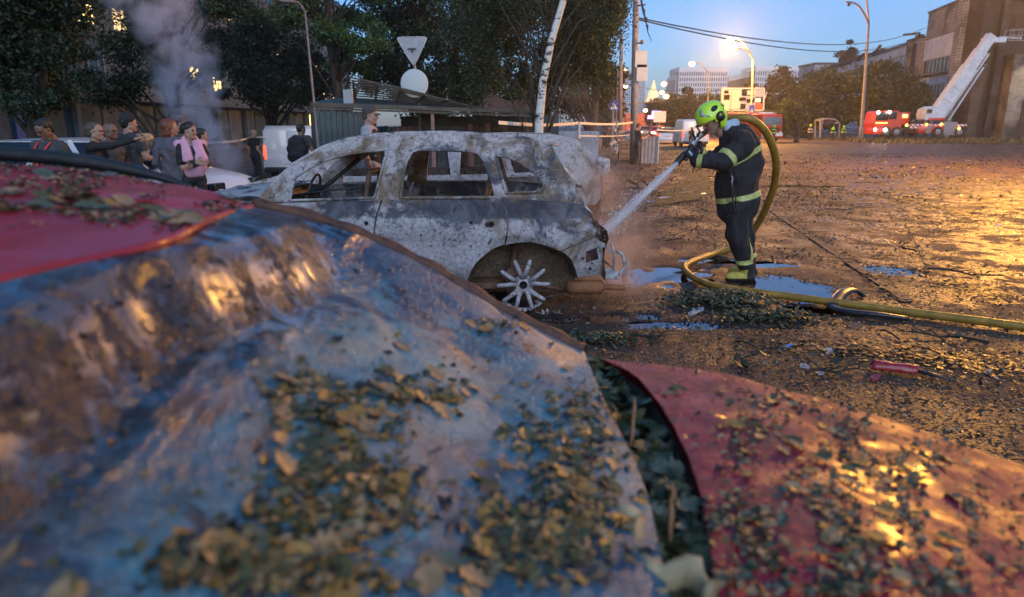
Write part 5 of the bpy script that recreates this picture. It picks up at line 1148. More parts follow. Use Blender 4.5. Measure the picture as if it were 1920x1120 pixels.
fr = thing('fence', 'low broken plank fence between the shelter and the birch', 'fence', (P(960, 250, 19).x, 19, 0))
for i in range(14): MB().box((i * .16 - 1.1, random.uniform(-.02, .02), .8), (.13, .025, 1.5 + random.uniform(-.15, .15)), (0, random.gauss(0, .03), 0)).build('plank', mWD if i % 3 else mPINK, fr)
MB().box((0, .03, .6), (2.3, .03, .08)).build('rail', mWD, fr)
cw = thing('wall', 'low pale garden wall with graffiti scrawl beyond the birch trunk', 'wall', (P(1040, 250, 24).x, 24, 0)); MB().box((0, 0, .65), (3.0, .2, 1.4)).build('wall_body', mWHTB, cw)
mb = MB(); mb.tube([(-.5, -.11, .9), (-.4, -.11, 1.1), (-.3, -.11, .9), (-.2, -.11, 1.05), (-.1, -.11, .85), (.1, -.11, 1.0), (.2, -.11, .85)], .02, 4); mb.build('graffiti_scrawl', mBLKTRIM, cw)

# containers beside the tall pole
mb_ = thing('metal_container', 'upright ribbed grey metal container right of the dark standing figure', 'container', (P(1217, 297, 29).x, 29, -.12))
for i in range(9): MB().box((-.30 + i * .075, .02 * (i % 2), .62), (.072, .04, 1.18)).build('rib_panel', mPOLE, mb_)
MB().box((0, .35, .60), (.66, .6, 1.1)).build('body', mPOLE, mb_); MB().beam((.36, -.03, -.08), (.36, -.03, 1.25), .05).build('corner_post', mWHTB, mb_)
m2_ = thing('metal_container', 'low brown metal bin left of the tall pole', 'container', (P(1175, 278, 31).x, 31, -.1)); MB().box((0, .3, .55), (.55, .6, .85), bev=.04).build('body', mBRK, m2_); MB().tube([(-.3, 0, .1), (-.32, 0, .95), (.3, 0, .98)], .03, 6).build('frame', mPOLEO, m2_)
br = thing('bright_rubble', 'heap of pale torn sheets behind the bin at the foot of the tall pole', 'debris', (P(1172, 262, 34).x, 34, .3))
mb = MB()
for i in range(40): mb.box((random.uniform(-.6, .6), random.uniform(-.3, .3), random.uniform(.0, 1.1) * (1 - abs(random.uniform(-.6, .6)))), (random.uniform(.05, .4), .02, random.uniform(.05, .3)), (random.gauss(0, .6), random.gauss(0, .6), random.gauss(0, .6)))
mb.build('torn_sheet', mWHT, br)['kind'] = 'stuff'

# billboard
bb = thing('billboard', 'large stripped billboard with torn colourful poster remains behind the firefighter', 'billboard', (P(1393, 210, 90).x, 90, 0)); k = bb.location.copy()
def bp_(px, py, dy=0): return P(px, py, 90 + dy) - k
for (a, b) in (((1353, 166), (1433, 166)), ((1353, 207), (1431, 207)), ((1353, 166), (1353, 207)), ((1433, 166), (1431, 207)), ((1371, 166), (1371, 207)), ((1389, 166), (1389, 180)), ((1415, 166), (1415, 207)), ((1400, 180), (1400, 207))): MB().beam(bp_(*a), bp_(*b), .16, .16).build('frame_bar', mWHT, bb)
pc = [mat('poster orange', (.6, .2, .08), .7), mat('poster cream', (.6, .5, .4), .7), mat('poster grey', (.3, .32, .38), .7), mat('poster white', (.75, .72, .7), .7), mat('poster red', (.5, .09, .06), .7)]
for (x0, y0, x1, y1, c_) in ((1354, 168, 1370, 205, 1), (1357, 178, 1368, 188, 0), (1358, 170, 1366, 176, 0), (1372, 168, 1388, 205, 1), (1386, 183, 1398, 190, 3), (1388, 195, 1397, 205, 3), (1390, 180, 1414, 206, 2), (1400, 186, 1409, 193, 3), (1417, 168, 1431, 182, 2), (1412, 184, 1426, 192, 3), (1416, 194, 1428, 205, 4), (1401, 170, 1413, 178, 1)):
    a, b = bp_(x0, y0, -.2), bp_(x1, y1, -.2); MB().box(((a.x + b.x) / 2, a.y, (a.z + b.z) / 2), (b.x - a.x, .03, a.z - b.z)).build('poster_scrap', pc[c_], bb)
for px in (1371, 1400): q = bp_(px, 207); MB().beam((q.x, 0, 0), (q.x, 0, q.z), .3).build('support', mPOLEO, bb)
MB().beam(bp_(1434, 185), bp_(1438, 172), .1).build('bent_strut', mWHT, bb)

# road end: glowing signs and red lit kiosk
kx = thing('roadside_kiosk', 'red lit low pavilion at the end of the street', 'building', (P(1214, 240, 190).x, 190, 0)); MB().box((0, 2, 2.2), (12, 4, 4.8)).build('wall', mat('red lit wall', (.5, .08, .03), .7, emit=(1, .16, .04), es=.18), kx)
for i, (px, py, w, h, c, lab) in enumerate(((1232, 214, 1.6, .9, (.55, .3, 1), 'small violet glowing sign at the road end'), (1222, 220, 1.2, .5, (.9, .3, 1), 'pink glowing sign left of the violet one'), (1239, 220, 1.2, .35, (1, .4, .1), 'thin orange glowing sign right of the violet one'))):
    o = MB().box((0, 0, 0), (w, .2, h), bev=.05).build('glowing_sign', mat('sign glow', (.3, .2, .4), emit=c, es=1.6)); o.location = P(px, py, 110); tag(o, lab, 'sign')
    MB().tube([(0, 0, -h / 2), (0, 0, -o.location.z)], .08, 6).build('post', mPOLEO, o)
bd = thing('road_board', 'pinkish back lit traffic board above the parked cars', 'sign', (P(1236, 240, 100).x, 100, 0)); MB().box((0, 0, 2.7), (1.7, .15, 1.5)).build('panel', mat('pink board', (.7, .35, .3), .6, emit=(1, .35, .25), es=.25), bd); MB().tube([(0, 0, 0), (0, 0, 2)], .1, 6).build('post', mPOLEO, bd)
mHDL = mat('headlight glow', (1, .9, .7), emit=(1, .85, .6), es=14); mTLR = mat('red tail light', (.5, .02, .01), .3, emit=(1, .06, .02), es=1.2); mTL2 = mat('red lamp lens', (.45, .01, .01), .25, emit=(1, .03, .02), es=.15)

# ============================================================ vehicles
def car(label, loc, rz, paint, L=4.3, W=1.72, H=1.45, head_m=None, tail_m=None, name='parked_car', zw=.31, cat='car', lights=True):
    t = thing(name, label, cat, loc, rz); xs_ = np.linspace(-L / 2, L / 2, 25)
    def ztop(s): return np.interp(s, [0, .03, .10, .26, .30, .62, .74, .93, .98, 1], [.62, .86, .92, .96, .96, .97, .95, .80, .70, .5])
    def hw(s): return W / 2 * np.interp(s, [0, .06, .2, .8, .94, 1], [.80, .95, 1, 1, .94, .74])
    mb = MB(); rings = []
    for i, x in enumerate(xs_):
        s = i / 24; w = hw(s); z = ztop(s); rings.append([(x, -w * .9, .22), (x, -w, .42), (x, -w * 1.0, .66), (x, -w * .96, z - .03), (x, -w * .6, z + .02), (x, 0, z + .035), (x, w * .6, z + .02), (x, w * .96, z - .03), (x, w, .66), (x, w, .42), (x, w * .9, .22)])
    n = 11; vs = [p for r_ in rings for p in r_]; fs = [(i * n + k, i * n + k + 1, (i + 1) * n + k + 1, (i + 1) * n + k) for i in range(24) for k in range(n - 1)] + [tuple(range(n)), tuple(range(24 * n, 25 * n))[::-1]]
    mb.add(vs, fs); b = mb.build('body', paint, t, 50)
    def cab(u, inset, zt):
        pts = []
    c0, c1, r0, r1 = -L * .46, L * .26, -L * .34, L * .10
    wb, wt = W / 2 * .94, W / 2 * .72
    q = [(c0, wb, .93), (c1, wb, .95), (r1, wt, H - .04), (r0, wt, H - .04)]
    mb = MB(); mb.add([(a, -w_, z) for a, w_, z in q] + [(a, w_, z) for a, w_, z in q], [(0, 1, 2, 3), (7, 6, 5, 4), (1, 5, 6, 2), (3, 2, 6, 7), (0, 3, 7, 4)]); mb.build('window_glass', mDKGL, t)
    mb = MB(); mb.grid(6, 6, lambda u, v: Vector((lerp(r0 - .1, r1 + .08, u), lerp(-wt - .02, wt + .02, v), H - .05 + .05 * math.sin(u * PI) ** .5 * math.sin(v * PI) ** .5))); mb.box(((r0 + r1) / 2, 0, H - .055), (r1 - r0 + .16, 2 * wt + .03, .02)); mb.build('roof', paint, t, True)
    for sd in (-1, 1):
        mb = MB()
        for a, b_ in ((q[0], q[3]), (q[1], q[2]), ((c0 + L * .28, wb, .94), ((r0 + r1) / 2 - .1, wt, H - .05)), ((c0 + L * .50, wb, .94), ((r0 + r1) / 2 + .65 * 0 + .35, wt, H - .05))): MB().beam((a[0], sd * (a[1] + .01), a[2]), (b_[0], sd * (b_[1] + .01), b_[2]), .05, .06).build('pillar', paint, t)
        for wx in (-L * .30, L * .31):
            mb = MB(); mb.lathe([(.0, -.1), (zw - .07, -.11), (zw, -.08), (zw, .08), (zw - .07, .11), (.0, .1)], (wx, sd * (W / 2 - .09), zw), 'Y', 20); w = mb.build('wheel', mTYRE, t, 40)
            MB().lathe([(0, 0), (.17, .0), (.19, .02), (0, .02)], (wx, sd * (W / 2 + .015), zw), 'Y', 14).build('rim', mALLOY, w, 40)
            mb = MB(); mb.lathe([(zw + .06, -.02), (zw + .03, .012), (zw + .0, .0)], (wx, sd * (W / 2 - .0), zw + .02), 'Y', 24); mb.build('wheel_arch', mBLKTRIM, t, True)
        if lights:
            MB().box((L / 2 - .12, sd * W * .36, .68), (.14, .34, .13), bev=.03).build('headlight', head_m or mDKGL, t, 40); MB().box((-L / 2 + .06, sd * W * .38, .80), (.10, .26, .16), bev=.03).build('tail_light', tail_m or mTL2, t, 40)
    MB().box((L / 2 - .03, 0, .38), (.14, W * .8, .22), bev=.04).build('bumper', mBLKTRIM, t, 40); MB().box((-L / 2 + .03, 0, .40), (.14, W * .82, .22), bev=.04).build('bumper', paint, t, 40)
    MB().box((-L / 2 + .0, 0, .62), (.03, .48, .11)).build('number_plate', mWHT, t); return t
def cpaint(n, c, r=.25): 
    m = mat(n, c, r); m.node_tree.nodes['Principled BSDF'].inputs['Coat Weight'].default_value = .6; return m
pWH = cpaint('white car paint', (.62, .64, .68)); pBL = cpaint('pale blue car paint', (.20, .38, .62)); pDB = cpaint('mid blue car paint', (.04, .10, .26)); pRD = cpaint('fire engine red', (.5, .025, .012), .35); pGR = cpaint('grey car paint', (.2, .2, .21))
car('white car with smoke pouring from it, nose showing left of the burnt wreck', (-6.45, 11.2, gz(-6.45, 11.2) - .02), R(-6), pWH, 4.4, 1.75, 1.40)
car('dark blue hatchback half hidden behind the pointing man', (P(120, 300, 13.5).x, 13.5, -.20), R(0), pDB, 4.0, 1.7, 1.42)
car('pale blue estate car behind the people in the middle of the group', (P(262, 300, 14.0).x, 14.0, -.3), R(10), pBL, 3.9, 1.7, 1.25)
car('white saloon seen from behind on the far road', (P(1248, 250, 62).x, 62, 0), R(80), pWH, 4.2, 1.8, 1.35, tail_m=mTLR)
car('car with glowing headlights under the pink traffic board', (P(1231, 248, 85).x, 85, 0), R(-95), pRD, head_m=mHDL); car('car with red tail lights beside the headlight car', (P(1239, 247, 92).x, 92, 0), R(88), pGR, tail_m=mTLR)
car('oncoming car at the far left of the road end', (P(1206, 246, 95).x, 95, 0), R(-92), pGR, head_m=mHDL)
def van(label, loc, rz, L=4.9, W=1.9, H=1.95, name='van'):
    t = thing(name, label, 'van', loc, rz); pr = [(-L / 2, .30), (-L / 2 - .02, H * .45), (-L / 2 + .10, H - .12), (-L / 2 + .28, H), (L * .18, H), (L * .26, H - .05), (L * .40, H * .58), (L * .49, H * .50), (L * .5, .35), (L * .47, .28)]
    pr = [Vector((a, b)) for a, b in pr]; mb = MB(); n = len(pr); secs = [(-1, .90, .03), (-.97, .97, .01), (-.9, 1, 0), (.9, 1, 0), (.97, .97, .01), (1, .90, .03)]; cx, cz = 0, H * .5; vs = []
    for (s, k, _) in secs:
        for p in pr: vs.append((p.x * (1 if abs(s) < .95 else .985), s * W / 2 * (1 - .10 * max(0, (p.y - H * .55) / H)), cz + (p.y - cz) * (1 if abs(s) < .95 else k)))
    mb.add(vs, [(i * n + k, (i + 1) * n + k, (i + 1) * n + (k + 1) % n, i * n + (k + 1) % n) for i in range(5) for k in range(n)] + [tuple(range(n))[::-1], tuple(range(5 * n, 6 * n))]); mb.build('body', pWH, t, 35)
    for sd in (-1, 1):
        MB().box((-L / 2 + .015, sd * W * .24, H * .55), (.06, W * .455, H * .72), bev=.02).build('rear_door', pWH, t, 40); MB().box((-L / 2 + .02, sd * W * .455, H * .5), (.10, .10, .52), bev=.02).build('tail_light', mTLR, t, 40)
        for wx in (-L * .3, L * .33):
            w = MB().lathe([(0, -.1), (.24, -.11), (.32, -.08), (.32, .08), (.24, .11), (0, .1)], (wx, sd * (W / 2 - .12), .32), 'Y', 20).build('wheel', mTYRE, t, 40); MB().lathe([(0, 0), (.18, 0), (.19, .02), (0, .02)], (wx, sd * (W / 2 + .0), .32), 'Y', 14).build('rim', mALLOY, w, 40)
        MB().box((L * .28, sd * W * .465, H * .70), (L * .16, .03, H * .22)).build('cab_window', mDKGL, t); MB().box((-L * .08, sd * (W / 2 - .0), H * .4), (L * .3, .012, H * .03)).build('door_rail', mBLKTRIM, t)
    MB().box((-L / 2 - .02, 0, .34), (.14, W * .96, .2), bev=.03).build('bumper', mBLKTRIM, t, 40); MB().box((L * .335, 0, H * .75), (.02, W * .8, H * .3), (0, R(-30), 0)).build('windscreen', mDKGL, t); MB().box((-L / 2 - .02, 0, .62), (.03, .5, .11)).build('number_plate', mWHT, t); return t
van('white panel van with red tail light parked beyond the man with the backpack', (-8.55, 28.6, -.42), R(94)); van('white van parked on the far road with a person standing behind it', (P(1294, 252, 52).x, 52, 0), R(85), 4.6, 1.9, 1.95)

# ============================================================ fire engines
mSTRP = mat('red white marking', (.7, .7, .68), .5); ms = NT(mSTRP); ms.col(ms.ramp(ms.math('FRACT', ms.math('MULTIPLY', ms.math('ADD', ms.sep()[0], ms.sep()[2]), 2.2)), [(.5, (.75, .72, .7)), (.52, (.5, .03, .02))], 'CONSTANT'))
mLADW = noisy('white painted boom', (.42, .46, .52), (.6, .64, .7), 2, (.4, .6), .1); mORG = mat('warm cab lamp', (1, .5, .1), emit=(1, .42, .06), es=2.5); mSPOTW = mat('small white lamp', (1, .95, .8), emit=(1, .85, .6), es=7)
z0 = P(1700, 257, 72).z
lt = thing('ladder_truck', 'red ladder truck with pale boom raised towards the burnt building', 'fire engine', (P(1728, 257, 72).x, 72, z0)); k = lt.location.copy()
def q(px, py, dy=0): return P(px, py, 72 + dy) - k
def bx(name, x0, y0, x1, y1, m, dy=0, dp=1.0, bev=.05, par=lt):
    a, b = q(x0, y0, dy), q(x1, y1, dy); return MB().box(((a.x + b.x) / 2, dy + dp / 2, (a.z + b.z) / 2), (b.x - a.x, dp, a.z - b.z), bev=bev).build(name, m, par, 40)
a = [q(1642, 244), q(1641, 232), q(1645, 211), q(1650, 208), q(1685, 208), q(1689, 212), q(1690, 243), q(1681, 250)]
cabm = MB().prism([(p.x, p.z) for p in a], lambda u, v, s: Vector((u, s * 2.3, v))).build('cab', pRD, lt)
bx('windscreen', 1644, 211, 1666, 226, mDKGL, -.03, .06); bx('side_window', 1669, 210, 1681, 224, mDKGL, -.04, .08); bx('front_bumper', 1640, 240, 1665, 252, pRD, -.15, 2.5); bx('roof_box', 1690, 211, 1704, 232, pRD, .1, 2.0); bx('lit_window', 1694, 215, 1702, 221, mORG, .0, .15)
bx('stripe', 1642, 230, 1664, 231.5, mORG, -.05, .06, 0); bx('chassis', 1686, 240, 1815, 247, mBLKTRIM, .3, 1.8); bx('platform', 1706, 233, 1813, 236.5, mSTRP, -.05, 2.3); bx('body_locker', 1722, 236, 1775, 250, pRD, .0, 2.3); bx('locker_shutter', 1738, 235, 1744, 250, mPOLE, -.06, .1, 0); bx('rear_locker', 1772, 229, 1792, 254, mPOLE, -.1, 1.2); bx('railing_panel', 1706, 237, 1722, 241, mSTRP, -.15, .1, 0); bx('rear_marking', 1793, 235, 1811, 237, mSTRP, -.15, .1, 0)
for px in (1660, 1680, 1757, 1797):
    c = q(px, 250.5); w = MB().lathe([(0, -.12), (.38, -.14), (.52, -.1), (.52, .2), (.38, .25), (0, .25)], (c.x, -.02, .50), 'Y', 22).build('wheel', mTYRE, lt, 40); MB().lathe([(0, -.02), (.26, 0), (.3, .03), (0, .03)], (c.x, -.17, .50), 'Y', 14).build('rim', mPOLE, w, 40)
for px, py, m in ((1641, 243.5, mHDL), (1660, 243.5, mHDL), (1647, 211, mSPOTW), (1668, 210.5, mSPOTW), (1700, 235, mORG), (1737, 234, mORG), (1765, 233.5, mORG), (1798, 241, mORG)): c = q(px, py, -.25); MB().lathe([(0.001, -.1), (.12, -.06), (.15, 0), (.0, .05)], c, 'Y', 10).build('lamp', m, lt, True)
for i in range(4): c = q(1712 + i * 11, 233); MB().tube([c + Vector((-.12, 0, 0)), c + Vector((-.12, 0, .3)), c + Vector((0, 0, .42)), c + Vector((.12, 0, .3)), c + Vector((.12, 0, 0))], .035, 5).build('hand_rail', mPOLE, lt)
tt = [q(1738, 225), q(1738, 214), q(1741, 204), q(1753, 199), q(1768, 208), q(1776, 216), q(1774, 222)]
MB().prism([(p.x, p.z) for p in tt], lambda u, v, s: Vector((u, .3 + s * 1.6, v))).build('turntable', mLADW, lt); bx('turntable_ring', 1742, 221, 1772, 226, pRD, .2, 1.8); bx('control_seat', 1741, 205, 1748, 212, mBLKTRIM, .1, .3)
A, B = q(1757, 212, .9), q(1856, 72, .9)
for i, (s0, s1, w) in enumerate(((0, .62, 1.25), (.15, .82, 1.05), (.3, 1, .86))):
    p, r_ = A.lerp(B, s0), A.lerp(B, s1); MB().beam(p + Vector((0, -.1 * i, .12 * i)), r_ + Vector((0, -.1 * i, .12 * i)), .9 - .1 * i, w, up=(0, 0, 1)).build('boom_section', mLADW, lt)
d = (B - A).normalized(); nn = Vector((d.z, 0, -d.x))
bo = MB(); bo.beam(A + nn * .95, B.lerp(A, .14) + nn * .9, .12); bo.beam(A + nn * 1.5, B.lerp(A, .3) + nn * 1.25, .12); bo.build('under_rail', mLADW, lt)
for i in range(22): s = .05 + i * .032; MB().beam(A.lerp(B, s) + nn * .95, A.lerp(B, s + .02) + nn * 1.45, .07).build('rung', mPOLE, lt)
MB().box(B + Vector((.4, 0, -.2)), (2.0, 1.0, .5), bev=.08).build('boom_head', mLADW, lt, 40); MB().beam(B + Vector((1, 0, .1)), q(1915, 72, 1.2), .14).build('jib', mLADW, lt)
bk = thing('rescue_basket', 'rescue cage at the tip of the boom by the lit balcony', 'basket', q(1903, 77, 1) + k); k2 = bk.location.copy(); MB().box((0, 0, 0), (1.8, .9, .08)).build('floor', mPOLE, bk)
for sx in (-.85, 0, .85):
    for sy in (-.4, .4): MB().beam((sx, sy, 0), (sx, sy, 1.05), .06).build('rail_post', mPOLE, bk)
mb = MB(); [mb.beam((-.88, sy, z), (.88, sy, z), .06) for sy in (-.4, .4) for z in (.5, 1.05)]; mb.build('hand_rail', mPOLE, bk)

# second fire engine, nose towards us, behind the firefighter
z1 = P(1420, 266, 66).z
fe = thing('fire_engine', 'red fire engine facing the camera, partly hidden behind the firefighter and the hose', 'fire engine', (P(1418, 266, 66).x, 66, z1), R(-68)); 
W = 2.3; H = 2.75
def fx(name, c, d, m, bev=.05, par=fe): return MB().box(c, d, bev=bev).build(name, m, par, 40)
fx('body', (-2.2, 0, 1.55), (4.6, W, 2.1), pRD); fx('cab', (1.1, 0, 1.5), (1.7, W, 2.0), pRD, .12); fx('windscreen', (1.93, 0, 1.85), (.08, W * .86, .75), mat('pale screen', (.1, .16, .2), .1)); fx('bumper', (2.0, 0, .62), (.25, W, .4), mWHT)
fx('marking', (2.14, 0, .52), (.04, W * .95, .16), mSTRP, 0); fx('grille', (1.97, 0, 1.15), (.06, W * .7, .35), mBLKTRIM); fx('roof_lights', (1.2, 0, 2.58), (.3, W * .8, .16), mWHT); fx('roof_rack', (-2, 0, 2.66), (3.8, W * .8, .1), mPOLE)
for sd in (-1, 1):
    fx('side_window', (1.25, sd * W / 2, 1.9), (.8, .05, .6), mDKGL, .02); fx('side_mirror', (1.9, sd * (W / 2 + .2), 1.8), (.12, .2, .4), mBLKTRIM); fx('headlight', (2.1, sd * .85, .85), (.08, .28, .18), mWHT, .03)
    for wx in (1.1, -2.6): w = MB().lathe([(0, -.14), (.34, -.15), (.46, -.1), (.46, .12), (.34, .15), (0, .14)], (wx, sd * (W / 2 - .12), .46), 'Y', 20).build('wheel', mTYRE, fe, 40); MB().lathe([(0, -.02), (.22, 0), (.24, .03), (0, .03)], (wx, sd * (W / 2 + .03), .46), 'Y', 12).build('rim', mALLOY, w, 40)
    for i in range(4): fx('locker_shutter', (-.6 - i * .95, sd * (W / 2 + .01), 1.5), (.8, .04, 1.3), mPOLE if i % 2 else pRD, .01)
# wrecked bus stop
bs = thing('bus_shelter', 'bent skeleton of a bus shelter with hanging rags in front of the far trees', 'shelter', (P(1556, 258, 72).x, 72, 0)); k = bs.location.copy()
mb = MB(); fr_ = [P(x, y, 72) - k for x, y in ((1538, 258), (1538, 226), (1548, 223), (1566, 224), (1574, 231), (1573, 258))]; mb.tube(fr_, .08, 7); mb.tube([p + Vector((0, 1.2, 0)) for p in fr_], .08, 7); mb.tube([fr_[1], fr_[1] + Vector((0, 1.2, 0))], .06, 6); mb.tube([fr_[4], fr_[4] + Vector((0, 1.2, 0))], .06, 6); mb.tube([fr_[2], fr_[2] + Vector((.1, 1.2, 0))], .06, 6); mb.build('frame', mPOLE, bs)
mb = MB(); mb.grid(8, 3, lambda u, v: P(lerp(1538, 1566, u), 224, 72.1) - k + Vector((0, 0, -v * (.3 + .35 * abs(math.sin(u * 11)))))); mb.build('rag', mBRNW, bs); MB().box(P(1540, 234, 72) - k, (.3, .1, .9)).build('torn_panel', mPINK, bs)
# ============================================================ PEOPLE
def fabric(name, c, k=1.6): return noisy(name, c, tuple(min(1, x * k) for x in c), 9, (.75, .95), .35, .012)
mSKIN = noisy('skin', (.30, .17, .12), (.36, .21, .15), 30, (.45, .6), .1); mSKIND = noisy('tanned skin', (.15, .08, .055), (.19, .10, .07), 30, (.45, .6), .1); mLIP = mat('lips', (.22, .08, .07), .5); mEYE = mat('dark eye', (.02, .015, .012), .2)
mHAIRK = noisy('black hair', (.008, .006, .005), (.02, .016, .013), 60, (.4, .6), .5); mHAIRR = noisy('red brown hair', (.09, .022, .010), (.17, .05, .02), 60, (.4, .6), .5); mHAIRB = noisy('blond hair', (.35, .24, .11), (.5, .36, .18), 60, (.4, .6), .5); mHAIRG = noisy('cropped grey brown hair', (.05, .038, .03), (.09, .07, .055), 90, (.6, .8), .5)
mBLACK = fabric('black cloth', (.010, .010, .012)); mDGREY = fabric('dark grey cloth', (.03, .034, .036)); mGREYC = fabric('grey marl cloth', (.07, .065, .08)); mBROWN = fabric('brown grey cloth', (.05, .042, .038)); mJEAN = fabric('faded jeans', (.07, .08, .10)); mJEANB = fabric('blue denim', (.03, .06, .13)); mPINKC = fabric('pink cotton', (.52, .27, .36), 1.25); mLGREY = fabric('light grey cloth', (.26, .26, .30), 1.4); mSHOE = mat('dark shoe', (.015, .014, .014), .6); mREDC = mat('red strap', (.5, .03, .02), .6); mBLUEL = fabric('light blue cloth', (.12, .25, .42))
def Vv(*a): return Vector(a)
def hand_prims(w, d, n, s, curl=.5, r=.0095, m=0, spread=.006, k=1.0, point=False):
    w, d, n, s = Vector(w), Vector(d).normalized(), Vector(n).normalized(), Vector(s).normalized(); L = []
    for o in (-.026, 0, .024): L.append(C(w + s * o * .5, w + d * .085 * k + s * o * k, r * 1.7, r * 1.6, m, k=.012))
    for i, (ln, o) in enumerate(((.040, .030), (.045, .011), (.042, -.009), (.034, -.028))):
        b = w + d * .088 * k + s * o * k; cu = .06 if (point and i == 0) else curl; dd = d.copy(); p = b
        for j, q in enumerate((ln, ln * .65, ln * .5)):
            a = cu * (1 + .25 * j) ; dd = (dd * math.cos(a) + n * math.sin(a)).normalized(); nn = (n * 1.0); p2 = p + dd * q * k; L.append(C(p, p2, r * (1 - .08 * j), r * (.95 - .08 * j), m, k=.004)); p = p2
            n_ = (n - dd * n.dot(dd)); n = n_.normalized() if n_.length > .1 else n
        n = Vector(n)
    p = w + d * .02 * k + s * .026 * k; q = p + (d * .6 + s * .75).normalized() * .045 * k; L += [C(p, q, r * 1.5, r * 1.15, m, k=.01), C(q, q + (d * .85 + s * .25 + n * .4).normalized() * .035 * k, r * 1.1, r * .9, m, k=.004)]
    return L
def head_prims(c, Rm, sk=0, lip=4, eye=5, s=1.0, neck=True):
    c = Vector(c); X = lambda *a: tuple(c + Rm @ (Vector(a) * s)); L = []
    def A(a, b, ra, rb=None, m=sk, k=.02, **kw):
        d = C(X(*a), X(*b), ra * s, (ra if rb is None else rb) * s, m, k=k, **kw)
        if 'fv' in d: d['fv'] = tuple(Rm @ Vector(d['fv']))
        L.append(d)
    A((0, -.035, .035), (0, .02, .04), .083, .078, fv=(1, 0, 0), flat=.92); A((0, .025, .015), (0, .03, -.02), .068, .062); A((0, .025, -.055), (0, .052, -.088), .050, .030)
    for sx in (-1, 1):
        A((sx * .036, .045, -.015), (sx * .030, .05, -.04), .034, .03); A((sx * .05, 0, -.05), (sx * .025, .055, -.09), .028, .022); A((sx * .075, -.008, .012), (sx * .079, -.014, -.022), .019, .012, fv=(1, 0, 0), flat=.45, k=.008)
        A((sx * .031, .082, .006), (sx * .033, .082, .006), .0115, m=eye, k=.003)
    A((-.034, .080, .026), (.034, .080, .026), .013, k=.012); A((0, .088, .012), (0, .108, -.022), .009, .013, k=.010); A((-.011, .098, -.026), (.011, .098, -.026), .009, k=.006)
    A((-.019, .087, -.052), (.019, .087, -.052), .0075, m=lip, k=.005); A((-.016, .085, -.062), (.016, .085, -.062), .008, m=lip, k=.005); A((0, .082, -.085), (0, .08, -.09), .018, k=.015)
    if neck: A((0, -.02, -.05), (0, -.035, -.15), .055, .06, k=.03)
    return L
def join_blobs(parts):
    V = []; F = []; M = []; o = 0
    for v, f, m in parts: V.append(v); F.append(f + o); M.append(m); o += len(v)
    return np.concatenate(V), np.concatenate(F), np.concatenate(M)
def hair_prims(c, Rm, style):
    c = Vector(c); X = lambda *a: tuple(c + Rm @ Vector(a)); L = []
    A = lambda a, b, ra, rb=None, k=.02: L.append(C(X(*a), X(*b), ra, ra if rb is None else rb, 0, k=k))
    if style in ('short', 'crop'):
        t = .0 if style == 'crop' else .006
        A((0, -.042, .045), (0, -.010, .056), .080 + t, .0745 + t); A((0, -.052, -.01), (0, -.05, .04), .068 + t)
        if style == 'short': A((-.03, .045, .098), (.03, .045, .098), .020)
    elif style == 'bob':
        A((0, -.04, .04), (0, -.005, .058), .092, .080)
        for sx in (-1, 1): A((sx * .05, -.04, .03), (sx * .055, -.045, -.085), .05, .045)
        A((0, -.07, .02), (0, -.07, -.09), .055, .05)
    elif style == 'tied':
        A((0, -.042, .045), (0, .0, .062), .084, .079); A((0, -.11, .03), (0, -.13, -.0), .035, .03)
    return L
PEEPS = []
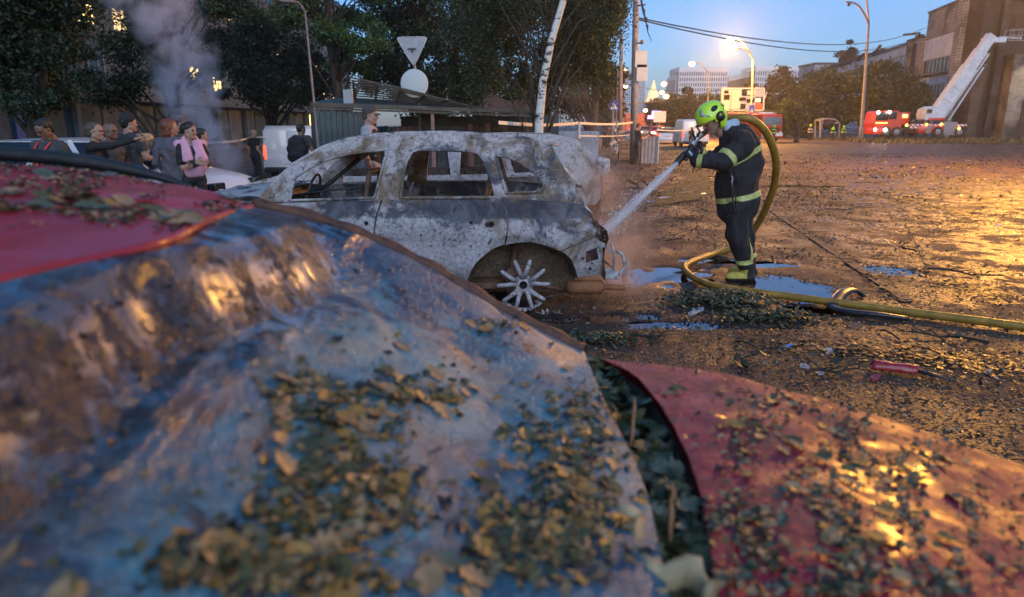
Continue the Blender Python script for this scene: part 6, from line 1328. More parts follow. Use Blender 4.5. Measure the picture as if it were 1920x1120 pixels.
def person(label, px, topy, Y, rz, H=None, look=(0, 0), top=None, bottom=None, sleeve='short', skin=None, hair=('short', None), pose=None, hands=True, girth=1.0, cap=None, shoe=None, res=.018, base_z=None, lean=0, shirt_len=.92, hl='relax', collar=None, name='person'):
    tz = P(px, topy, Y).z; x = P(px, topy, Y).x
    if base_z is None: base_z = tz - H
    else: H = tz - base_z
    sc = H / 1.76; girth *= .92; t = thing(name, label, 'person', (x, Y, base_z), rz)
    J = dict(pel=(0, 0, .96), che=(0, .01, 1.30), rS=(.185, 0, 1.43), lS=(-.185, 0, 1.43), rE=(.235, -.03, 1.14), lE=(-.235, -.03, 1.14), rW=(.25, .06, .90), lW=(-.25, .06, .90), rH=(.09, 0, .92), lH=(-.09, 0, .92), rK=(.11, .02, .50), lK=(-.11, .02, .50), rA=(.12, -.02, .09), lA=(-.12, -.02, .09), neck=(0, 0, 1.47), head=(0, .03, 1.635))
    if pose: J.update(pose)
    for k in ('che', 'rS', 'lS', 'neck', 'head'): J[k] = (J[k][0], J[k][1] + lean * (J[k][2] - .96), J[k][2])
    J = {k: Vector(v) * sc for k, v in J.items()}; g = girth * sc
    mats = [skin or mSKIN, top or mDGREY, bottom or mJEAN, shoe or mSHOE, mLIP, mEYE]
    pr = [C(J['pel'] + Vv(-.06, 0, 0) * sc, J['pel'] + Vv(.06, 0, 0) * sc, .125 * g, m=2, fv=(0, 1, 0), flat=.85), C(J['pel'] + Vv(0, 0, .02), J['che'], .155 * g, .165 * g, 1, fv=(0, 1, 0), flat=.74), C(J['pel'] + Vv(-.05, 0, -.02) * sc, J['pel'] + Vv(.05, 0, -.02) * sc, .138 * g, m=1, fv=(0, 1, 0), flat=.82),
          C(J['che'] + Vv(-.075, 0, .02) * sc, J['che'] + Vv(.075, 0, .02) * sc, .125 * g, m=1, fv=(0, 1, 0), flat=.85), C(J['lS'] + Vv(.02, 0, 0), J['rS'] - Vv(.02, 0, 0), .066 * g, m=1), C(J['neck'] + Vv(-.08, 0, -.02) * sc, J['neck'] + Vv(.08, 0, -.02) * sc, .055 * g, m=1), C(J['neck'] - Vv(0, 0, .05), J['head'] - Vv(0, .02, .06), .058 * sc, .052 * sc, 0)]
    am = 1 if sleeve == 'long' else 0
    for q in 'rl':
        pr += [C(J[q + 'S'], J[q + 'E'], .060 * g, .050 * g, am, k=.03), C(J[q + 'E'], J[q + 'W'], (.048 if am else .043) * g, (.038 if am else .030) * g, am, k=.02)]
        if not am: pr.append(C(J[q + 'S'], J[q + 'S'].lerp(J[q + 'E'], .62), .068 * g, .062 * g, 1, k=.02))
        pr += [C(J[q + 'H'], J[q + 'K'], .098 * g, .072 * g, 2, k=.03), C(J[q + 'K'], J[q + 'A'] - Vv(0, 0, .0), .070 * g, .060 * g, 2, k=.03), C(J[q + 'A'] + Vv(0, -.03, -.045) * sc, J[q + 'A'] + Vv(0, .13, -.055) * sc, .042 * sc, .036 * sc, 3, k=.015)]
    parts = [blob(pr, res)]
    Rm = Matrix.Rotation(look[0], 3, 'Z') @ Matrix.Rotation(look[1], 3, 'X')
    if res < .025:
        parts.append(blob(head_prims(J['head'], Rm, s=sc), .009))
        if hands:
            for q in 'rl':
                d = (J[q + 'W'] - J[q + 'E']).normalized(); inw = Vv(-1 if q == 'r' else 1, 0, 0); nrm = (inw - d * inw.dot(d)); nrm = nrm.normalized() if nrm.length > .2 else Vv(0, 0, -1); sd = d.cross(nrm) * (1 if q == 'r' else -1)
                pt = hl == 'point' and q == 'r'
                if pt: nrm = Vv(0, 0, -1); sd = Vv(-1, 0, 0) if abs(d.x) < .7 else Vv(0, 1, 0)
                parts.append(blob(hand_prims(J[q + 'W'] + d * .01, d, nrm, sd, 1.0 if pt else .35, .0105, 0, point=pt), .0075, k=.01))
    else: parts.append(blob([C(J['head'] + Vv(0, -.01, .03), J['head'] + Vv(0, .02, -.04), .09, .07, 0)], .025))
    V, F, fm = join_blobs(parts)
    dis = (.006 * np.sin(V[:, 2] * 38 + 3 * np.sin(V[:, 0] * 17)) + .005 * np.sin(V[:, 2] * 71 + V[:, 0] * 40 + 2 * np.sin(V[:, 0] * 31))) * (V[:, 2] < 1.4 * sc); V[:, 1] += dis; V[:, 0] += dis * .5
    link('body', np_mesh('body', V, F, mats, fm), t)
    if hair and hair[1] is not None:
        hp = hair_prims(J['head'], Rm, hair[0])
        if hp:
            v, f, m_ = blob(hp, .010 if res < .025 else .03); v = v + np.array([[mnoise.noise(Vector((a_ * 45, b_ * 45, c_ * 20))) * .010, mnoise.noise(Vector((b_ * 45, a_ * 45, c_ * 20))) * .010, 0] for a_, b_, c_ in v]); link('hair', np_mesh('hair', v, f, hair[1]), t)
    if cap:
        cm, back = cap; X = lambda *a: J['head'] + Rm @ Vector(a); sg_ = -1 if back else 1
        v, f, m_ = blob([C(X(0, -.03, .055), X(0, .0, .07), .092, .085), C(X(0, -.01, .075), X(0, .01, .085), .088, .08)], .01); keep = None
        link('cap', np_mesh('cap', v, f, cm), t); mb = MB(); mb.grid(8, 4, lambda u, w: X((u - .5) * .15 * (1 - w * .25), sg_ * (.07 + .085 * w * math.sin(.4 + u * 2.34)), .052 - .02 * w - .02 * (2 * u - 1) ** 2)); o = mb.build('cap_peak', cm, t, True); md = o.modifiers.new('t', 'SOLIDIFY'); md.thickness = .005
    t['_h'] = 0; del t['_h']; PEEPS.append((t, J, Rm, sc)); return t, J, Rm, sc
def glasses(pp, m, dark):
    t, J, Rm, sc = pp; X = lambda *a: J['head'] + Rm @ (Vector(a) * sc); mb = MB()
    for sx in (-1, 1):
        if dark: mb.grid(4, 3, lambda u, v: X(sx * (.008 + .052 * u), .100 - .018 * u ** 2, .02 - .03 * v * (1 - .3 * u)))
        else: mb.tube([X(sx * (.032 + .021 * math.cos(a)), .100, .004 + .016 * math.sin(a)) for a in np.linspace(0, 6.28, 13)], .0022, 4)
        mb.tube([X(sx * .055, .092, .012), X(sx * .082, .0, .012)], .0028, 4)
    mb.tube([X(-.012, .106, .01), X(.012, .106, .01)], .003, 4); mb.build('glasses', m, t)
pp = person('man with bowed head and bright red lanyard over a dark shirt, far left', 83, 225, 8.6, R(170), H=1.66, look=(R(-5), R(-28)), top=mDGREY, skin=mSKIND, hair=('short', mHAIRK), girth=1.12)
t, J, Rm, sc = pp; mb = MB()
for sx in (-1, 1): mb.tube([Vv(sx * .055, -.03, 1.49) * sc, Vv(sx * .095, .06, 1.48) * sc, Vv(sx * .075, .16, 1.38) * sc, Vv(sx * .035, .19, 1.2) * sc, Vv(0.0, .19, 1.06) * sc], .013, 5, flat=.3)
mb.build('lanyard', mat('bright red lanyard', (.8, .04, .03), .5), t)
pp = person('cropped haired man in glasses and black jacket pointing to the right with outstretched arm', 172, 231, 9.2, R(-80), H=1.62, look=(R(-5), R(2)), top=mBLACK, bottom=mBLACK, sleeve='long', hair=('crop', mHAIRG), pose=dict(rE=(.16, .28, 1.45), rW=(.12, .56, 1.53), lE=(-.2, .05, 1.1), lW=(-.12, .2, 1.0)), hl='point', girth=1.12); glasses(pp, mBLKTRIM, False)
pp = person('bald man in dark sunglasses standing right of the pointing man', 203, 231, 9.9, R(-125), H=1.63, look=(R(30), 0), top=mBROWN, bottom=mDGREY, skin=mSKIND, hair=('crop', None), girth=1.1); glasses(pp, mBLKTRIM, True)
lt_ = MB().box((0, 0, 0), (.03, .03, .07), bev=.01).build('radio', mBLKTRIM); lt_.location = P(197, 290, 9.3); tag(lt_, 'small black radio with yellow sticker clipped at the sunglasses man\'s side', 'radio'); MB().box((0, -.018, .01), (.02, .004, .03)).build('sticker', mat('yellow sticker', (.6, .7, .08), .5), lt_)
person('tall man with backwards black cap and dark grey shirt seen from behind', 236, 215, 10.2, R(-20), H=1.78, look=(R(-25), 0), top=mDGREY, bottom=mJEANB, hair=('crop', mHAIRK), cap=(mBLACK, True), girth=1.1, pose=dict(rE=(.27, .02, 1.16), rW=(.36, .22, 1.12), lE=(-.26, .05, 1.15), lW=(-.2, .25, 1.05)))
person('blond child in a blue denim jacket among the adults', 273, 254, 10.7, R(-30), H=1.42, look=(R(-20), R(-10)), top=mJEANB, bottom=mBLUEL, sleeve='long', hair=('bob', mHAIRB))
person('woman with red brown hair and grey long sleeved top seen from behind', 314, 224, 10.0, R(-10), H=1.66, look=(R(-40), 0), top=mGREYC, bottom=mJEAN, sleeve='long', hair=('bob', mHAIRR), girth=1.1, pose=dict(lE=(-.25, -.05, 1.12), lW=(-.22, .1, .98), rE=(.24, .0, 1.12), rW=(.15, .15, 1.02)))
person('man in a grey peaked cap partly hidden behind the red haired woman', 331, 217, 11.0, R(-60), H=1.72, look=(0, R(-5)), top=mBROWN, bottom=mBLACK, hair=('crop', mHAIRG), cap=(mGREYC, False))
pp = person('woman in black with a pink hoodie draped over her shoulders, arms folded, looking right', 353, 231, 9.8, R(-150), H=1.63, look=(R(50), R(3)), top=mBLACK, bottom=mBLACK, sleeve='long', hair=('tied', mHAIRK), girth=.86, pose=dict(rS=(.16, 0, 1.43), lS=(-.16, 0, 1.43), rE=(.19, .05, 1.19), rW=(-.02, .19, 1.19), lE=(-.19, .04, 1.19), lW=(.03, .21, 1.14)))
t, J, Rm, sc = pp; hp = [C(Vv(-.17, -.03, 1.45) * sc, Vv(.17, -.03, 1.45) * sc, .068 * sc, k=.04), C(Vv(-.08, .05, 1.46) * sc, Vv(-.12, .10, 1.24) * sc, .07 * sc, .085 * sc, fv=(0, 1, 0), flat=.6), C(Vv(.08, .05, 1.46) * sc, Vv(.07, .12, 1.24) * sc, .06 * sc, .08 * sc, fv=(0, 1, 0), flat=.6), C(Vv(-.12, .10, 1.24) * sc, Vv(-.10, .12, 1.12) * sc, .085 * sc, .08 * sc, fv=(0, 1, 0), flat=.6),
    C(Vv(-.08, .10, 1.09) * sc, Vv(.06, .10, 1.09) * sc, .085 * sc, .085 * sc, fv=(0, 1, 0), flat=.6), C(Vv(-.08, .09, 1.04) * sc, Vv(.06, .09, 1.03) * sc, .075 * sc, fv=(0, 1, 0), flat=.6), C(Vv(0, -.12, 1.50) * sc, Vv(0, -.13, 1.38) * sc, .075 * sc), C(Vv(-.07, -.02, 1.53) * sc, Vv(.07, -.02, 1.53) * sc, .05 * sc)]
v, f, m_ = blob(hp, .012); link('draped_hoodie', np_mesh('draped_hoodie', v, f, mPINKC), t)
person('person in dark jacket with a red patch behind the woman in pink', 373, 243, 11.6, R(-60), H=1.55, top=mBLACK, bottom=mBLACK, sleeve='long', hair=('short', mHAIRK))
person('distant man in black walking away beside the left tape', 474, 243, 24, R(-25), base_z=-.42, look=(R(-40), 0), top=mBLACK, bottom=mBLACK, pose=dict(rE=(.22, -.08, 1.12), lK=(-.1, .12, .5)), girth=1.05)
pp = person('man with black backpack and olive shirt seen from behind in front of the white van', 563, 233, 17, R(-10), H=1.76, look=(R(-30), 0), top=mDGREY, bottom=mBLACK, skin=mSKIND, hair=('crop', mHAIRK), girth=1.1, pose=dict(rE=(.27, -.02, 1.14), rW=(.25, .2, 1.05), lE=(-.25, 0, 1.14), lW=(-.2, .2, 1.05)))
t, J, Rm, sc = pp; k = t.location; bpk = thing('backpack', 'bulky black backpack on the back of the man by the white van', 'backpack', (k.x - .05, k.y - .24, k.z + 1.18), R(-10))
v, f, m_ = blob([C((-.08, 0, .16), (.08, 0, .16), .13), C((-.10, -.02, -.18), (.10, -.02, -.18), .14), C((-.11, -.01, 0), (.11, -.01, 0), .14), C((-.08, -.12, -.12), (.08, -.12, -.12), .08)], .018); link('pack_body', np_mesh('pack_body', v, f, mBLACK), bpk)
mb = MB(); mb.box((0, -.16, .08), (.24, .02, .015)); mb.tube([(-.03, -.02, .29), (0, -.02, .34), (.03, -.02, .29)], .01, 5); mb.build('zip_and_loop', mBLKTRIM, bpk)
person('man in grey peaked cap and dark vest walking right behind the burnt wrecks', 690, 200, 10.3, R(-92), H=1.82, look=(R(-3), R(-4)), top=mLGREY, bottom=mLGREY, skin=mSKIN, hair=('crop', mHAIRG), cap=(mBROWN, False), girth=1.15)
t, J, Rm, sc = PEEPS[-1]; v, f, m_ = blob([C(J['pel'] + Vv(0, 0, .08), J['che'] + Vv(0, -.01, 0), .18, .185, fv=(0, 1, 0), flat=.8), C(J['che'] + Vv(-.08, -.01, .05), J['che'] + Vv(.08, -.01, .05), .135, fv=(0, 1, 0), flat=.9)], .018); link('vest', np_mesh('vest', v, f, mBLACK), t)
person('dark figure beside the tall pole looking down at a phone', 1197, 232, 28.6, R(-75), base_z=-.15, look=(0, R(-30)), top=mBROWN, bottom=mBROWN, hair=('short', mHAIRR), pose=dict(rE=(.22, .1, 1.15), rW=(.1, .38, 1.25), lE=(-.22, .1, 1.15), lW=(-.05, .38, 1.25)), res=.022)
for i, (px, ty, Y, lab, tp) in enumerate(((1134, 240, 46, 'leftmost of the small distant figures beyond the tape', mBLACK), (1142, 238, 47, 'second small distant figure beyond the tape, wearing a pale bag', mBROWN), (1158, 241, 44, 'small distant figure just left of the thin rusty pole', mBLACK), (1297, 239, 49, 'small dark figure behind the far white van', mBLACK))):
    person(lab, px, ty, Y, R(180 * (i % 2)), base_z=0 if ty > 239 else 0, top=tp, bottom=mBLACK, hair=('short', mHAIRK), res=.03, hands=False)
mNEON = mat('neon yellow green', (.25, .62, .05), .4)
for (px, ty, Y, lab) in ((1452, 236, 64, 'distant fireman with green helmet right of the fire engine'), (1521, 234, 70, 'distant fireman with pale reflective stripes near the bus shelter, on its left'), (1563, 240, 69, 'fireman crouching inside the wrecked bus shelter'), (1583, 237, 70, 'distant rescuer right of the wrecked bus shelter')):
    pp = person(lab, px, ty, Y, R(160), base_z=0, top=mBLACK, bottom=mBLACK, res=.03, hands=False, hair=None, girth=1.15); t, J, Rm, sc = pp
    v, f, m_ = blob([C(J['head'] + Vv(0, -.02, .05), J['head'] + Vv(0, .02, .06), .12)], .03); link('helmet', np_mesh('helmet', v, f, mNEON), t); mb = MB(); mb.lathe([(.2, 1.12), (.205, 1.2)], (0, 0, 0), 'Z', 14); mb.lathe([(.2, .85), (.2, .92)], (0, 0, 0), 'Z', 14); mb.build('reflective_band', mWHT if px == 1521 else mNEON, t)

# ============================================================ THE FIREFIGHTER
FY = 6.9; fbp = P(1392, 527, FY); ff = thing('firefighter', 'firefighter in black turnout suit and neon green helmet spraying water at the burnt car', 'person', (fbp.x, FY, 0), R(90))
def fl(px, py, lx=0): w = P(px, py, FY + lx); return Vector((lx, -(w.x - fbp.x), w.z))
mTURN = noisy('black turnout cloth', (.007, .007, .010), (.022, .021, .026), 7, (.75, .95), .7, .012); mBAND = noisy('lime silver reflective band', (.34, .36, .08), (.5, .52, .2), 25, (.35, .6), .15, .002); mHELM = mat('neon green helmet', (.20, .62, .03), .28); mHELM.node_tree.nodes['Principled BSDF'].inputs['Coat Weight'].default_value = .5
nh = NT(mHELM); nh.col(nh.mix(nh.ramp(nh.noise(18, 6, .7), [(.55, 0), (.70, .55)]), (.54, .86, .05), (.20, .34, .04))); mGLOVE = noisy('black rubbery glove', (.008, .010, .014), (.02, .024, .032), 14, (.35, .6), .4, .004); mHOOD = fabric('pale blue fire hood', (.26, .33, .40), 1.5); mGREYR = mat('grey reflective decal', (.35, .4, .38), .35)
mBOOTY = noisy('yellow boot patch', (.35, .30, .04), (.5, .42, .08), 12)
f_ = fl
prm = [C(f_(1380, 262), f_(1380, 325), .155, .188, 0, k=.08), C(f_(1396, 268, -.04), f_(1400, 305, 0), .125, .155, 0, k=.08), C(f_(1384, 330), f_(1384, 372), .195, .178, 0, k=.08, fv=(1, 0, 0), flat=1.05), C(f_(1372, 350), f_(1368, 382), .16, .13, 0, k=.06), C(f_(1392, 375), f_(1392, 388), .165, .155, 0, k=.04), C(f_(1378, 378), f_(1374, 394), .15, .13, 0, k=.04), C(f_(1390, 262, -.19), f_(1384, 260, .19), .095, m=0, k=.07),
       C(f_(1366, 244, 0), f_(1378, 262, 0), .085, .12, 0, k=.05),
       C(f_(1394, 272, -.20), f_(1356, 305, -.29), .105, .085, 1, k=.05), C(f_(1356, 305, -.29), f_(1312, 301, -.20), .083, .060, 1, k=.03), C(f_(1378, 268, .20), f_(1340, 300, .24), .095, .08, 1, k=.05), C(f_(1340, 300, .24), f_(1312, 287, .08), .078, .058, 1, k=.03),
       C(f_(1384, 392, -.09), f_(1381, 438, -.11), .122, .105, 2, k=.05), C(f_(1381, 438, -.11), f_(1397, 494, -.10), .104, .080, 2, k=.05), C(f_(1388, 392, .10), f_(1392, 440, .12), .13, .112, 2, k=.05), C(f_(1392, 440, .12), f_(1401, 488, .14), .11, .085, 2, k=.05), C(f_(1366, 395, 0), f_(1362, 402, 0), .07, m=0, k=.05)]
for lx, bx_, by_ in ((-.10, 1400, 503), (.15, 1404, 497)):
    a = f_(bx_, by_, lx); prm += [C(a + Vv(0, 0, .06), a + Vv(0, -.01, -.03), .066, .062, 3, k=.02), C(Vector((a.x, a.y - .04, .05)), Vector((a.x - .01, a.y + .15, .042)), .055, .046, 3, k=.02), C(Vector((a.x, a.y + .1, .045)), Vector((a.x - .01, a.y + .17, .045)), .05, .044, 3, k=.02)]
V, F, fm = blob(prm, .0125)
r3 = np.random.default_rng(3)
nzv = np.array([mnoise.noise(Vector(tuple(p * 7))) + .6 * mnoise.noise(Vector(tuple(p * np.array([18, 18, 9])))) for p in V[:: 1]]); 
ctr = V.mean(0); me0 = np_mesh('tmp', V, F, [mTURN], fm); nr = np.zeros(len(V) * 3); me0.vertices.foreach_get('normal', nr); nr = nr.reshape(-1, 3)
V = V + nr * (nzv * .019 * (V[:, 2] > .2))[:, None]
hR = Matrix.Rotation(R(14), 3, 'Z') @ Matrix.Rotation(R(-32), 3, 'X'); hc = f_(1335, 226, -.02)
hp = blob(head_prims(hc, hR, sk=4, lip=5, eye=6, s=1.0, neck=True), .0075)
Va, Fa, Ma = join_blobs([(V, F, fm), hp]); body = link('body', np_mesh('body', Va, Fa, [mTURN, mTURN, mTURN, mSHOE, mSKIN, mLIP, mEYE], Ma), ff)
bmesh_body = (V, F, fm)
def band(name, planes, ids, off=.005, m=mBAND):
    """cut a strip out of the suit between planes (point, normal), keeping the side the normal points to"""
    bm = bmesh.new(); sel = np.isin(fm, ids); used = F[sel]; keep = np.unique(used); mp = {k: bm.verts.new(V[k]) for k in keep}
    for q_ in used:
        try: bm.faces.new([mp[k] for k in q_])
        except ValueError: pass
    for pt, no in planes: bmesh.ops.bisect_plane(bm, geom=bm.verts[:] + bm.edges[:] + bm.faces[:], plane_co=Vector(pt), plane_no=Vector(no), clear_inner=True, clear_outer=False)
    bm.normal_update(); 
    for v_ in bm.verts: v_.co += v_.normal * off
    me = bpy.data.meshes.new(name); bm.to_mesh(me); bm.free(); me.materials.append(m); me.polygons.foreach_set('use_smooth', [True] * len(me.polygons)); o = link(name, me, ff); md = o.modifiers.new('t', 'SOLIDIFY'); md.thickness = .004; return o
def slab(c, d, w): c, d = Vector(c), Vector(d).normalized(); return [(c - d * w / 2, d), (c + d * w / 2, -d)]
fa = (f_(1312, 301, -.20) - f_(1356, 305, -.29)).normalized(); band('cuff_band', slab(f_(1313, 302, -.2), fa, .05), [1])
ua = (f_(1356, 305, -.29) - f_(1394, 272, -.20)).normalized(); band('sleeve_band', slab(f_(1360, 294, -.26), ua, .055) + [(Vv(0, 0, 0), (-1, 0, 0))], [1])
band('chest_band', slab(f_(1395, 297, -.2), Vv(0, .55, 1), .055), [0]); band('hem_band', slab(f_(1395, 373, -.2), Vv(0, .22, 1), .055), [0])
band('trouser_band', slab(f_(1400, 490, -.1), Vv(0, .15, 1), .045), [2]); a1, a2 = f_(1397, 445, 0), f_(1411, 445, 0)
band('trouser_side_stripe', [(a2, (a1 - a2).normalized() + Vv(0, 0, -.05)), (a1, (a2 - a1).normalized() + Vv(0, 0, .05)), (Vv(-.1, 0, 0), (-1, 0, 0)), (f_(1405, 484), (0, 0, 1)), (f_(1405, 415), (0, 0, -1))], [2], off=.007)
band('boot_patch', [(f_(1392, 505), (0, 1, 0)), (f_(1392, 517), (0, 0, 1)), (f_(1392, 500), (0, 0, -1))], [3], m=mBOOTY)
# gloves with fingers closed on the nozzle
noz_a, noz_b = f_(1302, 266, -.02), f_(1280, 293, -.06); nd = (noz_b - noz_a).normalized()
def glove(w, grip, sgn, lab):
    d = (grip - w).normalized(); pn = Vv(0, 0, -1) - d * Vv(0, 0, -1).dot(d); pn.normalize(); s = nd * -1 - d * (nd * -1).dot(d) ; s = s.normalized() if s.length > .2 else Vv(1, 0, 0)
    pr_ = hand_prims(w, d, pn, s, .95, .0145, 0, k=1.15) + [C(w - d * .10, w, .052, .036, 0, k=.02)]
    v, f, m_ = blob(pr_, .006, k=.008); g_ = link('glove', np_mesh('glove', v, f, mGLOVE), ff); g_['label'] = lab; return g_
g1 = glove(f_(1308, 297, -.17), f_(1286, 284, -.07), 1, 'near black glove closed round the nozzle tip'); g2 = glove(f_(1314, 284, .05), f_(1297, 274, -.01), 1, 'far black glove on the nozzle body')
c = f_(1293, 287, -.14); mb = MB(); mb.box(c + Vv(-.035, 0, .0), (.004, .05, .02), (R(50), 0, 0)); mb.build('glove_tag', mWHTB, ff)
# helmet
X = lambda *a: hc + hR @ Vector(a)
def hpx(px, py, lx): return f_(px, py, lx)
hpr = [C(X(0, -.035, .055), X(0, .018, .062), .122, .118, 0, k=.05), C(X(0, -.02, .03), X(0, .0, .04), .128, .122, 0, k=.05)]
for sx in (-1, 1): hpr += [C(X(sx * .075, -.035, .0), X(sx * .075, -.045, -.065), .050, .036, 0, k=.05)]
hpr += [C(X(0, -.09, .0), X(0, -.095, -.035), .06, .05, 0, k=.05)]
v, f, m_ = blob(hpr, .0075)
loc_ = np.array([tuple(hR.transposed() @ (Vector(p) - hc)) for p in v])     # open the shell in front of the face
cut = (loc_[:, 1] > .035) & (loc_[:, 2] < .032); cut |= (loc_[:, 2] < -.01) & (loc_[:, 1] > .0); keepf = ~cut[f].any(1)
hs = link('helmet_shell', np_mesh('helmet_shell', v, f[keepf], mHELM), ff); md = hs.modifiers.new('t', 'SOLIDIFY'); md.thickness = .008; md.offset = -1
mb = MB(); mb.grid(14, 3, lambda u, w: X((u - .5) * .20 * (1 - .15 * w), .085 + .055 * math.cos((u - .5) * 2.6) + .018 * w, .042 - .022 * w)); o = mb.build('helmet_brim', mat('amber visor', (.35, .14, .03), .15), ff, True); md = o.modifiers.new('t', 'SOLIDIFY'); md.thickness = .004
mb = MB(); mb.tube([X(.105 * math.cos(a), -.02 + .125 * math.sin(a), -.005 - .05 * abs(math.cos(a))) for a in np.linspace(R(200), R(340), 16)], .008, 6); mb.build('helmet_trim', mBLKTRIM, ff, True)
def decal(center, outline, m, name, out=.004):
    from mathutils.bvhtree import BVHTree as B_
    bv = decal.bv; pts = []
    for a, b in outline:
        p = center + Vv(0, a, b); h = bv.ray_cast(Vector((-.6, p.y, p.z)), Vector((1, 0, 0)))
        if h[0] is None: h = bv.find_nearest(p)
        pts.append(h[0] + h[1] * out)
    cc = sum(pts, Vector()) / len(pts); h = bv.find_nearest(cc); cc = h[0] + h[1] * (out * 1.4)
    mb = MB(); mb.add(pts + [cc], [(i, (i + 1) % len(pts), len(pts)) for i in range(len(pts))]); o = mb.build(name, m, ff, True); md = o.modifiers.new('t', 'SOLIDIFY'); md.thickness = .004; md.offset = 0
decal.bv = BVHTree.FromPolygons([Vector(tuple(p)) for p in v], [tuple(int(i) for i in q_) for q_ in f])
circ = lambda r, r2=None, rot=0: [(r * math.cos(a) * math.cos(rot) - (r2 or r) * math.sin(a) * math.sin(rot), r * math.cos(a) * math.sin(rot) + (r2 or r) * math.sin(a) * math.cos(rot)) for a in np.linspace(0, 2 * PI, 21)[:-1]]
decal(f_(1348, 218, -.1), circ(.046), mBLKTRIM, 'side_knob', .006); decal(f_(1347, 216, -.1), circ(.010, .014), mNEON, 'knob_mark', .012); decal(f_(1337, 204, -.1), circ(.036, .022, R(-35)), mBLKTRIM, 'vent', .005)
decal(f_(1318, 213, -.1), [(.025, .035), (.010, .03), (.008, -.015), (-.05, -.02), (-.055, -.034), (.02, -.034), (.03, -.01)], mGREYR, 'reflective_decal', .004)
for (px, py) in ((1353, 197), (1357, 199), (1356, 203)): decal(f_(px, py, -.1), [(.006, .012), (-.006, .008), (-.006, -.010), (.006, -.008)], mBLKTRIM, 'rear_lettering', .004)
v, f, m_ = blob([C(f_(1362, 236, -.05), f_(1378, 231, -.02), .045, .045), C(f_(1364, 242, -.06), f_(1376, 236, -.06), .035), C(f_(1362, 244, 0), f_(1374, 243, .0), .055, .07), C(f_(1364, 236, .06), f_(1376, 232, .05), .045)], .01, k=.03); link('fire_hood', np_mesh('fire_hood', v, f, mHOOD), ff)
# straps, buckle, radio
mb = MB(); mb.tube([f_(1370, 318, -.24), f_(1372, 345, -.255), f_(1374, 372, -.245), f_(1378, 398, -.235)], .009, 5); mb.tube([f_(1374, 345, -.25), f_(1380, 375, -.245), f_(1382, 402, -.23)], .007, 5); mb.box(f_(1369, 318, -.245), (.04, .05, .045), bev=.01); mb.tube([f_(1366, 385, -.22), f_(1370, 400, -.2), f_(1362, 408, -.18)], .012, 5); mb.build('strap', mBLKTRIM, ff, 40)
mb = MB(); mb.tube([f_(1372, 330, -.262), f_(1374, 336, -.262), f_(1372, 342, -.262), f_(1373, 348, -.262)], .008, 6); mb.build('metal_clip', mALLOY, ff, True)
# nozzle: a thing he holds
nz_w = ff.matrix_world if False else None
def wpt(l): return Vector((fbp.x - l.y, FY + l.x, l.z))
na, nb = wpt(noz_a), wpt(noz_b); nzl = thing('nozzle', 'black and metal hose nozzle gripped in the black gloves', 'nozzle', na); d = (nb - na).normalized(); L_ = (nb - na).length; rot = Vector((0, 0, 1)).rotation_difference(d).to_matrix().to_4x4()
MB().lathe([(0.001, -.10), (.030, -.10), (.033, -.07), (.026, -.06), (.026, 0), (.034, .01), (.034, .04), (.022, .05), (.022, L_ - .04)], (0, 0, 0), rot, 18).build('nozzle_body', mALLOY, nzl, 40)
MB().lathe([(.022, L_ - .05), (.030, L_ - .03), (.033, L_ + .06), (.036, L_ + .09), (.024, L_ + .09), (.022, L_ + .05)], (0, 0, 0), rot, 18).build('nozzle_tip', mBLKTRIM, nzl, 40)
a = Vector((0, 0, 0)); up = Vector((0, 0, 1)); MB().tube([a + Vector((0, -.02, .02)), a + Vector((-.04, -.03, .12)), a + Vector((.0, -.03, .15)), a + Vector((.04, -.02, .10)), a + Vector((.02, 0, .02))], .010, 7).build('bail_handle', mBLKTRIM, nzl, True)
MB().tube([d * .10 + Vector((0, -.02, -.02)), d * .12 + Vector((.05, -.03, -.12)), d * .10 + Vector((.07, -.03, -.17))], .014, 7).build('pistol_grip', mBLKTRIM, nzl, True)
JET0 = nb + d * .08
# ============================================================ HOSE, WATER, DEBRIS, SMOKE
mHOSE = noisy('ochre fire hose', (.20, .115, .013), (.34, .20, .03), 10, (.35, .6), .35, .004)
hp_ = [wpt(noz_a) - d * .10, wpt(f_(1312, 256, .06)), wpt(f_(1330, 243, .20)), wpt(f_(1356, 226, .24)), wpt(f_(1378, 222, .14)), P(1402, 222, 6.98), P(1428, 238, 7.05), P(1446, 268, 7.15), P(1455, 305, 7.3), P(1452, 345, 7.5), P(1440, 382, 7.7), P(1422, 418, 7.95), P(1402, 444, 8.15), P(1375, 464, 8.3)]
gp = [(1340, 476), (1308, 487), (1288, 496), (1284, 505), (1296, 518), (1325, 532), (1360, 540), (1395, 545), (1430, 550), (1480, 556), (1560, 567), (1640, 577), (1740, 590), (1830, 601), (1920, 613), (2100, 634), (2400, 668)]
for x, y in gp:
    g = G(x, y, .045); hp_.append(g)
hw = [curve([Vector(p) for p in hp_], i / 260) for i in range(261)]
hb = G(1420, 550); mb = MB(); mb.tube([p - hb for p in hw], [.028 + .011 * sstep(.06, .16, i / 260) - .004 * sstep(.42, .5, i / 260) for i in range(261)], 14); o = mb.build('fire_hose', mHOSE, smooth=True); o.location = hb; tag(o, 'thick ochre fire hose looping over the firefighter and snaking across the wet ground', 'hose')
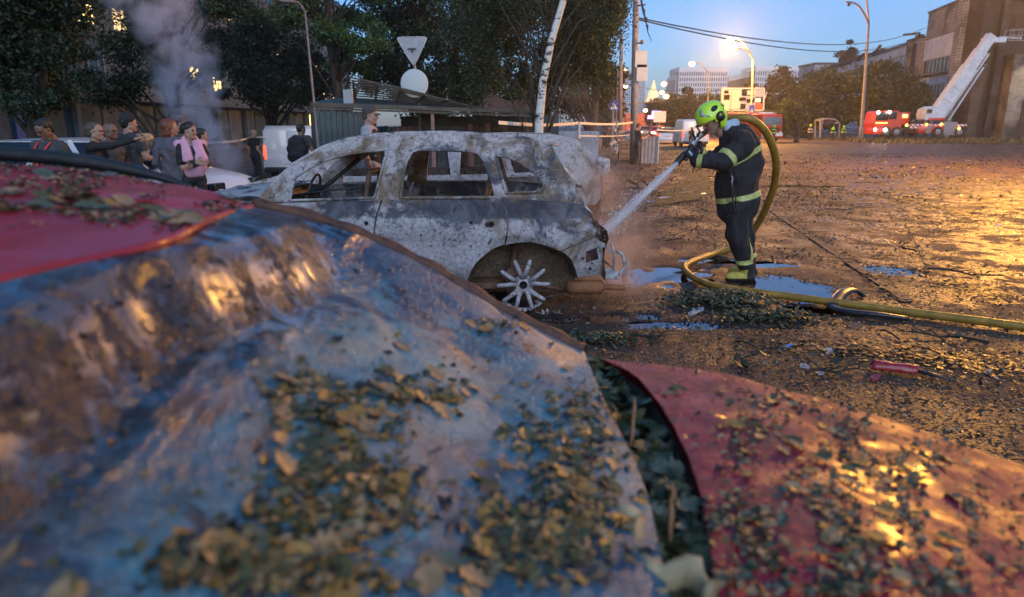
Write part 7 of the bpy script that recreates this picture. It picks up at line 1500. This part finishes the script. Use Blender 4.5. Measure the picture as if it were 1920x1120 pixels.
# water jet
mJET = mat('rushing white water', (.95, .95, .96), .35); nj = NT(mJET); bj = nj.b; tr = nj.n.new('ShaderNodeBsdfTransparent'); tl = nj.n.new('ShaderNodeBsdfTranslucent'); tl.inputs[0].default_value = (.9, .88, .9, 1); m1 = nj.n.new('ShaderNodeMixShader'); m2 = nj.n.new('ShaderNodeMixShader'); m1.inputs[0].default_value = .6
nj.t.links.new(bj.outputs[0], m1.inputs[1]); nj.t.links.new(tl.outputs[0], m1.inputs[2]); nj.t.links.new(m1.outputs[0], m2.inputs[2]); nj.t.links.new(tr.outputs[0], m2.inputs[1])
jf = nj.ramp(nj.noise(12, 5, .65, nj.map((1, 1, .025))), [(.34, .22), (.62, .82)]); nj.t.links.new(jf, m2.inputs[0]); nj.t.links.new(m2.outputs[0], nj.n['Material Output'].inputs[0])
J1 = P(1124, 443, 6.0); jd = J1 - JET0; jl = jd.length; mb = MB(); n = 60
mb.tube([Vector((0, 0, jl * i / n)) + Vector((0, 0, 0)) for i in range(n + 1)], [.022 + .030 * (i / n) + .004 * math.sin(i * 2.1) for i in range(n + 1)], 12, cap=False); mb.tube([Vector((0, 0, jl * i / n)) for i in range(n + 1)], [.012 + .016 * (i / n) + .002 * math.sin(i * 1.3) for i in range(n + 1)], 10, cap=False)
o = mb.build('water_jet', mJET, smooth=True); o.location = JET0; o.rotation_mode = 'QUATERNION'; o.rotation_quaternion = Vector((0, 0, 1)).rotation_difference(jd.normalized()); tag(o, 'straight white water jet shooting from the nozzle to the tail of the burnt car', 'water jet')
mb = MB(); 
for i in range(800):      # drops thrown off the jet and back from the bodywork
    s = random.random() ** .6; p = jd * s + Vector((random.gauss(0, 1), random.gauss(0, 1), random.gauss(0, 1))) * (.02 + .055 * s ** 2 + (.12 if s > .93 else 0)); r = random.uniform(.0015, .005); v = jd.normalized() * r * random.uniform(1.5, 5)
    mb.add([p - v, p + Vector((0, 0, r)), p + v, p - Vector((0, 0, r)), p + Vector((r, r, 0))], [(0, 1, 4), (1, 2, 4), (2, 3, 4), (3, 0, 4), (0, 3, 2, 1)])
mSPR = mat('water drops', (.8, .8, .82), .1); o = mb.build('water_spray', mSPR); o.location = JET0; stuff(o)
# smoke and mist: boxes of drifting density
def plume(name, lo, hi, cx, rad, dens, color, scale=2.2, label=None, ani=.2, thr=(.38, .72)):
    """cx, rad: lists of values by height fraction"""
    lo, hi = Vector(lo), Vector(hi); c = (lo + hi) / 2; mb = MB().box((0, 0, 0), hi - lo); m = bpy.data.materials.new(name); m.use_nodes = True; t = NT(m); t.n.remove(t.b); s = t.sep(); H_ = hi.z - lo.z
    z = t.math('ADD', t.math('DIVIDE', s[2], H_), .5); W_ = hi.x - lo.x
    k = len(cx); rc = t.ramp(z, [(i / (k - 1), (v_ - lo.x) / W_) for i, v_ in enumerate(cx)]); rr = t.ramp(z, [(i / (len(rad) - 1), v_ / W_) for i, v_ in enumerate(rad)])
    nw = t.noise(1.1, 2, .5, out='Color'); nv2 = t.sep(nw); xc = t.math('SUBTRACT', t.math('MULTIPLY', rc, W_), W_ / 2)
    dx = t.math('SUBTRACT', t.math('ADD', s[0], t.math('MULTIPLY', t.math('SUBTRACT', nv2[0], .5), .9)), xc); dy = t.math('ADD', s[1], t.math('MULTIPLY', t.math('SUBTRACT', nv2[1], .5), .5)); rr_ = t.math('MULTIPLY', rr, W_)
    q_ = t.math('DIVIDE', t.math('SQRT', t.math('ADD', t.math('MULTIPLY', dx, dx), t.math('MULTIPLY', dy, dy))), rr_); fall = t.ramp(q_, [(0.0, 1), (.45, .55), (1, 0)])
    nn = t.ramp(t.noise(scale, 5, .6, dist=.6), [(thr[0], 0), (thr[1], 1)]); zf = t.ramp(z, [(0, 0), (.06, 1), (.9, .8), (1, 0)]); dn = t.math('MULTIPLY', t.math('MULTIPLY', t.math('MULTIPLY', fall, nn), zf), dens)
    v_ = t.n.new('ShaderNodeVolumePrincipled'); v_.inputs['Color'].default_value = (*color, 1); v_.inputs['Anisotropy'].default_value = ani; t.t.links.new(dn, v_.inputs['Density']); t.t.links.new(v_.outputs[0], t.n['Material Output'].inputs['Volume'])
    o = mb.build(name, m); o.location = c; stuff(o); 
    if label: o['label'] = label
    return o
YS = 12.3
def PX(px, Y=YS): return (px - 960) / FPX * Y
plume('smoke_plume', (PX(190), YS - 1.0, -.1), (PX(520), YS + 1.0, 4.9), [PX(445), PX(430), PX(412), PX(385), PX(372), PX(345), PX(315), PX(290)], [.42, .42, .46, .55, .66, .78, .9, 1.0], 7.0, (.84, .81, .90), 2.3, 'grey lilac smoke rising from the white car on the left', thr=(.44, .66))
plume('steam_cloud', (.55, 5.55, .02), (1.55, 6.9, 1.2), [.98, .98, .95, .92, .85], [.40, .48, .44, .36, .25], 6.0, (.8, .72, .72), 3.2, 'pinkish steam where the water jet strikes the burnt car', .3)
plume('steam_cloud', (.3, 6.6, .5), (1.6, 7.9, 2.0), [.9, .9, .85, .8, .7], [.4, .45, .5, .45, .3], .9, (.8, .74, .74), 2.4, 'thin warm steam drifting between the two wrecks', .3)

# ---- ground litter
mLITD_ = noisy('wet dark litter', (.012, .011, .009), (.045, .034, .022), 20, (.35, .8), .3, .003); mLITY = noisy('wet yellow brown litter', (.06, .042, .016), (.13, .085, .03), 20, (.3, .7), .3, .003); mLITG = noisy('wet green litter', (.02, .03, .014), (.05, .055, .024), 20, (.35, .75), .3, .003); mCHIP = noisy('pale chips', (.2, .17, .14), (.4, .36, .3), 20, (.5, .8), .2)
def litter(name, n, xr, yr, dens, smin, smax, mats, wts, seed, lift=.02, label=None):
    r = np.random.default_rng(seed); out = []; cnt = 0; pts = []
    while cnt < n:
        y = yr[0] * (yr[1] / yr[0]) ** r.random(); x = r.uniform(*xr)
        if r.random() < dens(x, y): pts.append((x, y)); cnt += 1
    pts = np.array(pts); N = len(pts); zs = np.array([gheight(x, y) for x, y in pts]); sc_ = np.clip(pts[:, 1] / 7, .8, 4) ** .5
    a = r.uniform(0, 6.283, N); s = r.uniform(smin, smax, N) * r.uniform(.5, 1.1, N) * sc_; u = np.stack([np.cos(a), np.sin(a), r.normal(0, .28, N)], 1) * s[:, None]; w = np.stack([-np.sin(a), np.cos(a), r.normal(0, .28, N)], 1) * (s * r.uniform(.35, .8, N))[:, None]
    c = np.stack([pts[:, 0], pts[:, 1], zs + lift * r.random(N) + .004], 1); m = c + np.array([0, 0, 1]) * (s * r.uniform(-.1, .35, N))[:, None]
    V = np.stack([c - u, c - u * .2 + w, c + u, c + u * .1 - w, m], 1).reshape(-1, 3); b = np.arange(N) * 5; F = np.stack([np.stack([b, b + 3, b + 4], 1), np.stack([b + 3, b + 2, b + 4], 1), np.stack([b + 2, b + 1, b + 4], 1), np.stack([b + 1, b, b + 4], 1)], 1).reshape(-1, 3)
    fm_ = np.repeat(r.choice(len(mats), N, p=wts), 4); o = link(name, np_mesh(name, V, F, mats, fm_, smooth=False)); stuff(o)
    if label: o['label'] = label
    return o
def nzd(x, y, s, z=0): return .5 + .5 * mnoise.noise(Vector((x * s, y * s, z)))
def inpud(x, y):
    for (cx, cy_, rx, ry, rot, lab) in PUD:
        if ((x - cx) / rx) ** 2 + ((y - cy_) / ry) ** 2 < .5: return True
    return False
def dmain(x, y):
    if inpud(x, y): return .03
    k = sstep(.42, .62, nzd(x, y, .9) * .6 + nzd(x, y, 2.6, 5) * .4); band_ = sstep(7.2, 6.0, y) * .9; far = .35 * sstep(9, 12, y)
    v = max(k * .8, band_, far * .6) + .05
    if 3.0 < x < 5.2 and 4.3 < y < 5.6: v *= .85
    if 1.0 < x < 2.2 and 6.4 < y < 9: v *= .25
    return min(1, v)
litter('leaf_litter', 80000, (-2.6, 9), (2.6, 14), dmain, .007, .024, [mLITD_, mLITY, mLITG, mCHIP], [.60, .14, .22, .04], 21, label='wet trodden leaf litter and grit covering the square')
litter('leaf_litter', 22000, (1, 30), (11, 40), lambda x, y: .15 + .8 * sstep(.45, .65, nzd(x, y, .35)), .015, .04, [mLITD_, mLITY, mLITG, mCHIP], [.45, .3, .2, .05], 22, label='leaf litter on the farther part of the square')
hx, hy = G(1350, 575).x, G(1350, 575).y
def heap(name, cx, cy_, rx, ry, h, n, seed, lab, mats=None):
    r = random.Random(seed); t = thing(name, lab, 'leaf heap', (cx, cy_, 0)); mb = MB(); mb.grid(12, 10, lambda u, v: Vector(((2 * u - 1) * rx, (2 * v - 1) * ry, h * max(0, 1 - (2 * u - 1) ** 2) * max(0, 1 - (2 * v - 1) ** 2) * (1 + .5 * fb(u * 4, v * 4)) - .02))); mb.build('mound', mLITD_, t, True)
    mb = MB()
    for i in range(n):
        u, v = r.gauss(0, .38), r.gauss(0, .38); z = h * max(0, 1 - u * u) * max(0, 1 - v * v) + r.uniform(0, .03); a = r.uniform(0, 6.3); s = r.uniform(.015, .035); e = Vector((math.cos(a), math.sin(a), r.gauss(0, .4))) * s; w = Vector((-math.sin(a), math.cos(a), r.gauss(0, .4))) * s * .6; p = Vector((u * rx, v * ry, z))
        mb.add([p - e, p + w, p + e, p - w, p + Vector((0, 0, s * .3))], [(0, 3, 4), (3, 2, 4), (2, 1, 4), (1, 0, 4)], r.choice((0, 0, 1, 2, 3)))
    mb.build('leaf_pieces', [LM[0], LM[3], LM[1], mLITD_], t)['kind'] = 'stuff'
heap('leaf_heap', G(1355, 570).x, G(1355, 570).y, .55, .32, .09, 1500, 5, 'mound of dull green leaves below the boots, against the hose'); heap('leaf_heap', G(1440, 600).x, G(1440, 600).y, .5, .2, .05, 700, 6, 'flatter spill of green leaves just under the hose')
heap('leaf_heap', G(1100, 640).x, G(1100, 640).y, .5, .15, .03, 500, 8, 'sooty leaf and ash strip between the red car and the burnt wheel')
# long tracks of litter across the square
def strip(lab, pts, w, n, seed):
    r = random.Random(seed); mb = MB(); pts = [G(*p) for p in pts]; b = pts[0].copy()
    for i in range(n):
        c = curve(pts, r.random()); s = r.uniform(.01, .035); a = r.uniform(0, 6.3); p = c + Vector((r.gauss(0, w * 1.6), r.gauss(0, w), 0)); p.z = gheight(p.x, p.y) + .005 + r.uniform(0, .025); p -= b; e = Vector((math.cos(a), math.sin(a), r.gauss(0, .2))) * s; q2 = Vector((-math.sin(a), math.cos(a), 0)) * s * .6
        mb.add([p - e, p + q2, p + e, p - q2], [(0, 1, 2, 3)], r.choice((0, 0, 1)))
    o = mb.build('litter_strip', [mLITD_, mLITG]); o.location = b; stuff(o); o['label'] = lab
strip('dark streak of litter running across the square right of the firefighter', [(1600, 363), (1680, 372), (1740, 385), (1800, 400)], .12, 1400, 3); strip('second litter streak ending at the right edge', [(1780, 355), (1840, 372), (1900, 395)], .15, 700, 4); strip('line of clods along the kerb', [(1470, 410), (1540, 450), (1620, 505), (1690, 565)], .05, 900, 5); strip('litter streak in the middle distance behind the firefighter', [(1560, 330), (1640, 326), (1730, 322)], .2, 900, 6)

# branches and rubble left by the blast
for i, (px, py, L_, a_, lab) in enumerate(((1585, 395, .9, .2, 'long forked branch lying on the square behind the hose'), (1700, 470, .7, 1.2, 'forked branch in the amber lit area'), (1250, 455, .5, .3, 'charred stick between the jet and the legs'), (1820, 520, .8, -.5, 'bent branch at the right above the hose'), (1560, 700, .45, .6, 'short leafy sprig below the hose'), (1760, 640, .6, 2.6, 'forked twig under the far right of the hose'), (1230, 640, .4, .2, 'broken sprig below the puddle'), (1400, 690, .35, 1.0, 'small sprig just above the bonnet edge'), (1640, 345, 1.2, .1, 'torn branch far back on the square'), (1180, 400, .6, 2.9, 'blackened stick right of the two wrecks'))):
    g = G(px, py); r = random.Random(i); mb = MB(); pts = [Vector((s * L_, .05 * math.sin(s * 6 + i), .02 + .03 * abs(math.sin(s * 4)))) for s in np.linspace(-.5, .5, 9)]; mb.tube(pts, [.011, .011, .010, .009, .008, .007, .006, .004, .002], 6)
    for k in range(6): p = pts[2 + k]; e = Vector((r.uniform(.05, .16), r.choice((-1, 1)) * r.uniform(.05, .15), r.uniform(0, .05))); mb.tube([p, p + e * .5 + Vector((0, 0, .01)), p + e], [.005, .004, .001], 5)
    for k in range(14):
        p = pts[r.randrange(2, 9)] + Vector((r.gauss(0, .06), r.gauss(0, .07), r.uniform(0, .04))); s = r.uniform(.015, .035); a = r.uniform(0, 6.3); e = Vector((math.cos(a), math.sin(a), r.gauss(0, .4))) * s; w = Vector((-math.sin(a), math.cos(a), r.gauss(0, .4))) * s * .5; mb.add([p - e, p + w, p + e, p - w], [(0, 1, 2, 3)], 1)
    o = mb.build('branch', [mBARKD, LM[0]]); o.location = (g.x, g.y, gheight(g.x, g.y)); o.rotation_euler = (0, 0, a_); tag(o, lab, 'branch')
# rubble: crumbs of plaster, brick and glass
mb = MB(); r = random.Random(77)
for i in range(2600):
    y = 4.2 * (22 / 4.2) ** r.random(); x = r.uniform(.8, 9 + y * .4) if r.random() < .85 else r.uniform(-1, 1.4)
    if nzd(x, y, .7, 3) < .47 or inpud(x, y): continue
    s = r.uniform(.005, .018) * (y / 7) ** .5; z = gheight(x, y); c = Vector((x, y, z + s * .3)); vs = [c + Vector((r.uniform(.4, 1) * math.cos(a + i), r.uniform(.4, 1) * math.sin(a + i), -.3)) * s for a in (0, 1.57, 3.14, 4.71)] + [c + Vector((r.gauss(0, .2), r.gauss(0, .2), r.uniform(.3, .8))) * s]
    mb.add(vs, [(0, 1, 4), (1, 2, 4), (2, 3, 4), (3, 0, 4)], r.choice((0, 0, 1, 2)))
stuff(mb.build('rubble_crumbs', [mCHIP, mCONC, mPINK]))
# drifts of litter in tyre tracks
for k, (x0, y0, x1, y1, w) in enumerate(((1150, 385, 1500, 372, .10), (1180, 425, 1330, 402, .08), (1480, 470, 1900, 560, .16), (1450, 640, 1900, 690, .12))): strip(['dark litter line beyond the jet', 'short dark litter line by the legs', 'broad litter drift under the amber glow', 'litter drift below the hose'][k], [(lerp(x0, x1, u), lerp(y0, y1, u) + 6 * math.sin(u * 9)) for u in np.linspace(0, 1, 5)], w, 900, 40 + k)

# ---- single debris
def scrap(name, label, cat, px, py, build, m, rz=0, z=.0, sm=True):
    g = G(px, py); o = MB(); build(o); ob_ = o.build(name, m, smooth=sm); ob_.location = (g.x, g.y, gheight(g.x, g.y) + z); ob_.rotation_euler = (0, 0, rz); return tag(ob_, label, cat)
mRUB = noisy('black rubber', (.010, .011, .014), (.03, .032, .038), 14, (.25, .5), .3); mPLR = cpaint('broken red plastic', (.28, .012, .02), .35)
def rub(o):
    pts = [Vector(p) for p in ((.30, .22, .03), (.22, .20, .09), (.10, .12, .10), (0, .03, .06), (-.06, -.06, .04), (-.02, -.16, .05), (.08, -.24, .06), (.22, -.28, .04))]; pts = [Vector((p.x * 1.5, p.y * 1.6, p.z * 1.1 + .01)) for p in pts]; o.tube([curve(pts, i / 30) for i in range(31)], [.034 + .022 * math.sin(i / 30 * PI) for i in range(31)], 10, flat=.5)
scrap('rubber_strip', 'bent black rubber seal arching over the ground beside the hose', 'rubber strip', 1572, 577, rub, mRUB, .1)
def redp(o):
    o.grid(10, 5, lambda u, v: Vector(((u - .5) * .26, (v - .5) * .11 * (1 - .3 * u), .03 + .045 * math.sin(v * PI) + .01 * fb(u * 4, v * 4, 2)))); o.tube([(.12, 0, .04), (.22, -.03, .035), (.34, -.06, .02)], [.022, .018, .008], 7, 1, flat=.6)
o = scrap('lamp_fragment', 'broken red tail lamp piece with a black stalk lying on the right', 'car fragment', 1675, 702, redp, [mPLR, mRUB], R(-25)); o.modifiers.new('t', 'SOLIDIFY').thickness = .006
def shard(w, d_, h=.01):
    def b(o): o.prism([(-w, -d_ * .6), (-w * .3, -d_), (w, -d_ * .3), (w * .7, d_ * .8), (-w * .5, d_)], lambda u, v, s: Vector((u, v, .012 + s * .006 + u * h)))
    return b
mBLS = mat('blue plastic', (.03, .25, .6), .4); mSLV = mat('silver foil scrap', (.5, .52, .56), .3, .6)
for (px, py, w, d_, m, lab, rz) in ((1870, 424, .07, .03, mWHT, 'tiny white chip near the right edge', .2), (1768, 399, .10, .08, mWHTB, 'pale blue grey tile lying on the dark litter streak', .4), (1470, 653, .07, .02, mBLS, 'small bright blue plastic sliver below the leaf spill', .2), (1553, 662, .05, .035, mWHTB, 'small pinkish white shard below the hose', 1.0), (1540, 702, .035, .025, mWHTB, 'pale triangular chip in the lower right litter', .3), (1508, 690, .03, .03, mWHTB, 'another pale chip left of the triangular one', 1.3), (1603, 615, .06, .07, mCONC, 'flat grey stone right under the black rubber', .2), (1310, 582, .10, .05, mWHTB, 'curled white scrap left of the leaf mound', 1.1), (1300, 590, .06, .04, mASH, 'ash pale scrap by the leaf mound', .3), (1615, 336, .10, .05, mWHT, 'small white scrap on the square behind, nearer the middle', .2), (1812, 302, .2, .06, mWHT, 'pale twisted wire like scrap far on the right', .1), (1230, 350, .16, .03, mSLV, 'thin silver bar lying beyond the jet', .8), (1245, 372, .14, .07, mSLV, 'crumpled bluish foil beyond the jet', .2), (1282, 362, .22, .05, mCHIP, 'flat pale board beyond the jet', 0), (1318, 365, .10, .08, mSLV, 'bundle of silver foil left of the firefighter\'s knee', .4), (1172, 365, .14, .05, mASH, 'row of white ash lumps beside the second wreck', .1), (1220, 380, .12, .05, mBLS, 'tiny pale blue scrap beyond the jet', .4), (1430, 398, .2, .03, mWD, 'dark plank fragment behind the legs', .1), (1320, 395, .25, .025, mWD, 'dark stick lying left of the legs', -.1), (1640, 713, .05, .03, mPLR, 'small red plastic crumb left of the tail lamp piece', .5), (1852, 700, .04, .02, mCHIP, 'ochre chip at the far right', .5), (1075, 470, .1, .06, mASH, 'ash crust under the second wreck', .2), (1255, 330, .3, .05, mCHIP, 'scattered pale strips in front of the metal container', .1), (1560, 452, .05, .03, mRUB, 'black lump on the wet square', .2), (1415, 566, .05, .03, mRUB, 'black lump near the leaf mound', .6), (1240, 299, .5, .06, mWD, 'dark plank lying right of the metal container', .0), (1120, 290, .5, .05, mWHT, 'white board edge on the grass verge left of the tall pole', 0), (1520, 268, .9, .12, mCHIP, 'pale planks in front of the distant fireman', .05), (1450, 300, .6, .06, mCHIP, 'pale strip along the middle of the square', -.05)):
    scrap('debris_scrap', lab, 'debris', px, py, shard(w, d_, .25 if w < .1 else .06), m, rz, sm=False)
r = random.Random(9)
for i in range(45):     # clods and stones on the near square
    px = r.uniform(1180, 1915); py = r.uniform(400, 760); g = G(px, py)
    if inpud(g.x, g.y): continue
    s = r.uniform(.008, .02); mb = MB(); bm = bmesh.new(); bmesh.ops.create_icosphere(bm, subdivisions=1, radius=s)
    for v in bm.verts: v.co *= r.uniform(.6, 1.25); v.co.z *= .6
    bm.verts.index_update(); mb.add([v.co.copy() for v in bm.verts], [[v.index for v in f.verts] for f in bm.faces]); bm.free(); o = mb.build('stone', r.choice((mCONC, mLITD_, mGROUND))); o.location = (g.x, g.y, gheight(g.x, g.y) + s * .3); tag(o, 'small dark clod on the wet square', 'stone', 'clods scattered over the square')
# twigs
for i, (x0, y0, x1, y1) in enumerate(((1650, 620, 1760, 665), (1495, 340, 1560, 400), (1700, 420, 1760, 560), (1380, 640, 1470, 660), (1560, 655, 1620, 665))):
    a, b = G(x0, y0, .02), G(x1, y1, .02); mb = MB(); pts = [a.lerp(b, t) - a + Vector((0, .03 * math.sin(t * 5 + i), .015 * math.sin(t * 9))) for t in np.linspace(0, 1, 9)]; mb.tube(pts, [.006, .007, .006, .006, .005, .004, .004, .003, .002], 5)
    mb.tube([pts[4], pts[4] + Vector((.05, .06, .02)), pts[4] + Vector((.12, .08, .01))], .003, 4); o = mb.build('twig', mBARKD); o.location = a; tag(o, ['bare twig below the hose on the right', 'thin twig on the open square behind the hose loop', 'long thin twig in the yellow lit area', 'twig beside the spill of leaves', 'pale short twig above the red tail lamp piece'][i], 'twig')
# grass tufts on the verge
r_ = np.random.default_rng(31); N = 14000; gx = r_.uniform(1.5, 12, N); gy = 13.5 + 30 * r_.random(N) ** 1.5; ok = gx < 2 + gy * .35; gx, gy = gx[ok], gy[ok]; N = len(gx); a = r_.uniform(0, 6.28, N); h = r_.uniform(.02, .07, N); c = np.stack([gx, gy, np.zeros(N)], 1); u = np.stack([np.cos(a), np.sin(a), 0 * a], 1) * .008; ln = np.stack([r_.normal(0, .04, N), r_.normal(0, .04, N), h], 1)
o = link('grass_tufts', np_mesh('grass_tufts', np.stack([c - u, c + u, c + ln], 1).reshape(-1, 3), np.arange(3 * N).reshape(-1, 3), noisy('verge grass', (.03, .035, .012), (.09, .08, .025), 2), smooth=False)); stuff(o)
N = 6000; gx = r_.uniform(32, 100, N); gy = r_.uniform(60, 77, N); a = r_.uniform(0, 6.28, N); c = np.stack([gx, gy, np.zeros(N)], 1); u = np.stack([np.cos(a), np.sin(a), 0 * a], 1) * .08; ln = np.stack([r_.normal(0, .15, N), r_.normal(0, .15, N), r_.uniform(.1, .5, N)], 1)
o = link('grass_tufts', np_mesh('grass_tufts', np.stack([c - u, c + u, c + ln], 1).reshape(-1, 3), np.arange(3 * N).reshape(-1, 3), noisy('verge grass b', (.04, .04, .018), (.13, .10, .04), .5), smooth=False)); stuff(o)
for o in list(bpy.data.meshes):
    if o.users == 0: bpy.data.meshes.remove(o)

# thin dusk haze over the whole place: glow round the lamps, far blocks fading
mHZ = bpy.data.materials.new('dusk haze'); mHZ.use_nodes = True; th = mHZ.node_tree; th.nodes.remove(th.nodes['Principled BSDF']); hv = th.nodes.new('ShaderNodeVolumePrincipled')
hv.inputs['Color'].default_value = (.93, .93, .96, 1); hv.inputs['Density'].default_value = .00062; hv.inputs['Anisotropy'].default_value = .72; th.links.new(hv.outputs[0], th.nodes['Material Output'].inputs['Volume'])
hz = MB().box((0, 300, 22), (1000, 760, 46)).build('haze', mHZ); stuff(hz)
